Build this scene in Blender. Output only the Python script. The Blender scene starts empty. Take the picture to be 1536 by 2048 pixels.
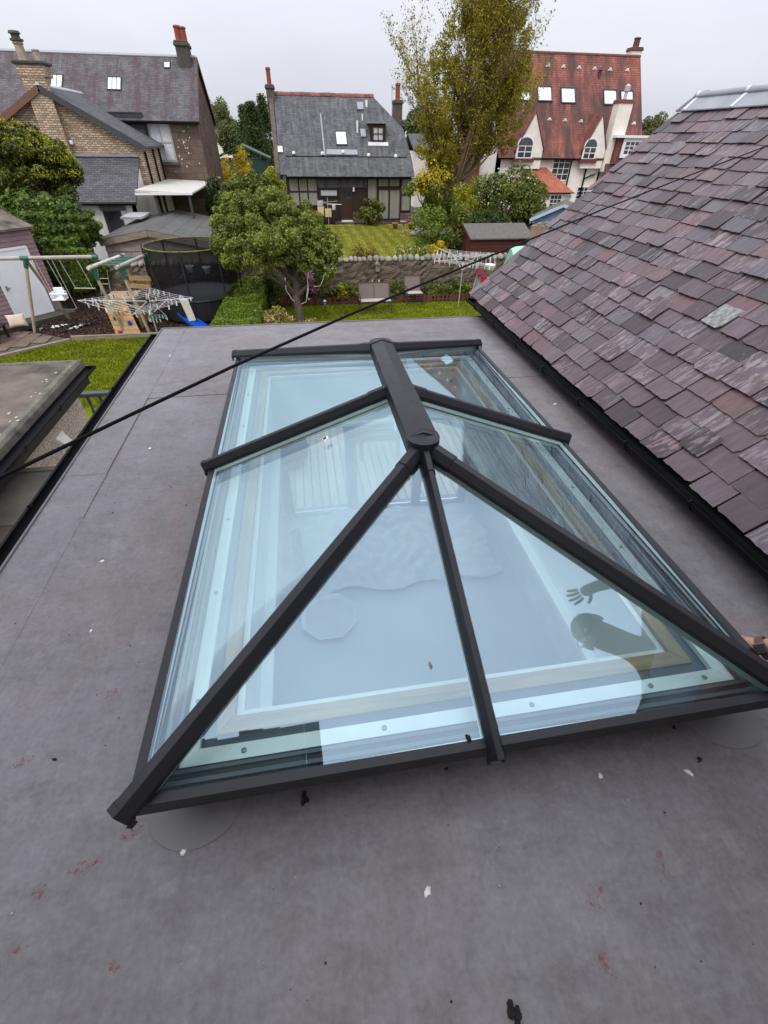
import bpy, bmesh, math, random
import numpy as np
from mathutils import Vector, Matrix

# ------------------------------------------------------------------ camera, sky, sun, exposure
SC = bpy.context.scene
COL = SC.collection
FOC, YAW, PIT, ROL = 890.643, 0.1693, 0.6972, -0.0146          # focal length in pixels of a 1536 px wide frame
CAM = np.array([-0.4155, -0.4873, 1.3304])
_F = np.array([math.sin(YAW)*math.cos(PIT), math.cos(YAW)*math.cos(PIT), -math.sin(PIT)])
_R = np.array([math.cos(YAW), -math.sin(YAW), 0.0]); _D = np.cross(_F, _R)
_c, _s = math.cos(ROL), math.sin(ROL)
RIGHT = _c*_R + _s*_D; DOWN = -_s*_R + _c*_D; FWD = _F
cd = bpy.data.cameras.new('camera'); cam = bpy.data.objects.new('camera', cd); COL.objects.link(cam)
cd.sensor_fit = 'HORIZONTAL'; cd.sensor_width = 36.0; cd.lens = FOC/1536.0*36.0
cd.clip_start = 0.02; cd.clip_end = 3000
cam.matrix_world = Matrix(((RIGHT[0], -DOWN[0], -FWD[0], CAM[0]), (RIGHT[1], -DOWN[1], -FWD[1], CAM[1]), (RIGHT[2], -DOWN[2], -FWD[2], CAM[2]), (0, 0, 0, 1)))
SC.camera = cam
SC.render.engine = 'CYCLES'
SC.view_settings.view_transform = 'Standard'; SC.view_settings.look = 'None'
SC.view_settings.exposure = 0.38; SC.view_settings.gamma = 1.0
SC.cycles.use_denoising = True
SC.cycles.max_bounces = 10; SC.cycles.diffuse_bounces = 6; SC.cycles.transparent_max_bounces = 16; SC.cycles.glossy_bounces = 4
SC.cycles.sample_clamp_indirect = 6.0

SUN_EL, SUN_AZ = math.radians(52), math.radians(212)
w = bpy.data.worlds.new('World'); SC.world = w; w.use_nodes = True
nt = w.node_tree; nt.nodes.clear()
sky = nt.nodes.new('ShaderNodeTexSky'); sky.sky_type = 'NISHITA'; sky.sun_disc = False
sky.sun_elevation = SUN_EL; sky.sun_rotation = SUN_AZ; sky.dust_density = 3.0
sk = nt.nodes.new('ShaderNodeVectorMath'); sk.operation = 'SCALE'; sk.inputs['Scale'].default_value = 0.10
nt.links.new(sky.outputs[0], sk.inputs[0])
tc = nt.nodes.new('ShaderNodeTexCoord'); mp = nt.nodes.new('ShaderNodeMapping'); mp.inputs['Scale'].default_value = (1.0, 1.0, 2.6)
nz = nt.nodes.new('ShaderNodeTexNoise'); nz.inputs['Scale'].default_value = 2.1; nz.inputs['Detail'].default_value = 6; nz.inputs['Roughness'].default_value = 0.55
nt.links.new(tc.outputs['Generated'], mp.inputs[0]); nt.links.new(mp.outputs[0], nz.inputs['Vector'])
cr = nt.nodes.new('ShaderNodeValToRGB'); cr.color_ramp.elements[0].position = 0.34; cr.color_ramp.elements[1].position = 0.68
cr.color_ramp.elements[0].color = (0.690, 0.705, 0.790, 1); cr.color_ramp.elements[1].color = (0.800, 0.808, 0.880, 1)
nt.links.new(nz.outputs['Fac'], cr.inputs[0])
mx = nt.nodes.new('ShaderNodeMix'); mx.data_type = 'RGBA'; mx.inputs['Factor'].default_value = 0.90      # a closed cloud deck over the clear sky
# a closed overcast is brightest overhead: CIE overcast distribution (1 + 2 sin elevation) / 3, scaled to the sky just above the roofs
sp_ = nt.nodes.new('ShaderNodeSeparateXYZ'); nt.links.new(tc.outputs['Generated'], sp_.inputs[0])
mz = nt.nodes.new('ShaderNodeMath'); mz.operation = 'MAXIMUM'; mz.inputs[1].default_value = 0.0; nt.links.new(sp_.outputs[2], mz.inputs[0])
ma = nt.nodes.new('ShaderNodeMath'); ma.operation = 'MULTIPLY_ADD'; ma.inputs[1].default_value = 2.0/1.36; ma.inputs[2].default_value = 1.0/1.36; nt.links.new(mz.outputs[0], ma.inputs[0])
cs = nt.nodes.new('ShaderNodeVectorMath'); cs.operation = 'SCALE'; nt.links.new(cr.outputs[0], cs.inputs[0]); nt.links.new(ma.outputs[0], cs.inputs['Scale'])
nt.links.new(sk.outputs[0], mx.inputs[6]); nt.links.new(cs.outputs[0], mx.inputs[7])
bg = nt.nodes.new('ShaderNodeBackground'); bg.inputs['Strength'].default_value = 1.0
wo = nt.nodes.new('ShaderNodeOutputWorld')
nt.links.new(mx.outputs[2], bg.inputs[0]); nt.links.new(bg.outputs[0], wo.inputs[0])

sd = bpy.data.lights.new('sun', 'SUN'); sun = bpy.data.objects.new('sun', sd); COL.objects.link(sun)
sd.energy = 1.2; sd.angle = math.radians(24); sd.color = (1.0, 0.965, 0.92)
sdir = Vector((math.sin(SUN_AZ)*math.cos(SUN_EL), math.cos(SUN_AZ)*math.cos(SUN_EL), math.sin(SUN_EL)))
sun.rotation_euler = sdir.to_track_quat('Z', 'Y').to_euler(); sun.location = (0, -10, 30)

# ------------------------------------------------------------------ survey helpers
def ray(u, v):
    return RIGHT*((u-768.0)/FOC) + DOWN*((v-1024.0)/FOC) + FWD
def at_y(u, v, y):
    d = ray(u, v); return Vector(CAM + d*((y-CAM[1])/d[1]))
def at_x(u, v, x):
    d = ray(u, v); return Vector(CAM + d*((x-CAM[0])/d[0]))
def at_z(u, v, z):
    d = ray(u, v); return Vector(CAM + d*((z-CAM[2])/d[2]))
def at_plane(u, v, p, n):
    d = ray(u, v); p = np.array(p); n = np.array(n)
    return Vector(CAM + d*(((p-CAM) @ n)/(d @ n)))
def to_px(p):
    v = np.array(p)-CAM; z = v @ FWD
    return (768+FOC*(v @ RIGHT)/z, 1024+FOC*(v @ DOWN)/z, z)

# ------------------------------------------------------------------ object helpers
def tag(o, label=None, cat=None, group=None, kind=None):
    if label: o['label'] = label
    if cat: o['category'] = cat
    if group: o['group'] = group
    if kind: o['kind'] = kind
    return o
def thing(name, label, cat, loc=(0, 0, 0), rz=0.0, group=None):
    o = bpy.data.objects.new(name, None); COL.objects.link(o); o.empty_display_size = 0.2
    o.location = loc; o.rotation_euler = (0, 0, rz)
    return tag(o, label, cat, group)
def copy_tree(o, parent=None):
    c = o.copy(); COL.objects.link(c); c.parent = parent
    for ch in list(o.children): copy_tree(ch, c)
    return c
def wm(o):
    return o.matrix_basis.copy() if o.parent is None else wm(o.parent) @ o.matrix_parent_inverse @ o.matrix_basis
def link_mesh(name, me, m=None, parent=None):
    """meshes are written in world coordinates; the parent's own place is taken out here"""
    o = bpy.data.objects.new(name, me); COL.objects.link(o)
    if m is not None and not me.materials: me.materials.append(m)
    if parent is not None:
        o.parent = parent; o.matrix_parent_inverse = wm(parent).inverted()
    return o

class MB:
    """collects polygons; build() makes ONE mesh object (coordinates are in the parent's frame)"""
    def __init__(self): self.v = []; self.f = []
    def add(self, vs, fs):
        b = len(self.v); self.v += [tuple(p) for p in vs]; self.f += [tuple(b+i for i in f) for f in fs]; return self
    def poly(self, *pts): return self.add(pts, [tuple(range(len(pts)))])
    def box(self, c, s, rot=None):
        x, y, z = s[0]/2, s[1]/2, s[2]/2
        vs = [Vector(p) for p in ((-x,-y,-z),(x,-y,-z),(x,y,-z),(-x,y,-z),(-x,-y,z),(x,-y,z),(x,y,z),(-x,y,z))]
        if rot is not None: vs = [rot @ p for p in vs]
        c = Vector(c)
        return self.add([p+c for p in vs], [(3,2,1,0),(4,5,6,7),(0,1,5,4),(1,2,6,5),(2,3,7,6),(3,0,4,7)])
    def bx(self, x0, x1, y0, y1, z0, z1):
        return self.box(((x0+x1)/2, (y0+y1)/2, (z0+z1)/2), (abs(x1-x0), abs(y1-y0), abs(z1-z0)))
    def sweep(self, p0, p1, prof, up=(0, 0, 1), closed=True, prof1=None):
        """a 2-D outline (side, up) carried from p0 to p1"""
        p0 = Vector(p0); p1 = Vector(p1); d = (p1-p0).normalized(); u = Vector(up)
        s = d.cross(u)
        if s.length < 1e-5: s = d.cross(Vector((1, 0, 0)))
        s.normalize(); u = s.cross(d); n = len(prof); prof1 = prof1 or prof
        vs = [p0+s*a+u*b for a, b in prof]+[p1+s*a+u*b for a, b in prof1]
        fs = [(i, (i+1) % n, n+(i+1) % n, n+i) for i in range(n)]
        if closed: fs += [tuple(range(n-1, -1, -1)), tuple(range(n, 2*n))]
        return self.add(vs, fs)
    def beam(self, p0, p1, wd, h, up=(0, 0, 1)):
        a, b = wd/2, h/2
        return self.sweep(p0, p1, [(-a,-b),(a,-b),(a,b),(-a,b)], up)
    def tube(self, p0, p1, r0, r1=None, n=8):
        r1 = r0 if r1 is None else r1
        c = [(math.cos(2*math.pi*i/n), math.sin(2*math.pi*i/n)) for i in range(n)]
        up = (0, 0, 1) if abs((Vector(p1)-Vector(p0)).normalized().z) < 0.95 else (0, 1, 0)
        return self.sweep(p0, p1, [(r0*a, r0*b) for a, b in c], up, True, [(r1*a, r1*b) for a, b in c])
    def path(self, pts, radii, n=6):
        """a continuous tapered tube along a polyline"""
        pts = [Vector(p) for p in pts]; b = len(self.v); k = len(pts)
        if not isinstance(radii, (list, tuple)): radii = [radii]*k
        ref = None
        for i, p in enumerate(pts):
            d = (pts[min(i+1, k-1)]-pts[max(i-1, 0)]).normalized()
            if ref is None: ref = d.orthogonal().normalized()
            ref = (ref-d*ref.dot(d)).normalized(); t = d.cross(ref)
            for j in range(n):
                a = 2*math.pi*j/n; q = p+(ref*math.cos(a)+t*math.sin(a))*radii[i]; self.v.append(tuple(q))
        for i in range(k-1):
            for j in range(n):
                self.f.append((b+i*n+j, b+i*n+(j+1) % n, b+(i+1)*n+(j+1) % n, b+(i+1)*n+j))
        self.f.append(tuple(b+j for j in range(n-1, -1, -1))); self.f.append(tuple(b+(k-1)*n+j for j in range(n)))
        return self
    def prism(self, pts, ext):
        """planar outline pushed along the vector ext"""
        e = Vector(ext); pts = [Vector(p) for p in pts]; n = len(pts)
        return self.add(pts+[p+e for p in pts], [tuple(range(n-1, -1, -1)), tuple(range(n, 2*n))]+[(i, (i+1) % n, n+(i+1) % n, n+i) for i in range(n)])
    def lathe(self, prof, c=(0, 0, 0), n=16):
        c = Vector(c); b = len(self.v); k = len(prof)
        for r, z in prof:
            for j in range(n):
                a = 2*math.pi*j/n; self.v.append((c.x+r*math.cos(a), c.y+r*math.sin(a), c.z+z))
        for i in range(k-1):
            for j in range(n):
                self.f.append((b+i*n+j, b+i*n+(j+1) % n, b+(i+1)*n+(j+1) % n, b+(i+1)*n+j))
        self.f.append(tuple(b+j for j in range(n-1, -1, -1))); self.f.append(tuple(b+(k-1)*n+j for j in range(n)))
        return self
    def mesh(self, name, m=None, smooth=False, bevel=0.0, fix=True):
        me = bpy.data.meshes.new(name); me.from_pydata(self.v, [], self.f)
        if fix or bevel:
            bm = bmesh.new(); bm.from_mesh(me)
            if bevel:
                es = [e for e in bm.edges if len(e.link_faces) == 2 and e.calc_face_angle(0) > 0.5]
                bmesh.ops.bevel(bm, geom=es, offset=bevel, segments=1, affect='EDGES', profile=0.5)
            if fix: bmesh.ops.recalc_face_normals(bm, faces=bm.faces)
            bm.to_mesh(me); bm.free()
        if smooth: me.polygons.foreach_set('use_smooth', [True]*len(me.polygons))
        uv_metres(me)
        if m is not None: me.materials.append(m)
        return me
    def build(self, name, m, parent=None, smooth=False, bevel=0.0, fix=True):
        return link_mesh(name, self.mesh(name, m, smooth, bevel, fix), None, parent)

def uv_metres(me):
    """flat UVs in metres: u runs level along each face, v runs up it"""
    if not me.polygons: return
    uv = me.uv_layers.new(name='metres').data
    vs = me.vertices; Zv = Vector((0, 0, 1))
    for p in me.polygons:
        n = p.normal; u = Zv.cross(n)
        u = u.normalized() if u.length > 0.08 else Vector((1, 0, 0))
        v = n.cross(u)
        for li in p.loop_indices:
            c = vs[me.loops[li].vertex_index].co; uv[li].uv = (c.dot(u), c.dot(v))

def raw_mesh(name, V, Fq, m):
    """fast quad mesh from arrays"""
    me = bpy.data.meshes.new(name); V = np.asarray(V, np.float32); Fq = np.asarray(Fq, np.int32); n, k = Fq.shape
    me.vertices.add(len(V)); me.vertices.foreach_set('co', V.ravel())
    me.loops.add(n*k); me.loops.foreach_set('vertex_index', Fq.ravel())
    me.polygons.add(n); me.polygons.foreach_set('loop_start', np.arange(0, n*k, k, dtype=np.int32)); me.polygons.foreach_set('loop_total', np.full(n, k, np.int32))
    me.update(calc_edges=True); me.validate(); me.materials.append(m)
    return me

# ------------------------------------------------------------------ materials
class NT:
    def __init__(self, name):
        self.m = bpy.data.materials.new(name); self.m.use_nodes = True; self.t = self.m.node_tree
        self.b = self.t.nodes['Principled BSDF']; self.out = self.t.nodes['Material Output']
    def n(self, ty, **kw):
        x = self.t.nodes.new('ShaderNode'+ty)
        for k, v in kw.items():
            if hasattr(x, k): setattr(x, k, v)
        return x
    def l(self, a, b): self.t.links.new(a, b); return self
    def coord(self, kind='Object', scale=(1, 1, 1), rot=(0, 0, 0), loc=(0, 0, 0)):
        c = self.n('TexCoord'); m = self.n('Mapping'); m.inputs['Scale'].default_value = scale; m.inputs['Rotation'].default_value = rot; m.inputs['Location'].default_value = loc
        self.l(c.outputs[kind], m.inputs[0]); return m.outputs[0]
    def noise(self, vec, scale, detail=4, rough=0.55, dist=0.0):
        x = self.n('TexNoise'); x.inputs['Scale'].default_value = scale; x.inputs['Detail'].default_value = detail; x.inputs['Roughness'].default_value = rough; x.inputs['Distortion'].default_value = dist
        if vec is not None: self.l(vec, x.inputs['Vector'])
        return x.outputs['Fac']
    def ramp(self, fac, stops, interp='LINEAR'):
        x = self.n('ValToRGB'); e = x.color_ramp.elements; x.color_ramp.interpolation = interp
        while len(e) < len(stops): e.new(0.5)
        for k, (p, c) in enumerate(stops):
            e[k].position = p; e[k].color = (c[0], c[1], c[2], 1) if isinstance(c, (tuple, list)) else (c, c, c, 1)
        self.l(fac, x.inputs[0]); return x.outputs[0]
    def mix(self, fac, a, b, mode='MIX'):
        x = self.n('Mix'); x.data_type = 'RGBA'; x.blend_type = mode
        for s, val in ((x.inputs['Factor'], fac), (x.inputs[6], a), (x.inputs[7], b)):
            if hasattr(val, 'links') or hasattr(val, 'is_linked'): self.l(val, s)
            elif isinstance(val, (tuple, list)): s.default_value = (val[0], val[1], val[2], 1)
            else: s.default_value = val
        return x.outputs[2]
    def math(self, op, a, b=None):
        x = self.n('Math'); x.operation = op
        for s, val in zip(x.inputs, (a, b)):
            if val is None: continue
            if hasattr(val, 'is_linked'): self.l(val, s)
            else: s.default_value = val
        return x.outputs[0]
    def bump(self, h, strength=0.3, dist=0.01, prev=None):
        x = self.n('Bump'); x.inputs['Strength'].default_value = strength; x.inputs['Distance'].default_value = dist
        self.l(h, x.inputs['Height'])
        if prev is not None: self.l(prev, x.inputs['Normal'])
        return x.outputs[0]
    def done(self, col=None, rough=None, normal=None, spec=None, metal=None):
        b = self.b
        for k, val in (('Base Color', col), ('Roughness', rough), ('Specular IOR Level', spec), ('Metallic', metal), ('Normal', normal)):
            if val is None: continue
            s = b.inputs[k]
            if hasattr(val, 'is_linked'): self.l(val, s)
            elif isinstance(val, (tuple, list)): s.default_value = (val[0], val[1], val[2], 1)
            else: s.default_value = val
        return self.m
def lerp3(c, k): return tuple(min(1, max(0, x*k)) for x in c)

def m_plain(name, c, rough=0.6, var=0.25, scale=6.0, bump=0.15, bdist=0.004, spec=0.4, metal=0.0, detail=5, kind='Object', rnd=0.0):
    """paint, plastic or metal with uneven tone and fine relief"""
    N = NT(name); v = N.coord(kind)
    f = N.noise(v, scale, detail, 0.6)
    col = N.ramp(f, [(0.3, lerp3(c, 1-var)), (0.7, lerp3(c, 1+var*0.6))])
    if rnd:
        oi = N.n('ObjectInfo'); col = N.mix(1.0, col, N.ramp(oi.outputs['Random'], [(0, 1-rnd), (1, 1+rnd*0.5)]), 'MULTIPLY')
    f2 = N.noise(v, scale*9, 3, 0.6)
    return N.done(col, N.ramp(f, [(0.2, max(0, rough-0.08)), (0.8, min(1, rough+0.08))]), N.bump(f2, bump, bdist), spec, metal)
def m_wood(name, c, axis=0, rough=0.7, var=0.45, scale=1.0, spec=0.25, rnd=0.12):
    N = NT(name); s = [14*scale]*3; s[axis] = 1.2*scale
    v = N.coord('Object', tuple(s)); f = N.noise(v, 2.2, 6, 0.62, 0.6)
    v2 = N.coord('Object', (1, 1, 1)); f2 = N.noise(v2, 2.5, 4)
    col = N.ramp(f, [(0.3, lerp3(c, 1-var)), (0.55, c), (0.75, lerp3(c, 1+var*0.5))])
    col = N.mix(0.45, col, N.ramp(f2, [(0.3, 0.55), (0.7, 1.0)]), 'MULTIPLY')
    oi = N.n('ObjectInfo'); col = N.mix(1.0, col, N.ramp(oi.outputs['Random'], [(0, 1-rnd*2), (1, 1+rnd)]), 'MULTIPLY')
    return N.done(col, rough, N.bump(f, 0.25, 0.003), spec)
def m_courses(name, c, bw, bh, mortar=0.02, var=0.35, mcol=None, streak=None, sscale=(2.6, 0.30), rough=0.75, bumpd=0.012, stain=0.4, offset=0.5, moss=None, tint=None):
    """coursed slates, tiles, bricks or blocks too far off to pick apart singly, laid out in metres"""
    N = NT(name); v = N.coord('UV'); br = N.n('TexBrick'); br.offset = offset
    wob = N.noise(v, 3.0, 3); wv = N.n('VectorMath', operation='SCALE'); 
    N.l(v, br.inputs['Vector'])
    br.inputs['Scale'].default_value = 1.0; br.inputs['Brick Width'].default_value = bw; br.inputs['Row Height'].default_value = bh
    br.inputs['Mortar Size'].default_value = mortar; br.inputs['Mortar Smooth'].default_value = 0.3; br.inputs['Bias'].default_value = 0.0
    br.inputs['Color1'].default_value = (*lerp3(c, 1-var), 1); br.inputs['Color2'].default_value = (*lerp3(tint or c, 1+var*0.7), 1)
    br.inputs['Mortar'].default_value = (*(mcol or lerp3(c, 0.45)), 1)
    col = br.outputs['Color']
    f = N.noise(v, 1.1, 6, 0.65); col = N.mix(stain, col, N.ramp(f, [(0.3, 0.4), (0.65, 1.1)]), 'MULTIPLY')
    g = N.noise(v, 14.0, 4, 0.7); col = N.mix(0.45, col, N.ramp(g, [(0.3, 0.62), (0.72, 1.25)]), 'MULTIPLY')
    if streak:
        sv = N.coord('UV', (sscale[0], sscale[1], 1)); sf = N.noise(sv, 1.6, 7, 0.66)
        t0_ = streak[2] if len(streak) > 2 else 0.47; col = N.mix(N.ramp(sf, [(t0_, 0.0), (t0_+0.17, streak[1])]), col, streak[0])
    if moss:
        mf = N.noise(N.coord('UV'), 5.5, 6, 0.7); col = N.mix(N.ramp(mf, [(0.58, 0.0), (0.72, moss[1])]), col, moss[0])
    h = N.math('ADD', N.math('MULTIPLY', N.math('SUBTRACT', 1.0, br.outputs['Fac']), 1.0), N.math('MULTIPLY', g, 0.35))
    return N.done(col, rough, N.bump(h, 0.8, bumpd), 0.3)
def m_leaf(name, stops, rough=0.55, trans=0.35, spec=0.35):
    """foliage: each leaf takes its own tone; light also comes through it"""
    N = NT(name); g = N.n('NewGeometry')
    col = N.ramp(g.outputs['Random Per Island'], stops)
    big = N.noise(N.coord('Object'), 2.1, 3, 0.6); col = N.mix(0.75, col, N.ramp(big, [(0.34, 0.50), (0.66, 1.35)]), 'MULTIPLY')
    N.done(col, rough, None, spec)
    tr = N.n('BsdfTranslucent'); N.l(N.mix(1.0, col, (1.15, 1.1, 0.55), 'MULTIPLY'), tr.inputs[0])
    ms = N.n('MixShader'); ms.inputs[0].default_value = trans
    N.l(N.b.outputs[0], ms.inputs[1]); N.l(tr.outputs[0], ms.inputs[2]); N.l(ms.outputs[0], N.out.inputs[0])
    return N.m
def m_glass_far(name, c=(0.03, 0.035, 0.04), rough=0.05, var=0.5):
    N = NT(name); f = N.noise(N.coord('Object'), 1.5, 3)
    return N.done(N.ramp(f, [(0.35, lerp3(c, 1-var*0.8)), (0.65, lerp3(c, 1+var))]), rough, None, 0.9)
# ------------------------------------------------------------------ levels of the place (metres; lantern eaves = 0)
ROOF_Z, FLOOR_Z, GROUND_Z = -0.22, -2.60, -3.80
LW, LL, LH, LA = 1.0, 3.1736, 0.372, 1.035          # lantern half width, length, rise, hip run
rng = random.Random(7)

# ---- materials of the near roof
def m_membrane():
    N = NT('grey_roof_membrane'); v = N.coord('Object')
    big = N.noise(v, 0.9, 5, 0.6, 0.4); mid = N.noise(v, 7.0, 7, 0.70, 0.3); fine = N.noise(v, 60, 3, 0.6)
    col = N.ramp(big, [(0.28, (0.124, 0.115, 0.120)), (0.5, (0.148, 0.139, 0.146)), (0.74, (0.182, 0.172, 0.182))])
    blot = N.noise(N.coord('Object', (0.8, 1.25, 1), loc=(1, 4, 0)), 6.5, 12, 0.80, 0.15)
    col = N.mix(N.ramp(blot, [(0.47, 0.0), (0.64, 0.45)]), col, (0.076, 0.069, 0.068))
    tan = N.noise(N.coord('Object', loc=(8, 3, 0)), 1.7, 7, 0.7, 0.8); col = N.mix(N.ramp(tan, [(0.56, 0.0), (0.76, 0.5)]), col, (0.150, 0.118, 0.098))
    pale = N.noise(N.coord('Object', (1, 1, 1), loc=(3, 7, 0)), 6.0, 11, 0.80, 0.15)
    col = N.mix(N.ramp(pale, [(0.52, 0.0), (0.70, 0.45)]), col, (0.250, 0.243, 0.258))
    rust = N.noise(N.coord('Object', loc=(11, 2, 0)), 1.15, 6, 0.65, 0.6)
    col = N.mix(N.ramp(rust, [(0.54, 0.0), (0.74, 0.40)]), col, (0.185, 0.105, 0.095))
    brush = N.noise(N.coord('Object', (26, 5, 1), (0, 0, 0.5)), 1.5, 8, 0.75); col = N.mix(0.26, col, N.ramp(brush, [(0.35, 0.70), (0.65, 1.25)]), 'MULTIPLY')
    brush2 = N.noise(N.coord('Object', (6, 30, 1), (0, 0, -0.3), (4, 4, 0)), 1.3, 8, 0.75); col = N.mix(0.20, col, N.ramp(brush2, [(0.35, 0.75), (0.65, 1.22)]), 'MULTIPLY')
    col = N.mix(0.45, col, N.ramp(fine, [(0.3, 0.68), (0.7, 1.25)]), 'MULTIPLY')
    sp = N.n('TexVoronoi'); sp.inputs['Scale'].default_value = 26; N.l(v, sp.inputs['Vector'])
    spk = N.math('MULTIPLY', N.ramp(sp.outputs['Distance'], [(0.035, 1.0), (0.06, 0.0)]), N.ramp(N.noise(v, 3.1, 2), [(0.6, 0.0), (0.66, 1.0)]))
    col = N.mix(N.math('MULTIPLY', spk, 0.6), col, (0.45, 0.45, 0.47))
    sp2 = N.n('TexVoronoi'); sp2.inputs['Scale'].default_value = 11; N.l(N.coord('Object', loc=(5, 1, 0)), sp2.inputs['Vector'])
    dk = N.math('MULTIPLY', N.ramp(sp2.outputs['Distance'], [(0.03, 1.0), (0.05, 0.0)]), N.ramp(N.noise(v, 2.2, 2), [(0.55, 0.0), (0.6, 1.0)]))
    col = N.mix(dk, col, (0.02, 0.02, 0.02))
    rg = N.ramp(blot, [(0.3, 0.36), (0.7, 0.55)])
    b1 = N.bump(mid, 0.30, 0.008); b2 = N.bump(fine, 0.22, 0.0016, N.bump(brush, 0.15, 0.003, b1))
    return N.done(col, rg, b2, 0.42)
M_MEM = m_membrane(); M_PATCH = m_plain('flashing_rubber', (0.165, 0.158, 0.162), 0.5, 0.16, 9, 0.3, 0.004)
M_GUT = m_plain('black_plastic_gutter', (0.006, 0.0065, 0.008), 0.5, 0.4, 4, 0.05, spec=0.12)
def m_frame():
    N = NT('anthracite_powder_coat'); v = N.coord('Object'); f = N.noise(v, 2.0, 3); g = N.noise(v, 420, 2)
    d = N.noise(N.coord('Object', loc=(2, 0, 5)), 9, 6, 0.7)
    col = N.ramp(f, [(0.3, (0.0085, 0.009, 0.0125)), (0.7, (0.013, 0.0135, 0.018))])
    col = N.mix(N.ramp(d, [(0.6, 0.0), (0.8, 0.2)]), col, (0.07, 0.07, 0.075))
    return N.done(col, N.ramp(d, [(0.3, 0.33), (0.7, 0.48)]), N.bump(g, 0.06, 0.0006), 0.35)
M_FRAME = m_frame(); M_UNDER = m_plain('pale_grey_inner_bar', (0.42, 0.43, 0.42), 0.5, 0.1, 6, 0.05)
def m_glass():
    """coated double glazing: a bluish mirror of the sky over a clear, faintly green pane"""
    N = NT('coated_glass'); N.t.nodes.remove(N.b)
    lw = N.n('LayerWeight'); lw.inputs['Blend'].default_value = 0.30
    fac = N.math('ADD', N.math('MULTIPLY', lw.outputs['Fresnel'], 0.30), 0.205)
    tr = N.n('BsdfTransparent'); tr.inputs[0].default_value = (0.86, 0.985, 0.965, 1)
    gl = N.n('BsdfGlossy'); gl.inputs['Color'].default_value = (0.62, 0.83, 1.0, 1); gl.inputs['Roughness'].default_value = 0.012
    wv = N.noise(N.coord('Object'), 1.6, 2); N.l(N.bump(wv, 0.25, 0.004), gl.inputs['Normal'])
    ms = N.n('MixShader'); N.l(fac, ms.inputs[0]); N.l(tr.outputs[0], ms.inputs[1]); N.l(gl.outputs[0], ms.inputs[2])
    df = N.n('BsdfDiffuse'); df.inputs[0].default_value = (0.5, 0.52, 0.52, 1)                      # a film of dust
    dn = N.noise(N.coord('Object'), 5.0, 7, 0.72)
    m2 = N.n('MixShader'); N.l(N.ramp(dn, [(0.45, 0.002), (0.8, 0.022)]), m2.inputs[0]); N.l(ms.outputs[0], m2.inputs[1]); N.l(df.outputs[0], m2.inputs[2])
    N.l(m2.outputs[0], N.out.inputs[0]); return N.m
M_GLASS = m_glass()
def m_clear():
    N = NT('clear_door_glass'); N.t.nodes.remove(N.b); lw = N.n('LayerWeight'); lw.inputs['Blend'].default_value = 0.25
    tr = N.n('BsdfTransparent'); tr.inputs[0].default_value = (0.97, 0.99, 0.985, 1); gl = N.n('BsdfGlossy'); gl.inputs['Roughness'].default_value = 0.02; ms = N.n('MixShader')
    N.l(N.math('MULTIPLY', lw.outputs['Fresnel'], 0.6), ms.inputs[0]); N.l(tr.outputs[0], ms.inputs[1]); N.l(gl.outputs[0], ms.inputs[2]); N.l(ms.outputs[0], N.out.inputs[0]); return N.m
M_CLEAR = m_clear()
M_ALU = m_plain('mill_aluminium', (0.88, 0.91, 0.91), 0.42, 0.08, 8, 0.08, metal=0.1, spec=0.5)
M_TIMBER = m_wood('raw_kerb_timber', (0.60, 0.45, 0.28), 1, 0.7, 0.35)
M_TIMBERX = m_wood('raw_kerb_timber_cross', (0.60, 0.45, 0.28), 0, 0.7, 0.35)
M_PLASTER = m_plain('white_plasterboard', (0.84, 0.86, 0.87), 0.85, 0.08, 3, 0.1)
M_DARK = m_plain('dark_timber_fascia', (0.018, 0.018, 0.020), 0.6, 0.4, 5, 0.2)
M_SKIRT = m_plain('white_gloss_trim', (0.80, 0.81, 0.80), 0.45, 0.06, 3, 0.05)

# ------------------------------------------------------------------ ground
def m_grass(name, a, b, c, stripes=0.0):
    N = NT(name); v = N.coord('Object'); f = N.noise(v, 1.1, 5, 0.65); g = N.noise(v, 26, 4, 0.7)
    col = N.ramp(f, [(0.3, a), (0.52, b), (0.72, c)])
    if stripes:
        wv = N.n('TexWave'); wv.inputs['Scale'].default_value = stripes; wv.inputs['Distortion'].default_value = 0.6; wv.wave_profile = 'SIN'; N.l(v, wv.inputs['Vector'])
        col = N.mix(0.55, col, N.ramp(wv.outputs['Fac'], [(0.35, 0.66), (0.65, 1.3)]), 'MULTIPLY')
    col = N.mix(0.55, col, N.ramp(g, [(0.3, 0.55), (0.7, 1.3)]), 'MULTIPLY')
    return N.done(col, 1.0, N.bump(g, 0.9, 0.03), 0.03)
M_EARTH = m_plain('garden_earth', (0.075, 0.060, 0.040), 0.95, 0.5, 1.5, 0.8, 0.02)
M_LAWN = m_grass('lawn_turf', (0.105, 0.130, 0.008), (0.155, 0.182, 0.012), (0.230, 0.242, 0.026))
M_LAWN2 = m_grass('striped_lawn_turf', (0.170, 0.175, 0.022), (0.215, 0.215, 0.030), (0.270, 0.258, 0.050), 0.42)
M_FAR = m_grass('distant_fields', (0.06, 0.075, 0.03), (0.08, 0.09, 0.035), (0.10, 0.10, 0.05))
g = MB(); g.poly((-900, -300, GROUND_Z-0.06), (900, -300, GROUND_Z-0.06), (900, 1500, GROUND_Z-0.06), (-900, 1500, GROUND_Z-0.06))
tag(g.build('ground', M_EARTH), kind='structure')

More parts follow.
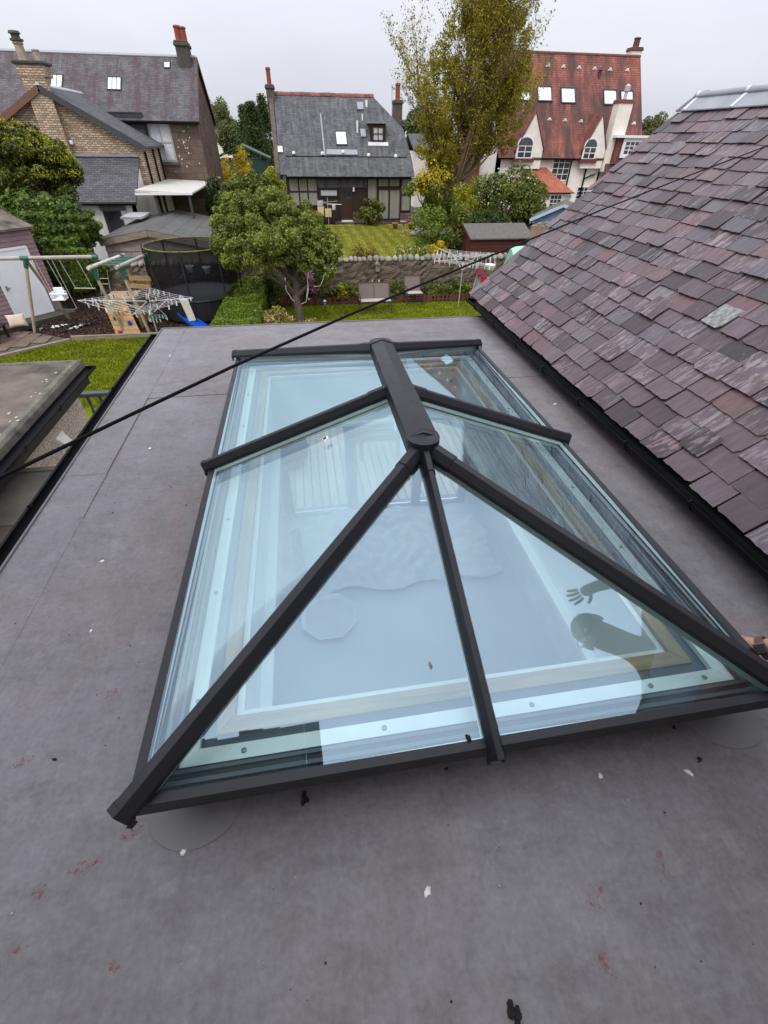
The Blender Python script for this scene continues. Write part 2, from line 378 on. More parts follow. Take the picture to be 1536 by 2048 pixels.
# ------------------------------------------------------------------ the extension under the camera
X0, X1, Y0, Y1 = -1.917, 1.80, -1.10, 4.62           # roof outline
ext = thing('flat_roof_extension', 'single storey extension with grey membrane flat roof beneath the glass lantern', 'building', (0, 1.8, FLOOR_Z-1.2))
hx, hy0, hy1 = 0.77, 0.26, LL-0.26                   # ceiling opening
def sheet(x0, x1, y0, y1, z, t, name='membrane_sheet', n=1):
    """one sheet of membrane, cut round the lantern opening, with edges of its own thickness"""
    m = MB(); parts_ = []
    xs = sorted({x0, x1, *[a for a in (-hx-0.1, hx+0.1) if x0 < a < x1]}); ys = sorted({y0, y1, *[a for a in (hy0-0.1, hy1+0.1) if y0 < a < y1]})
    for i in range(len(xs)-1):
        for j in range(len(ys)-1):
            cxm, cym = (xs[i]+xs[i+1])/2, (ys[j]+ys[j+1])/2
            if abs(cxm) < hx and hy0 < cym < hy1: continue
            parts_.append((xs[i], xs[i+1], ys[j], ys[j+1], z-t, z))
    two = y0 > hy0-0.1 and y1 < hy1+0.1
    for grp in ([[q for q in parts_ if q[0] < 0], [q for q in parts_ if q[0] > 0]] if two else [parts_]):
        m = MB()
        for q in grp: m.bx(*q)
        m.build(name, M_MEM, ext)
for k, (ya, yb) in enumerate(((Y0, 1.52), (1.49, 2.98), (2.95, 4.50))):
    sheet(X0+0.20, X1, ya, yb, ROOF_Z-0.0035*(k % 2), 0.03-0.0035*(k % 2))
# edge strips, lapped where lengths meet
MB().bx(X0, X0+0.235, Y0, 1.95, ROOF_Z-0.03, ROOF_Z+0.002).build('edge_trim', M_MEM, ext, bevel=0.002)
MB().bx(X0, X0+0.232, 1.93, 3.02, ROOF_Z-0.03, ROOF_Z+0.0045).build('edge_trim', M_MEM, ext, bevel=0.002)
MB().bx(X0, X0+0.235, 3.00, Y1, ROOF_Z-0.03, ROOF_Z+0.0025).build('edge_trim', M_MEM, ext, bevel=0.002)
MB().bx(X0+0.235, X1, Y1-0.15, Y1, ROOF_Z-0.03, ROOF_Z+0.002).build('edge_trim', M_MEM, ext, bevel=0.002)
MB().bx(X0-0.012, X0-0.0005, Y0, Y1+0.012, ROOF_Z-0.20, ROOF_Z+0.012).build('drip_edge', M_MEM, ext, bevel=0.003)
MB().bx(X0, X1, Y1+0.0005, Y1+0.012, ROOF_Z-0.20, ROOF_Z+0.010).build('drip_edge', M_MEM, ext, bevel=0.003)
# flashing patches at the near corners of the upstand
for (px_, py_) in ((-0.885, 0.085), (0.90, 0.085)):
    m = MB(); n = 40; r = 0.145
    pts = [(px_+r*(1+0.02*math.sin(3*a+px_))*math.cos(a), py_+r*(1+0.02*math.cos(2*a))*math.sin(a)) for a in [2*math.pi*i/n for i in range(n)]]
    m.prism([(x, y, ROOF_Z+0.0003) for x, y in pts], (0, 0, 0.0028)); m.build('flashing_patch', M_PATCH, ext, bevel=0.001)
# walls, soffit, room
M_HARL = m_plain('cream_roughcast', (0.66, 0.62, 0.55), 0.95, 0.3, 2.5, 1.0, 0.02)
WX0, WX1, WY0, WY1 = X0+0.15, X1-0.02, Y0+0.1, Y1-0.22
MB().bx(WX0-0.28, WX0, WY0, WY1, GROUND_Z, ROOF_Z-0.21).build('wall', M_HARL, ext)
MB().bx(WX1-0.001, WX1+0.2, WY0, WY1, GROUND_Z, ROOF_Z-0.04).build('wall', M_HARL, ext)
MB().bx(WX0, WX1-0.002, WY0-0.2, WY0, GROUND_Z, ROOF_Z-0.04).build('wall', M_HARL, ext)
mw = MB(); mw.bx(WX0, -0.95, WY1-0.2, WY1, FLOOR_Z-1.2, ROOF_Z-0.21); mw.bx(1.55, WX1-0.002, WY1-0.2, WY1, FLOOR_Z-1.2, ROOF_Z-0.21); mw.bx(-0.949, 1.549, WY1-0.2, WY1, -0.62, ROOF_Z-0.21); mw.bx(-0.949, 1.549, WY1-0.2, WY1, FLOOR_Z-1.2, FLOOR_Z-0.05)
mw.build('wall', M_HARL, ext)
mi = MB()                                             # inner faces of the room
mi.bx(WX0+0.001, WX0+0.02, WY0, WY1-0.2, FLOOR_Z, -0.5); mi.bx(WX1-0.03, WX1-0.004, WY0+0.02, WY1-0.201, FLOOR_Z, -0.5); mi.bx(WX0+0.02, WX1-0.03, WY0+0.001, WY0+0.02, FLOOR_Z, -0.5)
mi.build('inner_wall', M_PLASTER, ext)
mc = MB()                                             # ceiling with the opening
for (a, b, c, d) in ((WX0+0.03, -hx, WY0+0.03, WY1-0.201), (hx, WX1-0.03, WY0+0.03, WY1-0.201), (-hx, hx, WY0+0.03, hy0), (-hx, hx, hy1, WY1-0.201)):
    mc.bx(a, b, c, d, -0.52, -0.50)
mc.build('ceiling', M_PLASTER, ext)
ms_ = MB()                                            # plastered sides of the opening
ms_.bx(-hx-0.012, -hx, hy0, hy1, -0.499, -0.115); ms_.bx(hx, hx+0.012, hy0, hy1, -0.499, -0.115); ms_.bx(-hx, hx, hy0-0.012, hy0, -0.499, -0.115); ms_.bx(-hx, hx, hy1, hy1+0.012, -0.499, -0.115)
ms_.build('opening_lining', M_PLASTER, ext)
mt = MB(); q = 0.055
mt.bx(-hx+0.001, -hx+q, hy0+q, hy1-q, -0.535, -0.505); mt.bx(hx-q, hx-0.001, hy0+q, hy1-q, -0.535, -0.505); mt.bx(-hx+0.001, hx-0.001, hy0+0.001, hy0+q-0.0005, -0.535, -0.505); mt.bx(-hx+0.001, hx-0.001, hy1-q+0.0005, hy1-0.001, -0.535, -0.505)
mt.build('opening_trim', M_SKIRT, ext, bevel=0.003)
M_FLOOR = m_plain('pale_grey_floor', (0.56, 0.60, 0.66), 0.6, 0.08, 1.2, 0.1)
MB().bx(WX0, WX1-0.004, WY0+0.001, WY1-0.201, FLOOR_Z-0.1, FLOOR_Z).build('room_floor', M_FLOOR, ext)
# patio doors in the far wall
M_DOORF = m_plain('grey_door_frame', (0.10, 0.115, 0.135), 0.45, 0.15, 4, 0.05)
pd = MB(); ya, yb = WY1-0.17, WY1-0.09
for xa, xb in ((-0.948, -0.83), (-0.11, 0.03), (0.78, 0.90), (1.45, 1.548)): pd.bx(xa, xb, ya, yb, FLOOR_Z+0.03, -0.70)
pd.bx(-0.948, 1.548, ya, yb, -0.699, -0.621); pd.bx(-0.948, 1.548, ya-0.03, yb+0.05, FLOOR_Z-0.05, FLOOR_Z+0.029)
fr = pd.build('patio_door', M_DOORF, ext, bevel=0.004)
for xa, xb in ((-0.829, -0.111), (0.031, 0.779), (0.901, 1.449)):
    MB().bx(xa, xb, ya+0.03, ya+0.05, FLOOR_Z+0.03, -0.70).build('pane', M_CLEAR, fr)

# ---- rainwater gutters: thin half-round shells
def gutter_prof(r, t=0.004, lip=0.006):
    o = [(r*math.cos(a), r*math.sin(a)) for a in [math.pi+math.pi*i/12 for i in range(13)]]
    i_ = [((r-t)*math.cos(a), (r-t)*math.sin(a)) for a in [2*math.pi-math.pi*i/12 for i in range(13)]]
    return [(-r-lip*0.3, 0.006)]+o+[(r+lip*0.3, 0.006), (r-t, 0.006)]+i_[1:-1]+[(-r+t, 0.006)]
def gutter(p0, p1, r, parent, step=0.62, first=0.3, side=1, name='gutter', mt=None):
    mt = mt or M_GUT
    gt = MB().sweep(p0, p1, gutter_prof(r)).build(name, mt, parent, smooth=False)
    p0 = Vector(p0); p1 = Vector(p1); L = (p1-p0).length; d = (p1-p0)/L; t = first
    while t < L:
        c = p0+d*t; b = MB(); pr = gutter_prof(r+0.005, 0.0045)
        b.sweep(c-d*0.014, c+d*0.014, pr)
        s = d.cross(Vector((0, 0, 1))).normalized()*side
        b.beam(c+s*(r+0.004), c+s*(r-0.012)+Vector((0, 0, 0.010)), 0.022, 0.012, d)
        b.build('gutter_bracket', mt, gt); t += step
    for e, sg in ((p0, -1), (p1, 1)):
        MB().sweep(e+d*sg*0.001, e+d*sg*0.006, [(r*1.04*math.cos(a), r*1.04*math.sin(a)) for a in [math.pi+math.pi*i/12 for i in range(13)]]).build('gutter_end_cap', mt, gt)
    return gt
gutter((X0-0.085, Y0, ROOF_Z-0.06), (X0-0.085, Y1+0.03, ROOF_Z-0.06), 0.056, ext, 0.78, 0.5, -1)
MB().path([(X0-0.158, Y0, ROOF_Z-0.075), (X0-0.158, Y1-0.2, ROOF_Z-0.075)], 0.011, 8).build('gutter_cable', M_GUT, ext)
MB().bx(X0+0.0005, X0+0.02, Y0, Y1-0.001, ROOF_Z-0.21, ROOF_Z-0.031).build('fascia', M_DARK, ext)

# ------------------------------------------------------------------ glass roof lantern
lan = thing('roof_lantern', 'hipped glass roof lantern with anthracite frame in the middle of the flat roof', 'roof lantern', (0, LL/2, ROOF_Z))
k = MB()                                             # upstand wrapped in membrane
for (a, b, c, d) in ((-0.93, -hx-0.014, 0.07, LL-0.07), (hx+0.014, 0.93, 0.07, LL-0.07), (-hx-0.0139, hx+0.0139, 0.07, hy0-0.014), (-hx-0.0139, hx+0.0139, hy1+0.014, LL-0.07)):
    k.bx(a, b, c, d, ROOF_Z-0.2, -0.088)
k.build('upstand', M_MEM, lan, bevel=0.0)
def ring(parent, name, mtx, mty, i0, i1, z0, z1, bevel=0.0):
    """four mitred lengths laid round the opening, i0..i1 in from the eaves line"""
    lw_ = lambda i: (LW-i)
    for sx in (-1, 1):
        a, b = lw_(i0)*sx, lw_(i1)*sx
        m = MB(); v = [(a, i0, z0), (b, i1, z0), (b, LL-i1, z0), (a, LL-i0, z0)]
        m.prism(v, (0, 0, z1-z0)); m.build(name, mtx, parent, bevel=bevel)
    for (ya, yb) in ((i0, i1), (LL-i0, LL-i1)):
        v = [(-lw_(i0), ya, z0), (lw_(i0), ya, z0), (lw_(i1), yb, z0), (-lw_(i1), yb, z0)]
        MB().prism(v, (0, 0, z1-z0)).build(name, mty, parent, bevel=bevel)
ring(lan, 'eaves_frame', M_FRAME, M_FRAME, 0.0, 0.030, -0.064, -0.006, 0.002)
ring(lan, 'eaves_ledge', M_FRAME, M_FRAME, 0.0305, 0.100, -0.066, -0.050)
ring(lan, 'eaves_rib', M_DOORF, M_DOORF, 0.052, 0.064, -0.0497, -0.041)
ring(lan, 'eaves_rib', M_DOORF, M_DOORF, 0.082, 0.092, -0.0497, -0.043)
ring(lan, 'eaves_beam', M_ALU, M_ALU, 0.1005, 0.150, -0.078, -0.058, 0.001)
ring(lan, 'eaves_channel', M_DOORF, M_DOORF, 0.1505, 0.188, -0.086, -0.078)
ring(lan, 'kerb_timber', M_TIMBER, M_TIMBERX, 0.1885, 0.242, -0.087, -0.070, 0.002)
ring(lan, 'board_edge', M_SKIRT, M_SKIRT, 0.2425, 0.264, -0.113, -0.088)
M_SCREW = m_plain('screw_steel', (0.30, 0.30, 0.29), 0.35, 0.2, 40, 0.1, metal=0.8)
scr = MB().lathe([(0.0085, 0), (0.0085, 0.002), (0.006, 0.004), (0.001, 0.0042)], (0, 0, 0), 10).mesh('screw', M_SCREW, True)
for (sx_, sy_) in [(s*0.875, y) for s in (-1, 1) for y in (0.3, 0.75, 1.2, 1.65, 2.1, 2.55, 2.95)]+[(x, 0.125) for x in (-0.72, -0.3, 0.18, 0.6, 0.8)]:
    o = link_mesh('screw', scr, None, lan); o.location = (sx_, sy_, -0.058)
FLc, FRc, BLc, BRc = Vector((-LW, 0, 0)), Vector((LW, 0, 0)), Vector((-LW, LL, 0)), Vector((LW, LL, 0))
RF, RB = Vector((0, LA, LH)), Vector((0, LL-LA, LH)); YM = LL/2
def pane(pts, lab=None, t=0.024):
    pts = [Vector(p) for p in pts]; c = sum(pts, Vector())/len(pts); n = (pts[1]-pts[0]).cross(pts[2]-pts[0]).normalized()
    if n.z < 0: n = -n
    pts = [p+(c-p).normalized()*0.012-n*0.040 for p in pts]
    o = MB().prism(pts, n*t).build('glass_pane', M_GLASS, lan); o.data.materials.append(M_CLEAR)
    for f_ in o.data.polygons: f_.material_index = 0 if f_.normal.dot(n) > 0.9 else 1
    ed = MB()                                        # warm-edge spacer round the sealed unit
    k_ = len(pts)
    for i in range(k_):
        a, b = pts[i]+(c-pts[i]).normalized()*0.02+n*t*0.5, pts[(i+1) % k_]+(c-pts[(i+1) % k_]).normalized()*0.02+n*t*0.5
        ed.beam(a, b, 0.010, t*0.7, n)
    ed.build('spacer_bar', M_ALU, o)
    return o
RM = Vector((0, YM, LH))
for s in (-1, 1):
    pane([(s*LW, 0, 0), (s*LW, YM, 0), RM, RF]); pane([(s*LW, YM, 0), (s*LW, LL, 0), RB, RM])
    pane([(0, 0, 0), (s*LW, 0, 0), RF]); pane([(0, LL, 0), (s*LW, LL, 0), RB])
CAPP = [(-0.035, -0.014), (0.035, -0.014), (0.033, 0.004), (0.014, 0.034), (-0.014, 0.034), (-0.033, 0.004)]
def bar(p0, p1, name, n, wide=1.0, ext0=0.0):
    """a glazing bar cap with its end cap at the eaves and its boot at the ridge"""
    p0 = Vector(p0); p1 = Vector(p1); d = (p1-p0).normalized(); n = Vector(n)
    pr = [(a*wide, b) for a, b in CAPP]
    o = MB().sweep(p0-d*ext0, p1, pr, n).build(name, M_FRAME, lan, bevel=0.0015)
    u = MB().sweep(p0-d*(ext0-0.03), p1, [(-0.018, -0.05), (0.018, -0.05), (0.018, -0.013), (-0.018, -0.013)], n); u.build('under_bar', M_UNDER, o)
    e = MB().sweep(p0-d*(ext0+0.006), p0-d*(ext0-0.014), [(a*1.10*wide, b*1.12-0.001) for a, b in CAPP], n)
    e.add([], []); s_ = d.cross(n).normalized()
    e.beam(p0-d*(ext0+0.004)-n*0.012+s_*0.033*wide, p0-d*(ext0+0.004)-n*0.038+s_*0.033*wide, 0.004, 0.020, d); e.beam(p0-d*(ext0+0.004)-n*0.012-s_*0.033*wide, p0-d*(ext0+0.004)-n*0.038-s_*0.033*wide, 0.004, 0.020, d)
    e.build('end_cap', M_FRAME, o, bevel=0.0015)
    MB().sweep(p1-d*0.150, p1-d*0.05, [(a*1.12*wide, b*1.12) for a, b in CAPP], n).build('rafter_boot', M_FRAME, o, bevel=0.0015)
    return o
for c, r in ((FLc, RF), (FRc, RF), (BLc, RB), (BRc, RB)):
    d = r-c; s = d.cross(Vector((0, 0, 1))); bar(c, r, 'hip_rafter', s.cross(d).normalized(), 1.0, 0.012)
for s in (-1, 1):
    d = RM-Vector((s*LW, YM, 0)); n = Vector((s*LH, 0, LW)).normalized(); bar((s*LW, YM, 0), RM, 'rafter', n, 0.86, 0.02)
bar((0, 0, 0), RF, 'rafter', Vector((0, -LH, LA)).normalized(), 0.66, 0.03); bar((0, LL, 0), RB, 'rafter', Vector((0, LH, LA)).normalized(), 0.72, 0.03)
# ridge: a broad peaked cap with rounded ends
rg = MB(); rw, rt, pk = 0.064, 0.040, 0.062
prof = [(-rw, -0.030), (rw, -0.030), (rw, rt), (0.0, pk), (-rw, rt)]
rg.sweep(RF, RB, prof); ro = rg.build('ridge_cap', M_FRAME, lan, bevel=0.0015)
for e, sg in ((RF, -1), (RB, 1)):
    m = MB(); n = 14; ring_pts = []
    A = [math.pi*i/n for i in range(n+1)]
    top = [e+Vector((rw*1.05*math.cos(a), sg*rw*1.05*math.sin(a), rt+0.003)) for a in A]; bot = [p-Vector((0, 0, 0.055)) for p in top]
    apex = e+Vector((0, -sg*0.03, pk+0.003)); l0 = e+Vector((rw*1.05, -sg*0.03, rt+0.003)); r0 = e+Vector((-rw*1.05, -sg*0.03, rt+0.003)); cen = e+Vector((0, sg*0.012, rt+0.010))
    vs = top+bot+[apex, cen, l0, r0, l0-Vector((0, 0, 0.055)), r0-Vector((0, 0, 0.055))]; N1 = n+1; ia = 2*N1
    fs = [(i, i+1, N1+i+1, N1+i) for i in range(n)]+[(i, i+1, ia+1) for i in range(n)]+[(ia+2, 0, ia+1, ia), (n, ia+3, ia, ia+1), (ia+2, 0, N1, ia+4), (n, ia+3, ia+5, N1+n)]
    m.add(vs, fs); m.build('ridge_end', M_FRAME, ro, bevel=0.0)
# ------------------------------------------------------------------ slate roofed wing on the right
SP = math.radians(40.2); SE = Vector((1.555, 0, -0.075)); SDX, SDZ = math.cos(SP), math.sin(SP); SNX, SNZ = -math.sin(SP), math.cos(SP)
YV, SLEN = 4.90, 2.62
def slope_pt(s, y, h=0.0): return Vector((SE.x+s*SDX+h*SNX, y, SE.z+s*SDZ+h*SNZ))
wing = thing('slate_roofed_wing', 'house wing with purple grey slate roof and black gutter on the right', 'building', (3.6, 1.9, GROUND_Z))
def m_slate():
    N = NT('purple_grey_slate'); oi = N.n('ObjectInfo'); ge = N.n('NewGeometry')
    r = N.math('FRACT', N.math('ADD', oi.outputs['Random'], ge.outputs['Random Per Island']))
    r2 = N.math('FRACT', N.math('MULTIPLY', r, 37.7)); r3 = N.math('FRACT', N.math('MULTIPLY', r, 91.3))
    c = N.n('TexCoord'); off = N.n('CombineXYZ'); N.l(N.math('MULTIPLY', r, 40), off.inputs[0]); N.l(N.math('MULTIPLY', r2, 40), off.inputs[1])
    ad = N.n('VectorMath', operation='ADD'); N.l(c.outputs['UV'], ad.inputs[0]); N.l(off.outputs[0], ad.inputs[1])
    mp = N.n('Mapping'); mp.inputs['Rotation'].default_value = (0, 0, 0.5); mp.inputs['Scale'].default_value = (16, 3.2, 1); N.l(ad.outputs[0], mp.inputs[0])
    base = N.ramp(r, [(0.0, (0.045, 0.030, 0.034)), (0.20, (0.095, 0.070, 0.077)), (0.42, (0.165, 0.122, 0.130)), (0.58, (0.172, 0.142, 0.160)), (0.72, (0.150, 0.148, 0.166)), (0.86, (0.205, 0.128, 0.122)), (0.998, (0.190, 0.180, 0.178)), (1.0, (0.24, 0.25, 0.24))])
    st = N.noise(mp.outputs[0], 1.5, 6, 0.65, 0.4)
    col = N.mix(0.7, base, N.ramp(st, [(0.28, 0.36), (0.52, 1.0), (0.72, 1.55)]), 'MULTIPLY')
    lich = N.noise(mp.outputs[0], 2.1, 7, 0.72, 0.8)
    amt = N.math('MULTIPLY', N.ramp(lich, [(0.50, 0.0), (0.58, 0.9)]), N.ramp(r2, [(0.30, 0.05), (0.95, 1.0)]))
    col = N.mix(amt, col, N.mix(r3, (0.44, 0.34, 0.33), (0.46, 0.44, 0.43)))
    sp = N.noise(ad.outputs[0], 34, 4, 0.6)
    col = N.mix(N.ramp(sp, [(0.66, 0.0), (0.72, 0.7)]), col, (0.46, 0.44, 0.40))
    fr = N.noise(ad.outputs[0], 70, 4, 0.7); col = N.mix(1.0, col, (0.55, 0.485, 0.515), 'MULTIPLY')
    b1 = N.bump(st, 0.55, 0.004); b2 = N.bump(fr, 0.35, 0.0012, b1)
    return N.done(col, N.ramp(st, [(0.3, 0.34), (0.7, 0.58)]), b2, 0.45)
M_SLATE = m_slate()
def slate_verts(r):
    """outline of one hand-cut slate: x along the eaves, y up the slope, tail edge ragged"""
    wd = 1.0; n = 7; tail = [(-0.5+i/n, r.uniform(-0.011, 0.011)) for i in range(n+1)]
    if r.random() < 0.3: tail[0] = (-0.5+r.uniform(0.0, 0.05), r.uniform(0.02, 0.10))
    if r.random() < 0.3: tail[-1] = (0.5-r.uniform(0.0, 0.05), r.uniform(0.02, 0.10))
    side = [(0.5+r.uniform(-0.012, 0.012), 0.5), (0.5+r.uniform(-0.015, 0.01), 1.0)]; side2 = [(-0.5+r.uniform(-0.01, 0.015), 1.0), (-0.5+r.uniform(-0.012, 0.012), 0.5)]
    return tail+side+side2
SLV = []
for i in range(16):
    r = random.Random(100+i); ol = slate_verts(r); m = MB()
    # unit slate 0.2 wide, 0.26 long, 0.009 thick with slightly thinner tail and chipped under-edge
    top = [(x*0.2, y*0.26, 0.011) for x, y in ol]; bot = [(x*0.196, y*0.26+0.004*(y < 0.3), 0.0) for x, y in ol]; n = len(ol)
    m.add(top+bot, [tuple(range(n)), tuple(range(2*n-1, n-1, -1))]+[(i_, (i_+1) % n, n+(i_+1) % n, n+i_) for i_ in range(n)])
    SLV.append(m.mesh('slate', M_SLATE))
rs = random.Random(21); slots = []
s, row = -0.03, 0
while s < SLEN-0.10:
    gz = 0.132-0.012*(s/SLEN); y = YV+0.02+(0 if row % 2 else 0.085)
    while y > -1.25:
        wd = rs.uniform(0.165, 0.235)
        if y-wd > YV: y -= wd; continue
        yc = y-wd/2
        if yc+wd/2 > YV+0.025: wd = YV+0.025-(y-wd); yc = (y-wd)+wd/2
        if wd > 0.07: slots.append((s+rs.uniform(-0.008, 0.008), yc, wd-0.008, rs.uniform(-0.014, 0.014), rs.randrange(16), rs.uniform(-0.006, 0.012)))
        y -= wd
    s += gz; row += 1
def slate_matrix(sl):
    s, yc, wd, rz, iv, lift = sl
    base = Matrix(((0, SDX, SNX, 0), (-1, 0, 0, 0), (0, SDZ, SNZ, 0), (0, 0, 0, 1)))     # x -> -y, y -> up slope, z -> outward
    p = slope_pt(s, yc, 0.026+max(0, lift))
    tilt = Matrix.Rotation(-0.066-lift*1.5, 4, 'X') @ Matrix.Rotation(rz, 4, 'Z')
    return Matrix.Translation(p) @ base @ tilt @ Matrix.Diagonal((wd/0.2, 1.0, 1.0, 1.0))
def in_view(p, mg=40):
    u, v, z = to_px(p); return z > 0 and -mg < u < 1536+mg and -mg < v < 2048+mg
vis = [x for x in slots if in_view(slope_pt(x[0]+0.06, x[1]))]
vis.sort(key=lambda x: to_px(slope_pt(x[0]+0.06, x[1]))[2])
rest = [x for x in slots if x not in vis[:300]]
M_PALE = m_plain('pale_lichened_slate', (0.24, 0.245, 0.24), 0.7, 0.7, 26, 0.6, kind='UV')
odd = min(vis, key=lambda x: abs(x[0]-0.70)*2+abs(x[1]-2.12))
for x in vis[:300]:
    me_ = SLV[x[4]]
    if x is odd: me_ = me_.copy(); me_.materials[0] = M_PALE
    o = link_mesh('slate', me_, None, wing); o.matrix_basis = slate_matrix(x)
    if x is odd: o['label'] = 'pale grey lichened slate'
V, Fc, UVv = [], [], []
bmj = bmesh.new()
for x in rest:
    t = SLV[x[4]].copy(); t.transform(slate_matrix(x)); bmj.from_mesh(t); bpy.data.meshes.remove(t)
mj = bpy.data.meshes.new('slates_beyond'); bmj.to_mesh(mj); bmj.free(); mj.materials.append(M_SLATE)
tag(link_mesh('slates_beyond', mj, None, wing), kind='stuff')
# deck under the slates, the far slope, gable and walls
M_SARK = m_plain('sarking_boards', (0.05, 0.045, 0.04), 0.9, 0.4, 6, 0.3)
A, B = slope_pt(0.02, YV-0.02, 0.0), slope_pt(SLEN, YV-0.02, 0.0); A2, B2 = slope_pt(0.02, -1.3, 0.0), slope_pt(SLEN, -1.3, 0.0)
MB().prism([A, B, B2, A2], (-SNX*-0.03, 0, -SNZ*0.03)).build('roof_deck', M_SARK, wing)
rx, rz_ = slope_pt(SLEN, 0).x, slope_pt(SLEN, 0).z
M_SLATEFAR = m_courses('coursed_slate_beyond', (0.125, 0.105, 0.112), 0.22, 0.13, 0.012, 0.35, stain=0.3)
MB().prism([(rx, YV, rz_+0.03), (rx+2.6, YV, rz_-2.2), (rx+2.6, -1.3, rz_-2.2), (rx, -1.3, rz_+0.03)], (0, 0, -0.04)).build('far_slope', M_SLATEFAR, wing)
MB().prism([(SE.x+0.25, YV-0.10, GROUND_Z), (rx+2.4, YV-0.10, GROUND_Z), (rx+2.4, YV-0.10, rz_-2.15), (rx, YV-0.10, rz_-0.06), (SE.x+0.25, YV-0.10, SE.z+0.02)], (0, -0.25, 0)).build('gable_wall', M_HARL, wing)
MB().bx(SE.x+0.251, SE.x+0.45, -1.3, YV-0.351, ROOF_Z-0.001, SE.z+0.10).build('wall', M_HARL, wing)
MB().bx(SE.x+0.035, SE.x+0.055, -1.3, YV-0.02, SE.z-0.155, SE.z-0.005).build('fascia', M_DARK, wing)
MB().bx(SE.x+0.055, SE.x+0.25, -1.3, YV-0.03, SE.z-0.15, SE.z-0.135).build('soffit', M_DARK, wing)
MB().prism([slope_pt(0.02, YV-0.019, -0.005), slope_pt(SLEN, YV-0.019, -0.005), slope_pt(SLEN, YV-0.019, 0.014), slope_pt(0.02, YV-0.019, 0.014)], (0, 0.03, 0)).build('verge_fillet', m_plain('verge_mortar', (0.30, 0.28, 0.26), 0.9, 0.3, 8, 0.5), wing)
gutter((SE.x-0.035, -1.3, SE.z-0.035), (SE.x-0.035, YV+0.06, SE.z-0.035), 0.052, wing, 0.60, 0.55, -1)
# lead ridge: roll, aprons and straps
M_LEAD = m_plain('weathered_lead', (0.29, 0.30, 0.325), 0.48, 0.2, 5, 0.3, 0.006, metal=0.25)
M_STRAP = m_plain('bright_lead_strap', (0.62, 0.63, 0.65), 0.4, 0.12, 9, 0.1, metal=0.2)
rd = MB(); rn = 10
rp = [(-0.125, -0.098), (-0.125, -0.090), (-0.028, -0.002)]+[(0.034*math.cos(a), 0.012+0.034*math.sin(a)) for a in [math.pi-math.pi*i/rn for i in range(rn+1)]]+[(0.028, -0.002), (0.125, -0.090), (0.125, -0.098)]
ridge0 = Vector((rx, YV+0.01, rz_+0.055)); ridge1 = Vector((rx, -1.3, rz_+0.055))
lead = rd.sweep(ridge0, ridge1, rp).build('lead_ridge', M_LEAD, wing)
yy = YV-0.02
while yy > 0:
    m = MB(); m.sweep((rx, yy, rz_+0.055), (rx, yy-0.035, rz_+0.055), [(a*1.02, b+0.007) for a, b in rp]); m.build('ridge_strap', M_STRAP, lead); yy -= 0.62

# ------------------------------------------------------------------ the house behind the camera, mirrored in the near panes
back = thing('rear_house', 'harled house with slate roof rising behind the flat roof', 'building', (0, -3, GROUND_Z))
MB().bx(-7.0, 1.9, -4.0, Y0-0.02, GROUND_Z, 2.70).build('wall', M_HARL, back)
MB().prism([(-0.94, Y0+0.12, 2.60), (2.2, Y0+0.12, 2.60), (2.2, -4.4, 5.8), (-0.94, -4.4, 5.8)], (0, 0, 0.06)).build('roof', M_SLATEFAR, back)
M_DHARL = m_plain('dark_weathered_harling', (0.10, 0.095, 0.085), 0.95, 0.35, 2.5, 1.0, 0.02)
MB().bx(-7.0, -0.95, -4.0, Y0-0.0, 2.7005, 4.72).build('dormer_wall', M_DHARL, back)
rb = random.Random(4); ed = MB(); x = -7.1
while x < -0.9:
    wv_ = rb.uniform(0.12, 0.3); ed.bx(x, x+wv_-0.005, -4.0, Y0+0.03+rb.uniform(0, 0.10), 4.721, 4.75); x += wv_
ed.build('eaves_slates', M_SARK, back)

# ------------------------------------------------------------------ neighbour's extension, lower left
M_FELT = m_plain('weathered_roofing_felt', (0.125, 0.106, 0.086), 0.95, 0.75, 2.2, 1.0, 0.006, detail=8)
M_FELTE = m_plain('felt_edge_lichened', (0.15, 0.14, 0.115), 0.95, 0.5, 7, 1.0, 0.01, detail=8)
def m_pebble():
    N = NT('pink_pebbledash'); v = N.coord('Object'); vo = N.n('TexVoronoi'); vo.inputs['Scale'].default_value = 95; N.l(v, vo.inputs['Vector'])
    sx = N.n('SeparateColor'); N.l(vo.outputs['Color'], sx.inputs[0])
    col = N.ramp(sx.outputs[0], [(0, (0.30, 0.22, 0.18)), (0.35, (0.56, 0.45, 0.38)), (0.7, (0.70, 0.58, 0.50)), (1, (0.82, 0.77, 0.71))])
    col = N.mix(0.5, col, N.ramp(N.noise(v, 1.5, 5), [(0.3, 0.85), (0.7, 1.15)]), 'MULTIPLY')
    return N.done(col, 0.9, N.bump(vo.outputs['Distance'], 0.9, 0.02), 0.2)
M_PEB = m_pebble()
nb = thing('neighbour_extension', 'low felt roofed extension with pebbledash wall and black gutter at lower left', 'building', (-6, 4, GROUND_Z))
nz_ = -1.0; nxe = -3.46
MB().bx(-11, nxe-0.10, -1.0, 5.90, nz_-0.10, nz_).build('felt_roof', M_FELT, nb)
fe = MB(); fe.sweep((nxe-0.055, -1.0, nz_+0.012), (nxe-0.055, 5.93, nz_+0.012), [(-0.05, -0.10), (0.05, -0.12), (0.055, -0.02), (0.03, 0.015), (-0.02, 0.022), (-0.05, 0.0)]); fe.build('felt_edge_roll', M_FELTE, nb, bevel=0.004)
fe = MB(); fe.sweep((-11, 5.95, nz_+0.008), (nxe-0.001, 5.95, nz_+0.008), [(-0.05, -0.10), (0.05, -0.12), (0.05, -0.02), (0.02, 0.012), (-0.05, 0.0)]); fe.build('felt_edge_roll', M_FELTE, nb, bevel=0.004)
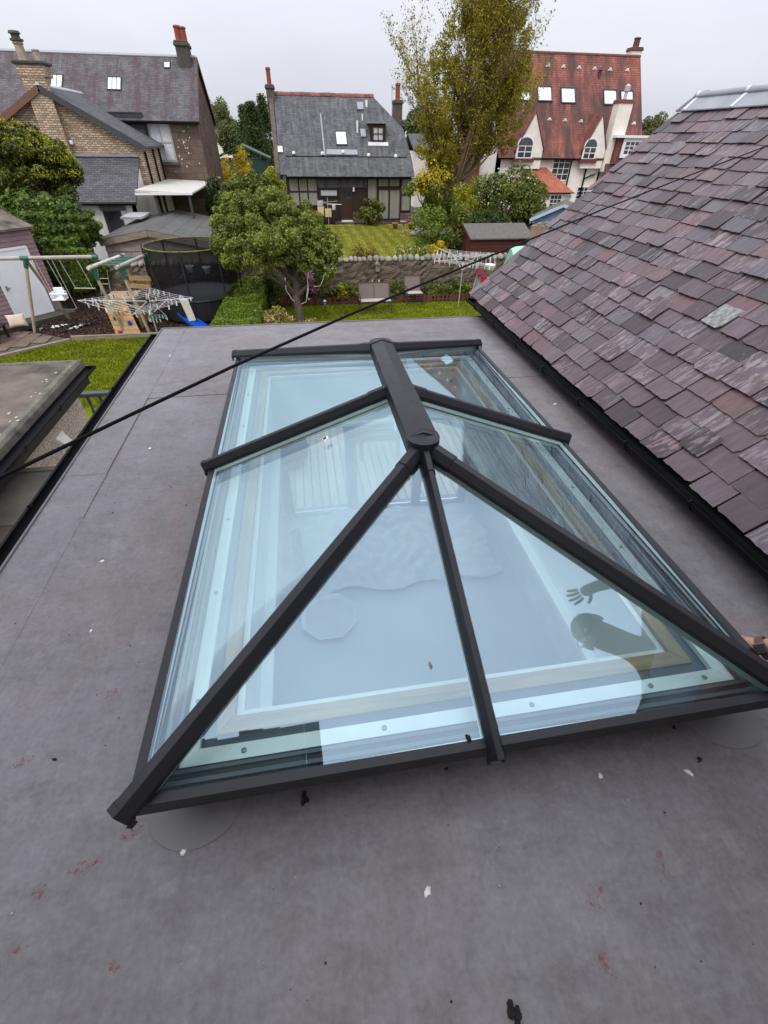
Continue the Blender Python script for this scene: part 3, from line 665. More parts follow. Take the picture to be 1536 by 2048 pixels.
gutter((nxe+0.062, -1.0, nz_-0.09), (nxe+0.062, 6.02, nz_-0.09), 0.060, nb, 0.9, 0.4, 1)
MB().bx(nxe-0.14, nxe-0.008, -1.0, 5.97, nz_-0.30, nz_-0.121).build('fascia', M_DARK, nb)
MB().bx(-11, nxe-0.141, 5.88, 5.97, nz_-0.30, nz_-0.111).build('fascia', M_DARK, nb)
MB().bx(-11, -3.62, -1.0, 5.80, GROUND_Z, nz_-0.105).build('pebbledash_wall', M_PEB, nb)
vt = at_x(125, 884, -3.62); M_VENT = m_plain('white_plastic_vent', (0.78, 0.77, 0.74), 0.4, 0.08, 6, 0.05)
vm = MB(); vm.prism([(vt.x, vt.y-0.085, vt.z+0.09), (vt.x, vt.y-0.085, vt.z-0.10), (vt.x+0.012, vt.y-0.085, vt.z-0.10), (vt.x+0.10, vt.y-0.085, vt.z-0.06), (vt.x+0.012, vt.y-0.085, vt.z+0.09)], (0, 0.17, 0)); vm.build('extract_vent', M_VENT, nb, bevel=0.004)
MB().bx(vt.x+0.0005, vt.x+0.009, vt.y-0.105, vt.y+0.105, vt.z-0.12, vt.z+0.11).build('vent_plate', M_VENT, nb)
rl = random.Random(9)
lich = MB()
for i in range(46):
    yl = rl.uniform(1.5, 5.85); xl = nxe-rl.choice((0.03, 0.05, 0.08, 0.12, 0.15, 0.2))-rl.uniform(0, 0.06); r_ = rl.uniform(0.005, 0.020)
    zt = nz_+(0.034 if xl > nxe-0.08 else 0.0)+0.001
    if xl > nxe-0.115 and xl < nxe-0.075: zt = nz_+0.022
    lich.prism([(xl+r_*rl.uniform(.6, 1.2)*math.cos(a), yl+r_*1.3*rl.uniform(.6, 1.2)*math.sin(a), zt) for a in [2*math.pi*i_/9 for i_ in range(9)]], (0, 0, 0.002))
tag(lich.build('lichen_spots', m_plain('white_lichen', (0.46, 0.46, 0.41), 0.95, 0.3, 20, 0.5), nb), kind='stuff')
low = thing('lower_felt_roof', 'mossy grey felt roof of the low passage beside the black gutter', 'roof', (-3, 2, GROUND_Z))
lz = -1.42; ly = at_z(80, 936, lz).y
M_FELTM = m_plain('mossy_mineral_felt', (0.135, 0.130, 0.105), 0.95, 0.45, 1.6, 1.0, 0.008, detail=9)
MB().bx(-3.619, WX0-0.285, -1.0, ly-0.9, lz-0.12, lz-0.006).build('felt_sheet', m_plain('brown_mineral_felt', (0.105, 0.085, 0.068), 0.95, 0.4, 1.6, 0.9, 0.008, detail=9), low)
MB().bx(-3.619, WX0-0.285, ly-0.95, ly-0.08, lz-0.12, lz).build('felt_sheet', M_FELTM, low)
MB().bx(-3.619, WX0-0.285, ly-0.0795, ly, lz-0.16, lz+0.016).build('felt_upstand', M_FELTM, low, bevel=0.006)
MB().bx(-3.619, WX0-0.285, ly-0.30, ly-0.1, GROUND_Z, lz-0.121).build('passage_wall', M_HARL, low)

# ------------------------------------------------------------------ overhead cable across the whole view
cpts = [(-260, 1082), (0, 955), (235, 842), (470, 731), (700, 629), (900, 545), (1060, 479), (1200, 421), (1370, 354), (1536, 291), (1700, 232)]
cw = []
for u, v in cpts:
    dd = 0.0054*2*FOC/np.interp(u, (-260, 0, 350, 700, 1060, 1200, 1536, 1700), (11.0, 9.2, 7.4, 5.7, 4.0, 3.4, 2.8, 2.7))
    dd = min(dd, float((np.array(slope_pt(0, 0, 0.12))-CAM) @ np.array((SNX, 0, SNZ))/(ray(u, v) @ np.array((SNX, 0, SNZ)))) if u > 1000 else 99); cw.append(Vector(CAM+ray(u, v)*dd))
tag(MB().path(cw, [0.0049]*7+[0.0046, 0.0042, 0.0040, 0.0040], 10).build('overhead_cable', m_plain('black_cable_sheath', (0.004, 0.004, 0.005), 0.65, 0.3, 20, 0.1, spec=0.12), smooth=True), 'thick black cable slung diagonally above the lantern and slates', 'cable')

# ------------------------------------------------------------------ deck outside the patio doors
M_DECK = m_wood('pale_deck_board', (0.50, 0.45, 0.36), 1, 0.75, 0.25)
deck = thing('timber_deck', 'raised timber deck of pale boards outside the patio doors', 'deck', (0, 6, GROUND_Z))
x = -4.3; bd = MB().bx(-0.054, 0.054, WY1+0.02, 7.6, -0.028, 0).mesh('deck_board', M_DECK, bevel=0.003)
bds = MB().bx(-0.054, 0.054, 6.05, 7.6, -0.028, 0).mesh('deck_board', M_DECK, bevel=0.003)
while x < 3.2:
    o = link_mesh('deck_board', bd if x > -3.5 else bds, None, deck); o.matrix_basis = Matrix.Translation((x, 0, FLOOR_Z-0.03)); x += 0.122
MB().bx(-3.5, 3.2, WY1+0.03, 7.55, FLOOR_Z-0.20, FLOOR_Z-0.0585).build('deck_frame', M_DARK, deck)
for px_ in (-3.2, -1.0, 1.0, 3.0): MB().bx(px_-0.05, px_+0.05, 7.35, 7.45, GROUND_Z, FLOOR_Z-0.2005).build('deck_post', M_TIMBERX, deck)
M_RAIL = m_plain('grey_painted_rail', (0.075, 0.085, 0.095), 0.55, 0.2, 6, 0.1)
bal = thing('balustrade', 'dark grey timber balustrade beyond the pebbledash corner', 'balustrade', (-3.4, 6.42, FLOOR_Z))
MB().bx(-4.4, -2.2, 6.37, 6.47, -1.70, -1.64).build('handrail', M_RAIL, bal, bevel=0.008)
x = -4.32
bl = MB(); bl.lathe([(0.022, -2.62), (0.022, -2.45), (0.012, -2.42), (0.026, -2.30), (0.013, -2.12), (0.026, -1.95), (0.012, -1.86), (0.022, -1.83), (0.022, -1.701)], (0, 6.42, 0), 8)
blm = bl.mesh('baluster', M_RAIL)
while x < -2.25:
    o = link_mesh('baluster', blm, None, bal); o.matrix_basis = Matrix.Translation((x, 0, 0)); x += 0.17
MB().bx(-4.4, -2.2, 6.38, 6.46, -2.64, -2.58).build('bottom_rail', M_RAIL, bal)
MB().bx(-2.85, -2.77, 6.475, 6.555, GROUND_Z, -1.72).build('newel_post', m_wood('brown_post', (0.13, 0.075, 0.05), 2), bal)
# slatted garden chair on the deck
M_CHAIR = m_wood('brown_chair_wood', (0.17, 0.125, 0.085), 2, 0.6)
ch = thing('garden_chair', 'brown slatted wooden armchair standing on the pale deck, seen through the glass', 'chair', (0.52, 5.75, FLOOR_Z))
cx_, cy_, cz_ = 0.52, 5.75, FLOOR_Z
for sx in (-1, 1):
    for sy, hh in ((-1, 0.62), (1, 0.95)): MB().bx(cx_+sx*0.29-0.03, cx_+sx*0.29+0.03, cy_+sy*0.26-0.03, cy_+sy*0.26+0.03, cz_, cz_+hh).build('leg', M_CHAIR, ch, bevel=0.004)
    MB().bx(cx_+sx*0.29-0.04, cx_+sx*0.29+0.04, cy_-0.32, cy_+0.229, cz_+0.621, cz_+0.65).build('armrest', M_CHAIR, ch, bevel=0.004)
for i in range(6): MB().bx(cx_-0.259, cx_+0.259, cy_-0.28+i*0.085, cy_-0.21+i*0.085, cz_+0.40, cz_+0.42).build('seat_slat', M_CHAIR, ch)
for i in range(7): MB().bx(cx_-0.24+i*0.075, cx_-0.20+i*0.075, cy_+0.245, cy_+0.265, cz_+0.45, cz_+0.8795).build('back_slat', M_CHAIR, ch)
MB().bx(cx_-0.259, cx_+0.259, cy_+0.24, cy_+0.28, cz_+0.88, cz_+0.95).build('top_rail', M_CHAIR, ch); MB().bx(cx_-0.259, cx_+0.259, cy_-0.285, cy_-0.265, cz_+0.32, cz_+0.398).build('seat_rail', M_CHAIR, ch)
# crumpled dust sheet, low table and dark stool in the room
def crumple(name, x0, x1, y0, y1, z, amp, seed, m, label, cat):
    r = np.random.RandomState(seed); n1, n2 = 90, 60
    X, Yg = np.meshgrid(np.linspace(x0, x1, n1), np.linspace(y0, y1, n2)); H = np.zeros_like(X)
    for i in range(46):
        a = r.uniform(0, math.pi); kx, ky = math.cos(a)*r.uniform(4, 26), math.sin(a)*r.uniform(4, 26); cxr, cyr = r.uniform(x0, x1), r.uniform(y0, y1)
        H += np.exp(-((X-cxr)**2+(Yg-cyr)**2)/r.uniform(0.05, 0.35))*np.abs(np.sin(kx*X+ky*Yg+r.uniform(0, 6)))
    H = z+0.004+amp*H/H.max()
    X = X+0.03*np.sin(Yg*9+seed); Yg = Yg+0.05*np.sin(X*7+seed)
    Vv = np.stack([X, Yg, H], -1).reshape(-1, 3); ii = np.arange(n1*n2).reshape(n2, n1)
    Fq = np.stack([ii[:-1, :-1], ii[:-1, 1:], ii[1:, 1:], ii[1:, :-1]], -1).reshape(-1, 4)
    me = raw_mesh(name, Vv, Fq, m); me.polygons.foreach_set('use_smooth', [True]*len(me.polygons))
    return tag(link_mesh(name, me), label, cat)
M_SHEET = m_plain('dust_sheet_cloth', (0.50, 0.53, 0.56), 0.5, 0.1, 5, 0.2)
crumple('dust_sheet', -1.3, 0.95, 2.75, 4.12, FLOOR_Z, 0.22, 3, M_SHEET, 'crumpled pale dust sheet on the room floor inside the patio doors', 'dust sheet')
crumple('folded_sheet', 0.98, 1.55, 2.8, 3.9, FLOOR_Z, 0.12, 8, m_plain('white_sheet', (0.66, 0.68, 0.70), 0.6, 0.08, 5, 0.2), 'white rumpled sheet on the room floor right of the ridge end', 'sheet')
oc = thing('octagonal_tray', 'pale octagonal tray on the room floor under the left hip bar', 'tray', (-0.48, 2.45, FLOOR_Z))
o8 = lambda r, z: [(-0.48+r*math.cos(a), 2.45+r*math.sin(a), FLOOR_Z+z) for a in [math.pi/8+i*math.pi/4 for i in range(8)]]
MB().prism(o8(0.27, 0.03), (0, 0, 0.015)).build('tray_base', M_SHEET, oc)
rim = MB()
for i in range(8):
    a, b, c_, d_ = o8(0.27, 0.046)[i], o8(0.27, 0.046)[(i+1) % 8], o8(0.31, 0.09)[(i+1) % 8], o8(0.31, 0.09)[i]; rim.poly(a, b, c_, d_)
rim.build('tray_rim', M_SKIRT, oc, fix=False)
M_DKF = m_plain('dark_fabric', (0.07, 0.075, 0.085), 0.9, 0.2, 9, 0.3)
st = MB(); st.lathe([(0.18, 0), (0.26, 0.06), (0.30, 0.25), (0.26, 0.42), (0.16, 0.50), (0.02, 0.51)], (-0.88, 5.6, FLOOR_Z), 20)
tag(st.build('garden_pouffe', M_DKF, smooth=True), 'dark rounded pouffe on the deck beside the left door jamb', 'pouffe')
tag(MB().bx(-0.80, -0.70, 3.05, 3.14, FLOOR_Z+0.005, FLOOR_Z+0.75).build('roll_of_underlay', M_DKF, bevel=0.03), 'dark upright roll standing on the dust sheet by the left wall', 'roll')
# ------------------------------------------------------------------ foliage
LEAF = {
 'apple': m_leaf('apple_leaf', [(0, (0.081, 0.113, 0.015)), (0.45, (0.165, 0.204, 0.029)), (0.8, (0.258, 0.299, 0.053)), (1, (0.424, 0.455, 0.114))]),
 'hedge': m_leaf('hedge_leaf', [(0, (0.071, 0.118, 0.010)), (0.5, (0.149, 0.228, 0.015)), (1, (0.258, 0.353, 0.029))]),
 'ivy': m_leaf('ivy_leaf', [(0, (0.030, 0.060, 0.005)), (0.5, (0.072, 0.122, 0.009)), (0.85, (0.130, 0.198, 0.016)), (1, (0.20, 0.275, 0.03))], 0.45),
 'yew': m_leaf('golden_yew_needle', [(0, (0.020, 0.040, 0.006)), (0.5, (0.055, 0.085, 0.008)), (0.8, (0.140, 0.165, 0.012)), (1, (0.42, 0.38, 0.02))]),
 'gold': m_leaf('golden_leaf', [(0, (0.24, 0.19, 0.006)), (0.5, (0.56, 0.42, 0.012)), (1, (0.80, 0.62, 0.03))]),
 'lime': m_leaf('lime_leaf', [(0, (0.157, 0.189, 0.008)), (0.5, (0.314, 0.346, 0.012)), (1, (0.533, 0.518, 0.029))]),
 'dark': m_leaf('dark_conifer_needle', [(0, (0.019, 0.038, 0.009)), (0.6, (0.047, 0.081, 0.017)), (1, (0.098, 0.142, 0.031))]),
 'bush': m_leaf('bush_leaf', [(0, (0.044, 0.071, 0.010)), (0.5, (0.106, 0.145, 0.017)), (0.85, (0.189, 0.219, 0.026)), (1, (0.329, 0.346, 0.057))]),
 'varieg': m_leaf('variegated_leaf', [(0, (0.086, 0.118, 0.019)), (0.45, (0.181, 0.204, 0.039)), (0.8, (0.376, 0.376, 0.105)), (1, (0.753, 0.690, 0.249))]),
 'cream': m_leaf('cream_leaf', [(0, (0.10, 0.11, 0.02)), (0.4, (0.30, 0.25, 0.06)), (0.8, (0.56, 0.47, 0.17)), (1, (0.68, 0.60, 0.32))]),
 'poplar': m_leaf('young_bronze_leaf', [(0, (0.15, 0.140, 0.010)), (0.4, (0.26, 0.235, 0.018)), (0.75, (0.37, 0.33, 0.030)), (1, (0.50, 0.44, 0.07))], 0.6, 0.45, 0.15),
 'far': m_leaf('far_tree_leaf', [(0, (0.047, 0.066, 0.017)), (0.5, (0.091, 0.113, 0.026)), (1, (0.165, 0.181, 0.043))]),
 'brown': m_leaf('brown_shrub_leaf', [(0, (0.110, 0.071, 0.014)), (0.5, (0.219, 0.149, 0.029)), (1, (0.314, 0.267, 0.047))]),
 'pink': m_leaf('pink_petal', [(0, (0.42, 0.12, 0.34)), (0.5, (0.66, 0.26, 0.55)), (1, (0.80, 0.45, 0.70))]),
 'white': m_leaf('white_petal', [(0, (0.45, 0.45, 0.40)), (1, (0.75, 0.74, 0.68))]),
}
M_BARK = m_plain('grey_brown_bark', (0.072, 0.056, 0.042), 0.95, 0.4, 5, 1.0, 0.02)
def leaves(name, mt, parent, P, Nn, size, rs_, aspect=0.55, jitter=0.8, fold=0.18):
    """diamond leaves at the points P; their faces lean along Nn with scatter"""
    n = len(P); Nn = Nn+rs_.normal(0, jitter, (n, 3)); Nn /= np.linalg.norm(Nn, axis=1, keepdims=True)+1e-9
    T = rs_.normal(0, 1, (n, 3)); T -= (T*Nn).sum(1, keepdims=True)*Nn; T /= np.linalg.norm(T, axis=1, keepdims=True)+1e-9
    B = np.cross(Nn, T); s = (size*rs_.uniform(0.6, 1.35, n))[:, None]
    V = np.stack([P-T*s*0.5, P+B*s*aspect*0.5+Nn*s*fold*0.5, P+T*s*0.5, P-B*s*aspect*0.5+Nn*s*fold*0.5], 1).reshape(-1, 3)
    me = raw_mesh(name, V, np.arange(4*n).reshape(n, 4), mt)
    return link_mesh(name, me, None, parent)
def crown_points(c, r, n, rs_, clumps=26, cl=0.36, fill=0.35, flat=0.0):
    """points in lumps spread over an uneven ellipsoid, with gaps between the lumps"""
    c = np.array(c, float); r = np.array(r, float)
    d = rs_.normal(0, 1, (clumps, 3)); d /= np.linalg.norm(d, axis=1, keepdims=True)
    rad = rs_.uniform(fill, 0.86, clumps)**0.6; K = d*rad[:, None]*r; kr = rs_.uniform(0.6, 1.3, clumps)*cl
    w = kr**2; idx = rs_.choice(clumps, n, p=w/w.sum())
    e = rs_.normal(0, 1, (n, 3)); e /= np.linalg.norm(e, axis=1, keepdims=True); rr = rs_.uniform(0.25, 1.0, n)**0.45
    off = e*rr[:, None]*kr[idx][:, None]*(r*0.55+r.mean()*0.45)
    P = c+K[idx]+off
    nn = e*0.7+(P-c)/r*0.5; nn[:, 2] += 0.45
    if flat: P = P[P[:, 2] > flat]; nn = nn[:len(P)]
    return P, nn
def shrub(name, label, cat, base, r, mt, n, size, seed, clumps=22, cl=0.38, aspect=0.55, stems=5, group=None, extra=None, jitter=0.8, lift=1.0):
    rs_ = np.random.RandomState(seed); base = Vector(base); t = thing(name, label, cat, base, 0, group)
    P, nn = crown_points((base.x, base.y, base.z+r[2]*lift), r, n, rs_, clumps, cl); keep = P[:, 2] > base.z+0.02; P, nn = P[keep], nn[keep]
    leaves('foliage', LEAF[mt], t, P, nn, size, rs_, aspect, jitter)
    m = MB()
    for i in range(stems):
        a = rs_.uniform(0, 6.28); e = base+Vector((math.cos(a)*r[0]*0.5, math.sin(a)*r[1]*0.5, r[2]*rs_.uniform(0.9, 1.5)))
        m.path([base+Vector((math.cos(a)*0.05, math.sin(a)*0.05, -0.02)), base.lerp(e, 0.5)+Vector((0, 0, r[2]*0.15)), e], [0.035*r[2]+0.008, 0.02*r[2]+0.006, 0.004], 5)
    m.build('stems', M_BARK, t)
    if extra:
        P2, n2 = crown_points((base.x, base.y, base.z+r[2]*lift), [q*1.03 for q in r], extra[1], rs_, clumps, cl*0.9, 0.6)
        keep = P2[:, 2] > base.z+0.1
        leaves('blossom', LEAF[extra[0]], t, P2[keep], n2[keep], extra[2], rs_, 0.8)
    return t
def limbs(m, base, tips, r0, rs_, sag=0.0, tips_out=None):
    for e in tips:
        e = Vector(e); mid = base.lerp(e, 0.5)+Vector((rs_.normal(0, 0.12), rs_.normal(0, 0.12), -sag))
        m.path([base, base.lerp(mid, 0.5)+Vector((0, 0, 0.05)), mid, mid.lerp(e, 0.55), e], [r0, r0*0.8, r0*0.55, r0*0.32, r0*0.10], 6)

# ------------------------------------------------------------------ own garden: lawns, bark bed, paths
def grass_tufts(name, label, poly, z, n, h, mt, seed):
    """short blades over a lawn, as one mass"""
    rs_ = np.random.RandomState(seed); poly = np.array(poly, float); lo, hi = poly.min(0), poly.max(0); P = rs_.uniform(lo, hi, (n, 2))
    ins = np.zeros(len(P), bool); j = len(poly)-1
    for i in range(len(poly)):
        a, b = poly[i], poly[j]; cnd = ((a[1] > P[:, 1]) != (b[1] > P[:, 1])) & (P[:, 0] < (b[0]-a[0])*(P[:, 1]-a[1])/(b[1]-a[1]+1e-12)+a[0]); ins ^= cnd; j = i
    P = P[ins]; k = len(P); a = rs_.uniform(0, 6.28, k); hh = h*rs_.uniform(0.5, 1.4, k); w_ = 0.012
    bx_, by_ = np.cos(a)*w_, np.sin(a)*w_; lx, ly_ = rs_.normal(0, 0.4, k)*hh, rs_.normal(0, 0.4, k)*hh; zz = np.full(k, z)
    V = np.stack([np.stack([P[:, 0]-bx_, P[:, 1]-by_, zz], 1), np.stack([P[:, 0]+bx_, P[:, 1]+by_, zz], 1), np.stack([P[:, 0]+lx, P[:, 1]+ly_, zz+hh], 1)], 1).reshape(-1, 3)
    o = link_mesh(name, raw_mesh(name, V, np.arange(3*k).reshape(k, 3), mt)); return tag(o, label, 'grass', kind='stuff')
M_BLADE = m_leaf('grass_blade', [(0, (0.085, 0.112, 0.006)), (0.5, (0.150, 0.178, 0.012)), (1, (0.225, 0.240, 0.030))], 0.9, 0.3, 0.03)
M_BLADE2 = m_leaf('dry_grass_blade', [(0, (0.13, 0.14, 0.018)), (0.5, (0.21, 0.215, 0.030)), (1, (0.29, 0.28, 0.06))], 0.7, 0.3, 0.2)
Gz = GROUND_Z
lawnA = [(-14, 9.0), (-3.2, 9.0), (-3.2, 15.63), (-8.02, 15.60), (-9.7, 14.2), (-14, 11.0)]
lawnB = [(-2.0, 9.0), (9.5, 9.0), (9.5, 18.55), (2.0, 18.65), (-2.0, 18.7)]
MB().poly(*[(x, y, Gz) for x, y in lawnA]).build('lawn', M_LAWN)['kind'] = 'structure'
MB().poly(*[(x, y, Gz) for x, y in lawnB]).build('lawn', M_LAWN)['kind'] = 'structure'
grass_tufts('grass', 'short green grass of the play lawn at left', [(-12, 10.5), (-4.6, 10.5), (-4.6, 15.6), (-8.02, 15.56), (-9.7, 14.2), (-12, 12.5)], Gz, 42000, 0.045, M_BLADE, 1)
grass_tufts('grass', 'bright green grass strip in front of the stone wall', [(-2, 15), (9, 15), (9, 18.5), (2, 18.6), (-2, 18.6)], Gz, 32000, 0.045, M_BLADE, 2)
N = NT('bark_chippings'); v = N.coord('Object'); vo = N.n('TexVoronoi'); vo.inputs['Scale'].default_value = 20; N.l(N.coord('Object', (1, 2.2, 1), (0, 0, 0.5)), vo.inputs['Vector'])
sc_ = N.n('SeparateColor'); N.l(vo.outputs['Color'], sc_.inputs[0])
M_CHIP = N.done(N.mix(0.5, N.ramp(sc_.outputs[0], [(0, (0.022, 0.012, 0.008)), (0.5, (0.060, 0.034, 0.024)), (1, (0.115, 0.072, 0.052))]), N.ramp(N.noise(v, 1.2, 4), [(0.3, 0.6), (0.7, 1.2)]), 'MULTIPLY'), 0.95, N.bump(vo.outputs['Distance'], 1.0, 0.03), 0.1)
MB().prism([(-8.05, 15.72, Gz-0.05), (-2.9, 15.72, Gz-0.05), (-2.9, 19.5, Gz-0.05), (-9.0, 19.5, Gz-0.05), (-9.62, 16.62, Gz-0.05)], (0, 0, 0.08)).build('bark_bed', M_CHIP)['kind'] = 'structure'
rs_ = np.random.RandomState(5); nC = 19000; Pc = np.stack([rs_.uniform(-9.5, -3, nC), rs_.uniform(15.75, 19.3, nC), np.full(nC, Gz+0.04)], 1); Pc = Pc[Pc[:, 1] > 15.72-0.573*(Pc[:, 0]+8.05)]; nC = len(Pc)
chips = leaves('bark_chips', m_leaf('bark_chip', [(0, (0.020, 0.011, 0.008)), (0.6, (0.058, 0.034, 0.024)), (1, (0.13, 0.085, 0.06))], 0.9, 0.0, 0.1), None, Pc, np.tile([0, 0, 1.0], (nC, 1)), 0.075, rs_, 0.45, 0.35, 0.1)
tag(chips, 'dark bark chippings under the swing frame', 'bark chips', kind='stuff')
M_SLEEP = m_wood('weathered_sleeper', (0.30, 0.255, 0.19), 0)
tag(MB().bx(-8.05, -4.6, 15.63, 15.72, Gz-0.05, Gz+0.12).build('bed_edging', M_SLEEP, bevel=0.008), 'pale timber edging board between bark bed and play lawn', 'edging')
tag(MB().prism([(-8.06, 15.64, Gz-0.05), (-8.14, 15.70, Gz-0.05), (-9.86, 14.27, Gz-0.05), (-9.80, 14.2, Gz-0.05)], (0, 0, 0.10)).build('path_edging', M_SLEEP, bevel=0.008), 'timber edging board running from swing post along the paved path', 'edging')
# paving slabs of the path
M_PAVE = m_plain('sandstone_slab', (0.150, 0.108, 0.078), 0.85, 0.3, 3, 0.4, rnd=0.25)
path = tag(MB().prism([(-8.15, 15.72, Gz-0.05), (-9.9, 14.26, Gz-0.05), (-14, 11.1, Gz-0.05), (-14, 18.5, Gz-0.05), (-9.65, 16.66, Gz-0.05)], (0, 0, 0.055)).build('garden_path', m_plain('path_bedding', (0.09, 0.075, 0.06), 0.95, 0.3, 6, 0.5)), kind='structure')
slab = MB().bx(-0.215, 0.215, -0.29, 0.29, 0, 0.035).mesh('paving_slab', M_PAVE, bevel=0.006)
for i in range(11):
    for j in range(10):
        x, y = -8.5-i*0.45, 17.8-j*0.60-(0.3 if i % 2 else 0)
        if y < 15.95+(x+8.2)*0.86+0.20 or x < -12.5 or y > 15.40-0.573*(x+8.05): continue
        o = link_mesh('paving_slab', slab, None, path); o.matrix_basis = Matrix.Translation((x, y, Gz+0.006)) @ Matrix.Rotation(rng.uniform(-0.02, 0.02), 4, 'Z')

# ------------------------------------------------------------------ pink shed with white door, step, cushion, fire table
M_PINK = m_wood('mauve_painted_board', (0.33, 0.21, 0.22), 0, 0.7, 0.15, rnd=0.05)
M_WDOOR = m_plain('white_upvc', (0.80, 0.82, 0.84), 0.35, 0.05, 3, 0.03)
shed = thing('pink_shed', 'mauve weatherboard shed with white door at the left edge', 'shed', (-10.6, 18.4, Gz))
# wall runs from near left back to the right; its plane faces the lawn
w0, w1 = Vector((-10.95, 16.55, Gz+0.20)), Vector((-9.30, 18.60, Gz+0.20)); wd_ = (w1-w0).normalized(); wn = Vector((wd_.y, -wd_.x, 0)); up = Vector((0, 0, 1)); LWL = (w1-w0).length
hgt = 2.5; nb_ = 19
for i in range(nb_):
    z0 = i*hgt/nb_
    MB().prism([w0+up*z0+wn*0.028, w0+up*(z0+hgt/nb_-0.002)+wn*0.008, w1+up*(z0+hgt/nb_-0.002)+wn*0.008, w1+up*z0+wn*0.028], -wn*0.02).build('weatherboard', M_PINK, shed)
MB().prism([w0-wn*0.022, w1-wn*0.022, w1-wn*0.022+up*hgt, w0-wn*0.022+up*hgt], -wn*1.8).build('shed_body', M_PINK, shed)
MB().prism([w0-wn*-0.15-wd_*0.2+up*(hgt+0.02), w1-wn*-0.15+wd_*0.12+up*(hgt+0.02), w1-wn*2+wd_*0.12+up*(hgt+0.5), w0-wn*2-wd_*0.2+up*(hgt+0.5)], (0, 0, 0.06)).build('roof', M_FELT, shed)
d0 = w0+wd_*(LWL*0.40); d1 = w0+wd_*(LWL*0.86)
dr = MB().prism([d0+wn*0.03, d1+wn*0.03, d1+wn*0.03+up*2.0, d0+wn*0.03+up*2.0], wn*0.03).build('door', M_WDOOR, shed)
fr_ = MB()
for a, b in ((d0, d0+up*2.06), (d1, d1+up*2.06)): fr_.beam(a+wn*0.05, b+wn*0.05, 0.07, 0.05, wn)
fr_.beam(d0+wn*0.05+up*2.04, d1+wn*0.05+up*2.04, 0.07, 0.055, wn); fr_.build('door_frame', M_WDOOR, shed)
hp = d0+wd_*0.10+up*0.98+wn*0.065; MB().box(hp, (0.04, 0.04, 0.14)).beam(hp+wn*0.03, hp+wn*0.03+wd_*0.1, 0.02, 0.02).build('door_handle', M_SCREW, dr)
M_STEP = m_wood('damp_deck_step', (0.085, 0.072, 0.055), 0)
stp = thing('wooden_step', 'damp timber step along the foot of the pink shed', 'step', (-9.9, 17.2, Gz))
for i in range(4): MB().prism([w0+wn*(0.05+i*0.15)-up*0.2-wd_*0.6, w1+wn*(0.05+i*0.15)-up*0.2+wd_*0.1, w1+wn*(0.19+i*0.15)-up*0.2+wd_*0.1, w0+wn*(0.19+i*0.15)-up*0.2-wd_*0.6], (0, 0, 0.19-0.001*i)).build('plank', M_STEP, stp, bevel=0.004)
def cushion(name, label, c, sx, sy, sz, mt, rot):
    m = MB(); n = 12; vs = []; R = rot
    for side in (1, -1):
        for i in range(n+1):
            for j in range(n+1):
                a, b = i/n*2-1, j/n*2-1; pin = 1-0.10*(1-abs(a))*abs(b)**6-0.0
                h = side*((1-a**4)*(1-b**4))**0.55; sc1 = 1-0.09*(1-abs(a)**2)*(abs(b) > 0.99); sc2 = 1-0.09*(1-abs(b)**2)*(abs(a) > 0.99)
                vs.append(R @ Vector((a*sx/2*sc2, b*sy/2*sc1, h*sz/2))+Vector(c))
    k_ = (n+1)**2; fs = []
    for s_ in (0, 1):
        for i in range(n):
            for j in range(n):
                q_ = [s_*k_+i*(n+1)+j, s_*k_+(i+1)*(n+1)+j, s_*k_+(i+1)*(n+1)+j+1, s_*k_+i*(n+1)+j+1]; fs.append(tuple(q_ if s_ == 0 else q_[::-1]))
    m.add(vs, fs); return tag(m.build(name, mt, smooth=True), label, 'cushion')
cu = at_y(24, 622, 16.5)
cushion('cushion', 'plump cream cushion leaning on the step by the pink shed', (cu.x, cu.y, Gz+0.42), 0.52, 0.40, 0.18, m_plain('cream_cushion_cloth', (0.58, 0.48, 0.38), 0.9, 0.1, 5, 0.2), Matrix.Rotation(0.4, 3, 'Z') @ Matrix.Rotation(1.15, 3, 'X'))
ft = at_z(5, 668, Gz); ftx, fty = -10.45, 15.75
M_IRON = m_plain('black_iron', (0.018, 0.018, 0.018), 0.5, 0.3, 8, 0.2)
fire = thing('garden_table', 'low black slatted metal table at the left edge of the path', 'table', (ftx, fty, Gz))
MB().bx(ftx-0.55, ftx+0.45, fty-0.4, fty+0.4, Gz+0.42, Gz+0.47).build('table_top', M_IRON, fire, bevel=0.01)
for sx in (-0.47, 0.37):
    for sy in (-0.32, 0.32): MB().bx(ftx+sx-0.035, ftx+sx+0.035, fty+sy-0.035, fty+sy+0.035, Gz+0.01, Gz+0.4195).build('leg', M_IRON, fire)
for i in range(9): MB().bx(ftx-0.42+i*0.088, ftx-0.39+i*0.088, fty-0.345, fty-0.33, Gz+0.08, Gz+0.419).build('slat', M_IRON, fire)

# ------------------------------------------------------------------ swing and climbing frame
M_ROUND = m_wood('round_treated_timber', (0.40, 0.335, 0.22), 2, 0.7, 0.3); M_PEEL = m_wood('peeling_white_pole', (0.58, 0.52, 0.46), 0, 0.7, 0.35)
M_GRNP = m_plain('green_plastic_joint', (0.022, 0.115, 0.085), 0.45, 0.15, 6, 0.05); M_PLANK = m_wood('fresh_pine_plank', (0.50, 0.325, 0.150), 0, 0.65, 0.25)
M_ROPE = m_plain('pale_rope', (0.45, 0.42, 0.36), 0.9, 0.2, 30, 0.3)
sw = thing('swing_frame', 'wooden swing and climbing frame with green joints on the bark bed', 'climbing frame', (-7.5, 16.6, Gz))
bz = -1.60; B0, B1 = at_y(-20, 517, 16.57), at_y(188, 513, 16.57); B0.z = B1.z = bz
MB().path([B0, B1], 0.055, 12).build('swing_beam', M_PEEL, sw)
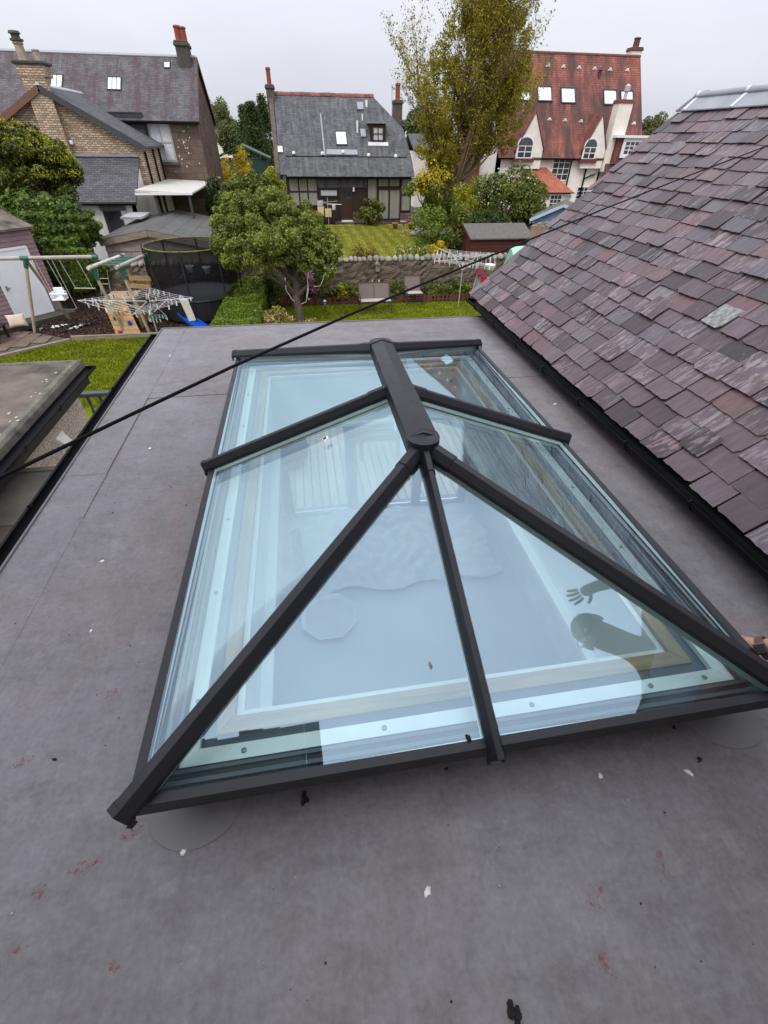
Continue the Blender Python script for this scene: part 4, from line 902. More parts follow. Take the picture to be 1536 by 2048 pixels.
tp = at_y(50, 517, 16.57); f1 = at_z(70, 665, Gz); f2 = Vector((-8.0, 17.7, Gz))
for fx in (f1, Vector((tp.x-0.05, 17.85, Gz))):
    MB().path([fx, Vector((tp.x, 16.57, bz))], 0.05, 10).build('leg', M_ROUND, sw)
MB().path([(tp.x-0.12, 16.57, bz), (tp.x+0.12, 16.57, bz)], 0.066, 12).path([(tp.x, 16.57, bz-0.02), Vector((tp.x, 16.57, bz)).lerp(f1, 0.12)], 0.062, 12).build('joint_bracket', M_GRNP, sw)
MB().path([(B1.x-0.05, 16.57, bz), (B1.x+0.10, 16.57, bz)], 0.066, 12).build('joint_bracket', M_GRNP, sw)
# monkey-bar tower: two rails carrying rungs, four posts
railz = at_y(178, 535, 15.85).z
RL = [(at_y(180, 533, 15.85), Vector((at_y(240, 499, 17.6).x, 17.6, railz))), (at_y(236, 533, 15.85), Vector((at_y(288, 501, 17.6).x, 17.6, railz)))]
for a, b in RL:
    a.z = b.z = railz; d = (b-a).normalized()
    MB().path([a-d*0.12, b+d*0.1], 0.055, 12).build('top_rail', M_PEEL, sw)
    for e, ty in ((a, 16.0), (b, 17.55)):
        foot = Vector((e.x+(0.28 if ty < 17 else 0.22)*(1 if e is a else 1)*0.9, e.y+(0.15 if ty < 17 else 0.25), Gz)); top = Vector((e.x, e.y+(0.12 if ty < 17 else -0.08), railz-0.03))
        MB().path([foot, top], 0.048, 10).build('post', M_ROUND, sw)
        MB().path([top.lerp(foot, 0.17), top], 0.060, 10).path([top+Vector((0, -0.09, 0.03)), top+Vector((0, 0.09, 0.03))], 0.066, 12).build('joint_bracket', M_GRNP, sw)
    # green collars
for i in range(6):
    t = 0.18+i*0.135; a = RL[0][0].lerp(RL[0][1], t); b = RL[1][0].lerp(RL[1][1], t); MB().path([a, b], 0.019, 8).build('rung', M_GRNP, sw)
# climbing wall of planks with holds, leaning on the tower
c0, c1 = at_z(233, 671, Gz), at_z(283, 669, Gz); t0, t1 = at_y(203, 598, 16.35), at_y(250, 600, 16.35)
npk = 7
for i in range(npk):
    a, b = i/npk, (i+1)/npk-0.008
    q0, q1, q2, q3 = c0.lerp(t0, a), c1.lerp(t1, a), c1.lerp(t1, b), c0.lerp(t0, b); nn_ = (q1-q0).cross(q3-q0).normalized()
    MB().prism([q0, q1, q2, q3], nn_*-0.022).build('climbing_plank', M_PLANK, sw)
wn2 = (c1-c0).cross(t0-c0).normalized(); wn2 = wn2 if wn2.y < 0 else -wn2
for (uu, vv, colr, nm) in ((240, 664, (0.55, 0.03, 0.02), 'red'), (260, 646, (0.02, 0.04, 0.35), 'blue'), (231, 637, (0.02, 0.02, 0.02), 'black'), (251, 621, (0.6, 0.35, 0.02), 'yellow'), (222, 607, (0.7, 0.7, 0.68), 'white')):
    pp = at_plane(uu, vv, c0, wn2); hm = MB()
    bmv = bmesh.new(); bmesh.ops.create_icosphere(bmv, subdivisions=2, radius=0.07)
    for vtx in bmv.verts: vtx.co *= 0.8+0.4*rng.random()
    me = bpy.data.meshes.new('climbing_hold'); bmv.to_mesh(me); bmv.free(); me.materials.append(m_plain(nm+'_hold_resin', colr, 0.5, 0.1, 8, 0.1))
    o = link_mesh('climbing_hold', me, None, sw); o.matrix_basis = Matrix.Translation(pp+wn2*0.03) @ Matrix.Diagonal((1, 0.5, 1, 1))
# platform boards at the back of the tower and the long side boards
for (ua, va, ub, vb) in ((258, 556, 302, 558), (260, 571, 300, 574)):
    a, b = at_y(ua, va, 17.5), at_y(ub, vb, 17.5); MB().beam(a, b, 0.03, 0.14).build('side_board', M_PLANK, sw)
pa = at_y(205, 598, 16.4); MB().bx(pa.x, pa.x+0.95, 16.4, 17.4, pa.z-0.04, pa.z-0.005).build('platform', M_PLANK, sw)
MB().bx(pa.x+0.02, pa.x+0.07, 16.45, 17.35, Gz, pa.z-0.041).bx(pa.x+0.88, pa.x+0.93, 16.45, 17.35, Gz, pa.z-0.041).build('platform_side', M_PLANK, sw)
# rope ladder by the tower
lad = MB()
for uu in (195, 214): a = at_y(uu, 540, 16.9); b = at_y(uu+8, 590, 16.9); lad.path([a, b], 0.008, 5)
for vv in (557, 568): lad.path([at_y(196, vv, 16.9), at_y(217, vv, 16.9)], 0.013, 6)
lad.build('rope_ladder', M_ROPE, sw)
# swings
def swing_seat(name, label, x0, x1, zs, kind):
    t = thing(name, label, 'swing', ((x0+x1)/2, 16.57, zs))
    rp_ = MB()
    for xa in (x0, x1): rp_.path([(xa-0.12, 16.57, bz-0.05), (xa+0.02, 16.60, zs+0.12)], 0.010, 6)
    rp_.build('ropes', M_ROPE, t)
    xm = (x0+x1)/2+0.02
    if kind == 'baby':
        m = MB(); m.bx(xm-0.20, xm+0.20, 16.42, 16.75, zs, zs+0.05); m.bx(xm-0.20, xm-0.16, 16.42, 16.75, zs+0.05, zs+0.24); m.bx(xm+0.16, xm+0.20, 16.42, 16.75, zs+0.05, zs+0.24); m.bx(xm-0.16, xm+0.16, 16.71, 16.75, zs+0.05, zs+0.34); m.bx(xm-0.15, xm+0.34, 16.40, 16.44, zs+0.17, zs+0.23)
        m.build('seat', M_WDOOR, t, bevel=0.015)
    elif kind == 'bar': MB().path([(x0-0.02, 16.6, zs+0.12), (x1+0.10, 16.6, zs+0.10)], 0.018, 8).build('bar', M_ROPE, t)
    else: MB().prism([(x0-0.04, 16.5, zs+0.12), (x0+0.12, 16.5, zs+0.06), (x1-0.10, 16.5, zs+0.05), (x1+0.06, 16.5, zs+0.11), (x1+0.06, 16.5, zs+0.14), (x1-0.10, 16.5, zs+0.08), (x0+0.12, 16.5, zs+0.09), (x0-0.04, 16.5, zs+0.15)], (0, 0.2, 0)).build('seat', M_DKF, t, bevel=0.006)
    return t
s1, s2 = at_y(92, 590, 16.57), at_y(138, 590, 16.57)
swing_seat('toddler_swing', 'white plastic toddler swing hanging beside the pink shed', s1.x+0.12, s1.x+0.58, at_y(110, 600, 16.57).z, 'baby')
swing_seat('flat_swing', 'dark sling swing hanging low over the bark', at_y(120, 618, 16.57).x, at_y(152, 618, 16.57).x, at_y(135, 625, 16.57).z, 'flat')
swing_seat('trapeze_bar', 'pale trapeze bar hanging right of the toddler swing', at_y(149, 576, 16.57).x, at_y(184, 578, 16.57).x, at_y(165, 578, 16.57).z-0.1, 'bar')
# scraps of black and white weed cloth on the bark
for i, (uu, vv, ln, an, lab) in enumerate(((122, 655, 1.3, 0.42, 'crumpled black and white plastic sheeting left of the climbing planks'), (160, 655, 0.95, 0.9, 'small torn black and white plastic scrap nearest the climbing planks'))):
    c = at_z(uu, vv, Gz+0.04); m = MB(); r = random.Random(i+50)
    for k_ in range(26):
        t = (k_/25-0.5)*ln; p = c+Vector((math.cos(an)*t+r.uniform(-.06, .06), math.sin(an)*t+r.uniform(-.06, .06), 0.02)); s_ = r.uniform(0.03, 0.10)
        m.poly(*[p+Vector((s_*r.uniform(.5, 1.3)*math.cos(a), s_*r.uniform(.5, 1.3)*math.sin(a), r.uniform(0, 0.06))) for a in (0, 1.2, 2.5, 3.9, 5.1)])
    N = NT('torn_sheeting%d' % i); g_ = N.n('NewGeometry'); N.done(N.ramp(g_.outputs['Random Per Island'], [(0.0, (0.015, 0.015, 0.016)), (0.66, (0.02, 0.02, 0.022)), (0.68, (0.62, 0.63, 0.66))], 'CONSTANT'), 0.4)
    tag(m.build('plastic_scrap', N.m, fix=False), lab, 'plastic scrap')
# blue slide with dark steps
sl = thing('blue_slide', 'blue plastic slide with black steps beside the hedge', 'slide', (-4.6, 17, Gz))
S0, S1 = at_y(345, 612, 17.4), at_z(418, 662, Gz+0.1); pts = [S0, S0.lerp(S1, 0.12)+Vector((0, 0, 0.02)), S0.lerp(S1, 0.5)+Vector((0, 0, -0.10)), S0.lerp(S1, 0.85)+Vector((0, 0, -0.12)), S1]
M_BLUE = m_plain('blue_slide_plastic', (0.012, 0.085, 0.50), 0.32, 0.12, 4, 0.03)
m = MB(); sp = [(-0.22, 0.10), (-0.19, 0.10), (-0.17, 0.02), (0.17, 0.02), (0.19, 0.10), (0.22, 0.10), (0.20, -0.01), (-0.20, -0.01)]
for a, b in zip(pts[:-1], pts[1:]): m.sweep(a, b+(b-a).normalized()*0.01, sp)
m.build('chute', M_BLUE, sl)
lm = MB()
for off in (-0.2, 0.2): lm.path([(S0.x-0.5, S0.y+off, Gz), (S0.x, S0.y+off, S0.z)], 0.022, 6)
lm.build('ladder_frame', M_IRON, sl)
for i in range(5): f_ = (i+1)/6; xx = S0.x-0.5*(1-f_); zz = Gz+(S0.z-Gz)*f_; MB().path([(xx, S0.y-0.2, zz), (xx, S0.y+0.2, zz)], 0.016, 6).build('step', M_IRON, sl)

# ------------------------------------------------------------------ rotary clothes driers
M_DRY = m_plain('galvanised_tube', (0.50, 0.51, 0.52), 0.4, 0.12, 10, 0.05, metal=0.5); M_LINE = m_plain('pale_plastic_line', (0.62, 0.63, 0.64), 0.6, 0.1, 10, 0.0)
pegcols = [(0.72, 0.72, 0.70), (0.70, 0.30, 0.36), (0.25, 0.45, 0.35), (0.10, 0.10, 0.12), (0.75, 0.66, 0.62), (0.55, 0.60, 0.72)]
PEGM = [MB().bx(-0.012, -0.002, -0.006, 0.006, -0.085, 0.012).bx(0.002, 0.012, -0.006, 0.006, -0.085, 0.012).mesh('clothes_peg', m_plain('peg_plastic_%d' % i, c, 0.5, 0.08, 20, 0.0)) for i, c in enumerate(pegcols)]
def drier(name, label, base, hub_z, tips, seed, npeg, lines=5):
    r = random.Random(seed); base = Vector(base); t = thing(name, label, 'clothes drier', base); hub = Vector((base.x, base.y, hub_z))
    MB().path([base-Vector((0, 0, 0.1)), hub+Vector((0, 0, 0.12))], 0.022, 8).build('mast', M_DRY, t)
    low_ = hub+Vector((0, 0, -0.42)); tips = [Vector(q) for q in tips]
    MB().lathe([(0.04, -0.06), (0.05, -0.05), (0.05, 0.05), (0.03, 0.07)], hub, 10).build('hub', M_IRON, t)
    for e in tips:
        MB().path([hub, e], [0.014, 0.011], 6).build('arm', M_DRY, t)
        MB().path([low_.lerp(hub, 0.1), hub.lerp(e, 0.42)], 0.009, 6).build('arm_strut', M_DRY, t)
    ln = MB(); segs = []
    for k_ in range(lines):
        f_ = 1.0-k_*0.14
        for i in range(len(tips)):
            a, b = hub.lerp(tips[i], f_), hub.lerp(tips[(i+1) % len(tips)], f_); mid = a.lerp(b, 0.5)-Vector((0, 0, 0.03)); ln.path([a, mid, b], 0.005, 4); segs += [(a, mid), (mid, b)]
    tag(ln.build('drying_lines', M_LINE, t), kind='stuff')
    for i in range(npeg):
        a, b = r.choice(segs[:16] if r.random() < 0.75 else segs); p = a.lerp(b, r.random()); o = link_mesh('clothes_peg', PEGM[r.choice((0, 0, 0, 0, 1, 2, 3, 4, 4, 5))], None, t)
        o.matrix_basis = Matrix.Translation(p) @ Matrix.Rotation(r.uniform(0, 6.28), 4, 'Z') @ Matrix.Rotation(r.uniform(-0.25, 0.25), 4, 'X') @ Matrix.Diagonal((1.5, 1.5, 1.25, 1))
    return t
yb1 = 15.1; db = Vector((at_y(278, 603, yb1).x+0.25, yb1, Gz)); hz1 = at_y(276, 603, yb1).z
drier('rotary_drier', 'rotary clothes drier hung with pegs in front of the climbing frame', db, hz1, [at_y(155, 601, 14.6), at_y(266, 629, 13.6), at_y(386, 596, 15.6), at_y(300, 576, 16.6)], 11, 60)
yb2 = 17.8; d2 = Vector((at_y(924, 545, yb2).x, yb2, Gz)); hz2 = at_y(932, 518, yb2).z
drier('rotary_drier', 'rotary clothes drier with white pegs before the stone wall at right', d2, hz2, [at_y(869, 522, 17.2), at_y(990, 533, 16.8), at_y(990, 506, 18.6), at_y(877, 497, 18.8)], 12, 50)
def hanger(name, label, c, r_, n, mt, seed):
    t = thing(name, label, 'peg hanger', c); c = Vector(c); a_ = [(c+Vector((r_*math.cos(i*math.pi/8), r_*0.75*math.sin(i*math.pi/8), 0))) for i in range(17)]
    MB().path(a_, 0.012, 6).build('rim', mt, t)
    MB().path([c+Vector((-r_, 0, 0)), c+Vector((r_, 0, 0))], 0.008, 5).path([c+Vector((0, -r_*.75, 0)), c+Vector((0, r_*.75, 0))], 0.008, 5).build('cross_bars', mt, t)
    MB().path([c+Vector((-r_, 0, 0)), c+Vector((0, 0, 0.36)), c+Vector((r_, 0, 0))], 0.006, 5).path([c+Vector((0, 0, 0.36)), c+Vector((0, 0, 0.5))], 0.006, 5).build('hook', M_LINE, t)
    for i in range(n):
        p = a_[i % 16]; o = link_mesh('clothes_peg', PEGM[0], None, t); o.matrix_basis = Matrix.Translation(p-Vector((0, 0, 0.03))) @ Matrix.Rotation(i, 4, 'Z')
hc = at_y(315, 633, 14.8); hanger('peg_hanger', 'round green peg hanger dangling from the left drier', hc, 0.26, 14, M_GRNP, 1)
hc = at_y(987, 556, 17.0); hanger('peg_hanger', 'white oval peg hanger dangling below the right drier', hc, 0.22, 14, M_WDOOR, 2)
pb = at_y(980, 530, 17.0); m = MB(); m.lathe([(0.16, 0), (0.19, 0.16), (0.20, 0.17), (0.18, 0.165), (0.15, 0.02)], (pb.x, pb.y, pb.z-0.15), 14)
tag(m.build('peg_basket', M_WDOOR, smooth=True), 'white peg basket hung on the right drier arm', 'peg basket')
pt = at_y(372, 618, 15.3); m = MB(); m.prism([(pt.x-0.13, pt.y, pt.z+0.28), (pt.x+0.12, pt.y, pt.z+0.30), (pt.x+0.22, pt.y, pt.z-0.36), (pt.x+0.0, pt.y, pt.z-0.38)], (0, 0.03, 0))
tag(m.build('hanging_cloth', m_plain('off_white_cloth', (0.62, 0.58, 0.54), 0.9, 0.12, 6, 0.3), bevel=0.01), 'off white cloth pegged on the left drier above the blue slide', 'cloth')

# ------------------------------------------------------------------ trampoline with safety net
N = NT('black_safety_net'); N.t.nodes.remove(N.b); tr_ = N.n('BsdfTransparent'); df = N.n('BsdfDiffuse'); df.inputs[0].default_value = (0.014, 0.014, 0.016, 1); ms = N.n('MixShader'); ms.inputs[0].default_value = 0.70
N.l(tr_.outputs[0], ms.inputs[1]); N.l(df.outputs[0], ms.inputs[2]); N.l(ms.outputs[0], N.out.inputs[0]); M_NET = N.m
tcx, tcy, tr0 = at_y(392, 560, 18.0).x, 18.0, 1.42; tz = Gz+0.78; ttop = at_y(385, 488, 18.0).z
tram = thing('trampoline', 'round trampoline with black net enclosure and yellow rim', 'trampoline', (tcx, tcy, Gz))
cir = lambda r, z, n=32: [Vector((tcx+r*math.cos(2*math.pi*i/n), tcy+r*math.sin(2*math.pi*i/n), z)) for i in range(n+1)]
m = MB(); a, b = cir(tr0, tz), cir(tr0*1.05, (tz+ttop)/2); c = cir(tr0, ttop)
for i in range(32): m.poly(a[i], a[i+1], b[i+1], b[i]); m.poly(b[i], b[i+1], c[i+1], c[i])
m.build('safety_net', M_NET, tram, fix=False)
MB().path(cir(tr0*1.01, ttop), 0.022, 8).build('net_hoop', m_plain('yellow_black_foam', (0.15, 0.145, 0.03), 0.7, 0.8, 3, 0.1), tram)
MB().path(cir(tr0, tz), 0.03, 8).build('frame_ring', M_IRON, tram)
m = MB(); m.poly(*cir(tr0*0.98, tz-0.01)[:-1]); m.build('jump_mat', M_DKF, tram, fix=False)
m = MB(); a, b = cir(tr0, tz-0.02), cir(tr0*0.99, Gz+0.12)
for i in range(32): m.poly(a[i], a[i+1], b[i+1], b[i])
m.build('skirt', m_plain('black_skirt', (0.012, 0.012, 0.014), 0.7, 0.3, 5, 0.2), tram, fix=False)
for i in range(0, 32, 4):
    p, q_ = cir(tr0*1.06, 0)[i], cir(tr0*1.10, 0)[i]; MB().path([(p.x, p.y, Gz), (q_.x, q_.y, (tz+ttop)/2), (p.x, p.y, ttop+0.02)], 0.026, 7).build('net_pole', M_IRON, tram)
M_POT = m_plain('pale_plastic_pot', (0.45, 0.47, 0.48), 0.6, 0.15, 8, 0.1)
for (uu, vv, lab) in ((380, 538, 'pale hanging pot on the wall seen through the left of the net'), (414, 540, 'pale hanging pot on the wall seen through the right of the net')):
    p = at_y(uu, vv, 19.4); tag(MB().lathe([(0.10, -0.12), (0.15, 0.10), (0.16, 0.12), (0.13, 0.11), (0.02, 0.08)], p, 14).build('hanging_pot', M_POT, smooth=True), lab, 'pot')
bx_ = at_z(402, 652, Gz); tk = thing('storage_box', 'small black box with pale patterned lid beside the blue slide', 'box', (bx_.x, 17.0, Gz))
MB().bx(bx_.x-0.25, bx_.x+0.25, 16.8, 17.3, Gz, Gz+0.5).build('body', M_IRON, tk, bevel=0.02); MB().bx(bx_.x-0.27, bx_.x+0.27, 16.78, 17.32, Gz+0.501, Gz+0.56).build('lid', m_plain('mottled_pale_lid', (0.36, 0.44, 0.38), 0.7, 0.6, 14, 0.2), tk, bevel=0.01)
# ------------------------------------------------------------------ hedge, apple tree and border
hzt = -2.92; hp4 = [at_z(418, 652, hzt), at_z(512, 660, hzt), at_z(530, 552, hzt), at_z(468, 560, hzt)]
hedge = thing('box_hedge', 'clipped bright green box hedge running back to the stone wall', 'hedge', ((hp4[0].x+hp4[2].x)/2, 16.3, Gz))
rs_ = np.random.RandomState(31); nT, nS = 30000, 16000
a_, b_ = rs_.uniform(0, 1, nT), rs_.uniform(0, 1, nT); C4 = np.array([list(p) for p in hp4]); C4[0, 1] -= 0.8; C4[1, 1] -= 0.8
Pt = (C4[0]*(1-a_)[:, None]+C4[1]*a_[:, None])*(1-b_)[:, None]+(C4[3]*(1-a_)[:, None]+C4[2]*a_[:, None])*b_[:, None]
Pt[:, 2] += 0.05*np.sin(Pt[:, 0]*5+Pt[:, 1]*3)+0.05*np.sin(Pt[:, 1]*7.3)-0.10*np.abs(a_*2-1)**6+rs_.uniform(-0.09, 0.02, nT)
b2, h2 = rs_.uniform(0, 1, nS), rs_.uniform(0, 1, nS)
Pr = C4[1]*(1-b2)[:, None]+C4[2]*b2[:, None]; Pr[:, 2] = Gz+h2*(hzt-Gz); Pr[:, 0] += rs_.uniform(-0.10, 0.03, nS)+0.04*np.sin(Pr[:, 1]*6+Pr[:, 2]*5)
Pl = C4[0]*(1-b2)[:, None]+C4[3]*b2[:, None]; Pl[:, 2] = Gz+h2*(hzt-Gz); Pl[:, 0] += rs_.uniform(-0.03, 0.10, nS)
PP = np.concatenate([Pt, Pr, Pl]); NN = np.concatenate([np.tile([0, 0, 1.0], (nT, 1)), np.tile([1.0, 0, 0.2], (nS, 1)), np.tile([-1.0, 0, 0.2], (nS, 1))])
leaves('foliage', LEAF['hedge'], hedge, PP, NN, 0.055, rs_, 0.5, 0.6)
MB().prism([Vector((p[0]*0.9+C4[:, 0].mean()*0.1, p[1], Gz)) for p in C4], (0, 0, hzt-Gz-0.12)).build('foliage_core', m_plain('hedge_core', (0.035, 0.035, 0.015), 0.95, 0.5, 12, 1.0, 0.05), hedge)  # solid dark core added inside the hedge to close gaps between leaves

ap = Vector((at_z(600, 672, Gz).x, 15.6, Gz)); apple = thing('apple_tree', 'spreading apple tree with pale green leaves in front of the stone wall', 'tree', ap)
rs_ = np.random.RandomState(17); fork = Vector((at_y(592, 565, 16.2).x, 16.2, at_y(592, 565, 16.2).z))
m = MB(); m.path([ap-Vector((0, 0, 0.1)), ap.lerp(fork, 0.35)+Vector((0.05, 0, 0)), ap.lerp(fork, 0.7)+Vector((-0.04, 0, 0)), fork], [0.17, 0.14, 0.12, 0.10], 9)
TP = [at_y(u, v, y) for u, v, y in ((450, 440, 17.0), (500, 400, 17.5), (555, 400, 16.5), (610, 430, 17.5), (650, 460, 16.6), (660, 500, 16.4), (520, 470, 15.6), (470, 490, 16.2), (590, 440, 15.6), (550, 420, 18.2))]
limbs(m, fork, TP[:5], 0.085, rs_, 0.1); limbs(m, ap.lerp(fork, 0.72), [TP[5], TP[6], TP[7]], 0.075, rs_, 0.1); limbs(m, fork, TP[8:], 0.06, rs_)
m.build('trunk', M_BARK, apple)
P1, n1_ = [], []
for i, (u, v, y, rx_, rz2, n_) in enumerate(((540, 445, 17.0, 1.35, 0.72, 7600), (465, 450, 17.2, 0.80, 0.62, 3600), (490, 415, 17.4, 0.75, 0.5, 3000), (598, 445, 17.2, 0.95, 0.62, 4200), (636, 485, 16.8, 0.72, 0.6, 3400), (500, 495, 16.6, 0.95, 0.45, 3200), (655, 530, 16.2, 0.34, 0.55, 1300), (448, 490, 16.8, 0.48, 0.5, 1400), (545, 405, 17.4, 0.75, 0.45, 2600), (585, 505, 16.6, 0.75, 0.36, 2000), (665, 495, 16.4, 0.40, 0.45, 1200), (520, 520, 16.2, 0.85, 0.30, 1900), (610, 520, 16.3, 0.70, 0.32, 1600), (470, 520, 16.6, 0.5, 0.3, 900), (560, 480, 15.8, 0.9, 0.4, 2200))):
    c = at_y(u, v, y); p, q_ = crown_points(c, (rx_, rx_*0.9, rz2), int(n_*2.0), rs_, 54, 0.21, 0.35); P1.append(p); n1_.append(q_)
leaves('crown', LEAF['apple'], apple, np.concatenate(P1), np.concatenate(n1_), 0.082, rs_, 0.5)
# loops of pale flex hanging in the tree
fl = MB(); pts = [at_y(u, v, 15.9) for u, v in ((570, 555), (572, 580), (585, 600), (600, 609), (612, 604), (617, 580), (615, 560), (617, 545))]; fl.path(pts, 0.013, 6); fl.path([at_y(u, v, 15.9) for u, v in ((616, 575), (613, 592), (618, 600), (620, 597))], 0.012, 6); fl.path([at_y(u, v, 16.0) for u, v in ((650, 545), (645, 562), (640, 572), (628, 574))], 0.012, 6)
tag(fl.build('hanging_flex', M_ROPE, smooth=True), 'loops of pale flex hanging from the apple tree', 'flex')
wb = at_y(631, 566, 19.0); m = MB(); m.lathe([(0.03, -0.2), (0.16, -0.14), (0.24, 0.0), (0.24, 0.03), (0.22, 0.02), (0.15, -0.10)], wb, 16); tag(m.build('wicker_basket', m_wood('wicker', (0.24, 0.14, 0.06), 0), smooth=True), 'brown wicker hanging basket against the wall behind the apple tree', 'basket')
shrub('golden_euonymus', 'cream and gold leaved shrub at the foot of the apple tree', 'shrub', (at_z(545, 655, Gz).x, 15.5, Gz), (0.85, 0.6, 0.42), 'cream', 2600, 0.12, 3, 18, 0.36, 0.6)
shrub('golden_euonymus', 'small gold leaved shrub right of the apple trunk', 'shrub', (at_z(615, 668, Gz).x, 15.3, Gz), (0.35, 0.3, 0.25), 'cream', 600, 0.10, 4, 10, 0.36, 0.6)
shrub('rhododendron', 'rhododendron with pink flower heads against the wall left of the bench', 'shrub', (at_y(612, 598, 19.1).x, 19.0, Gz), (0.85, 0.5, 0.78), 'bush', 3600, 0.12, 6, 20, 0.36, extra=('pink', 0, 0.09))
rh = [o for o in bpy.data.objects if o.name.startswith('rhododendron')][0]; rs_ = np.random.RandomState(8); Pf = []
for u, v in ((601, 560), (597, 575), (597, 583), (612, 545), (620, 552), (622, 570), (629, 580), (604, 537), (580, 512), (590, 516)):
    c = np.array(at_y(u, v, 18.6)); Pf.append(c+rs_.normal(0, 0.075, (70, 3)))
Pf = np.concatenate(Pf); leaves('flower_heads', LEAF['pink'], rh, Pf, np.tile([0, -0.5, 0.6], (len(Pf), 1)), 0.065, rs_, 0.8)
shrub('hedge_shrub', 'dark leafy shrub between box hedge and apple trunk', 'shrub', (at_y(545, 600, 18.6).x, 18.6, Gz), (0.7, 0.6, 0.7), 'bush', 3000, 0.10, 9)

# ------------------------------------------------------------------ rubble wall with round cope stones
def m_rubble(name, a, b, mort, sc=3.6):
    N = NT(name); v = N.coord('Object', (1.0, 1.0, 1.7)); wv = N.noise(v, 2.2, 3); ad = N.n('VectorMath', operation='ADD'); cb = N.n('CombineXYZ'); N.l(N.math('MULTIPLY', wv, 0.25), cb.inputs[0]); N.l(N.math('MULTIPLY', wv, 0.2), cb.inputs[2]); N.l(v, ad.inputs[0]); N.l(cb.outputs[0], ad.inputs[1])
    vo = N.n('TexVoronoi'); vo.inputs['Scale'].default_value = sc; N.l(ad.outputs[0], vo.inputs['Vector'])
    vd = N.n('TexVoronoi'); vd.feature = 'DISTANCE_TO_EDGE'; vd.inputs['Scale'].default_value = sc; N.l(ad.outputs[0], vd.inputs['Vector'])
    s_ = N.n('SeparateColor'); N.l(vo.outputs['Color'], s_.inputs[0])
    col = N.mix(s_.outputs[0], a, b); g_ = N.noise(N.coord('Object'), 14, 5, 0.7); col = N.mix(0.6, col, N.ramp(g_, [(0.3, 0.5), (0.7, 1.3)]), 'MULTIPLY')
    col = N.mix(N.ramp(vd.outputs[0], [(0.02, 1.0), (0.07, 0.0)]), col, mort)
    col = N.mix(0.6, col, N.ramp(N.noise(N.coord('Object'), 0.9, 5), [(0.3, 0.45), (0.7, 1.15)]), 'MULTIPLY')
    h = N.math('ADD', N.ramp(vd.outputs[0], [(0.0, 0.0), (0.12, 1.0)]), N.math('MULTIPLY', g_, 0.5))
    return N.done(col, 0.92, N.bump(h, 0.6, 0.03), 0.1)
M_RUB = m_rubble('brown_rubble_masonry', (0.115, 0.086, 0.064), (0.215, 0.165, 0.122), (0.165, 0.132, 0.104))
gw = thing('garden_wall', 'brown rubble stone garden wall topped with rounded pale stones', 'wall', (0, 19.8, Gz))
wtop = -2.50
xs = np.linspace(-10.5, 10.0, 140); m = MB(); rs_ = np.random.RandomState(2)
zs = np.linspace(Gz-0.05, wtop, 12); V = []
for j, z in enumerate(zs):
    for i, x in enumerate(xs): V.append((x, 19.62+rs_.normal(0, 0.018), z+rs_.normal(0, 0.01)*(0 < j < 11)))
Fq = [(j*140+i, j*140+i+1, (j+1)*140+i+1, (j+1)*140+i) for j in range(11) for i in range(139)]
m.add(V, Fq); m.build('wall_face', M_RUB, gw, fix=False)
MB().bx(-10.5, 10.0, 19.66, 20.0, Gz-0.05, wtop-0.001).build('wall_core', M_RUB, gw)
M_COPE = m_plain('pale_cope_stone', (0.31, 0.285, 0.25), 0.92, 0.45, 7, 0.8, 0.015, rnd=0.35)
CPM = []
for i in range(9):
    bmv = bmesh.new(); bmesh.ops.create_icosphere(bmv, subdivisions=2, radius=0.5); r = random.Random(i)
    ph = [r.uniform(0, 6) for _ in range(6)]
    for vtx in bmv.verts:
        c = vtx.co; k_ = 1+0.10*math.sin(5*c.x+ph[0])+0.09*math.sin(6*c.y+ph[1])+0.10*math.sin(5*c.z+ph[2]); vtx.co = c*k_
        vtx.co.z = max(vtx.co.z, -0.28)
    me = bpy.data.meshes.new('cope_stone'); bmv.to_mesh(me); bmv.free(); me.materials.append(M_COPE); me.polygons.foreach_set('use_smooth', [True]*len(me.polygons)); CPM.append(me)
x = -10.3; r = random.Random(3)
while x < 9.9:
    wd = r.uniform(0.17, 0.30); o = link_mesh('cope_stone', CPM[r.randrange(9)], None, gw)
    o.matrix_basis = Matrix.Translation((x+wd/2, 19.80+r.uniform(-0.03, 0.03), wtop+0.07)) @ Matrix.Rotation(r.uniform(-0.15, 0.15), 4, 'Y') @ Matrix.Diagonal((wd*1.05, 0.40, r.uniform(0.22, 0.34), 1)); x += wd
# border soil, picket edging, border plants
MB().bx(-2.4, 9.5, 18.75, 19.6, Gz-0.05, Gz+0.02).build('border_soil', M_EARTH)['kind'] = 'structure'
M_PICK = m_wood('red_brown_picket', (0.145, 0.055, 0.032), 2, 0.8, 0.25)
pk_ = thing('picket_edging', 'low red brown picket edging along the flower border', 'edging', (2, 18.68, Gz))
pm = MB().prism([(-0.038, 18.66, Gz), (0.038, 18.66, Gz), (0.038, 18.66, Gz+0.25), (0.0, 18.66, Gz+0.30), (-0.038, 18.66, Gz+0.25)], (0, 0.018, 0)).mesh('pale', M_PICK)
x = -1.9
while x < 6.3:
    o = link_mesh('pale', pm, None, pk_); o.matrix_basis = Matrix.Translation((x, rng.uniform(-.008, .008), 0)) @ Matrix.Rotation(rng.uniform(-0.03, 0.03), 4, 'Y'); x += 0.098
MB().bx(-1.95, 6.3, 18.69, 18.71, Gz+0.06, Gz+0.10).bx(-1.95, 6.3, 18.69, 18.71, Gz+0.18, Gz+0.22).build('rail', M_PICK, pk_)
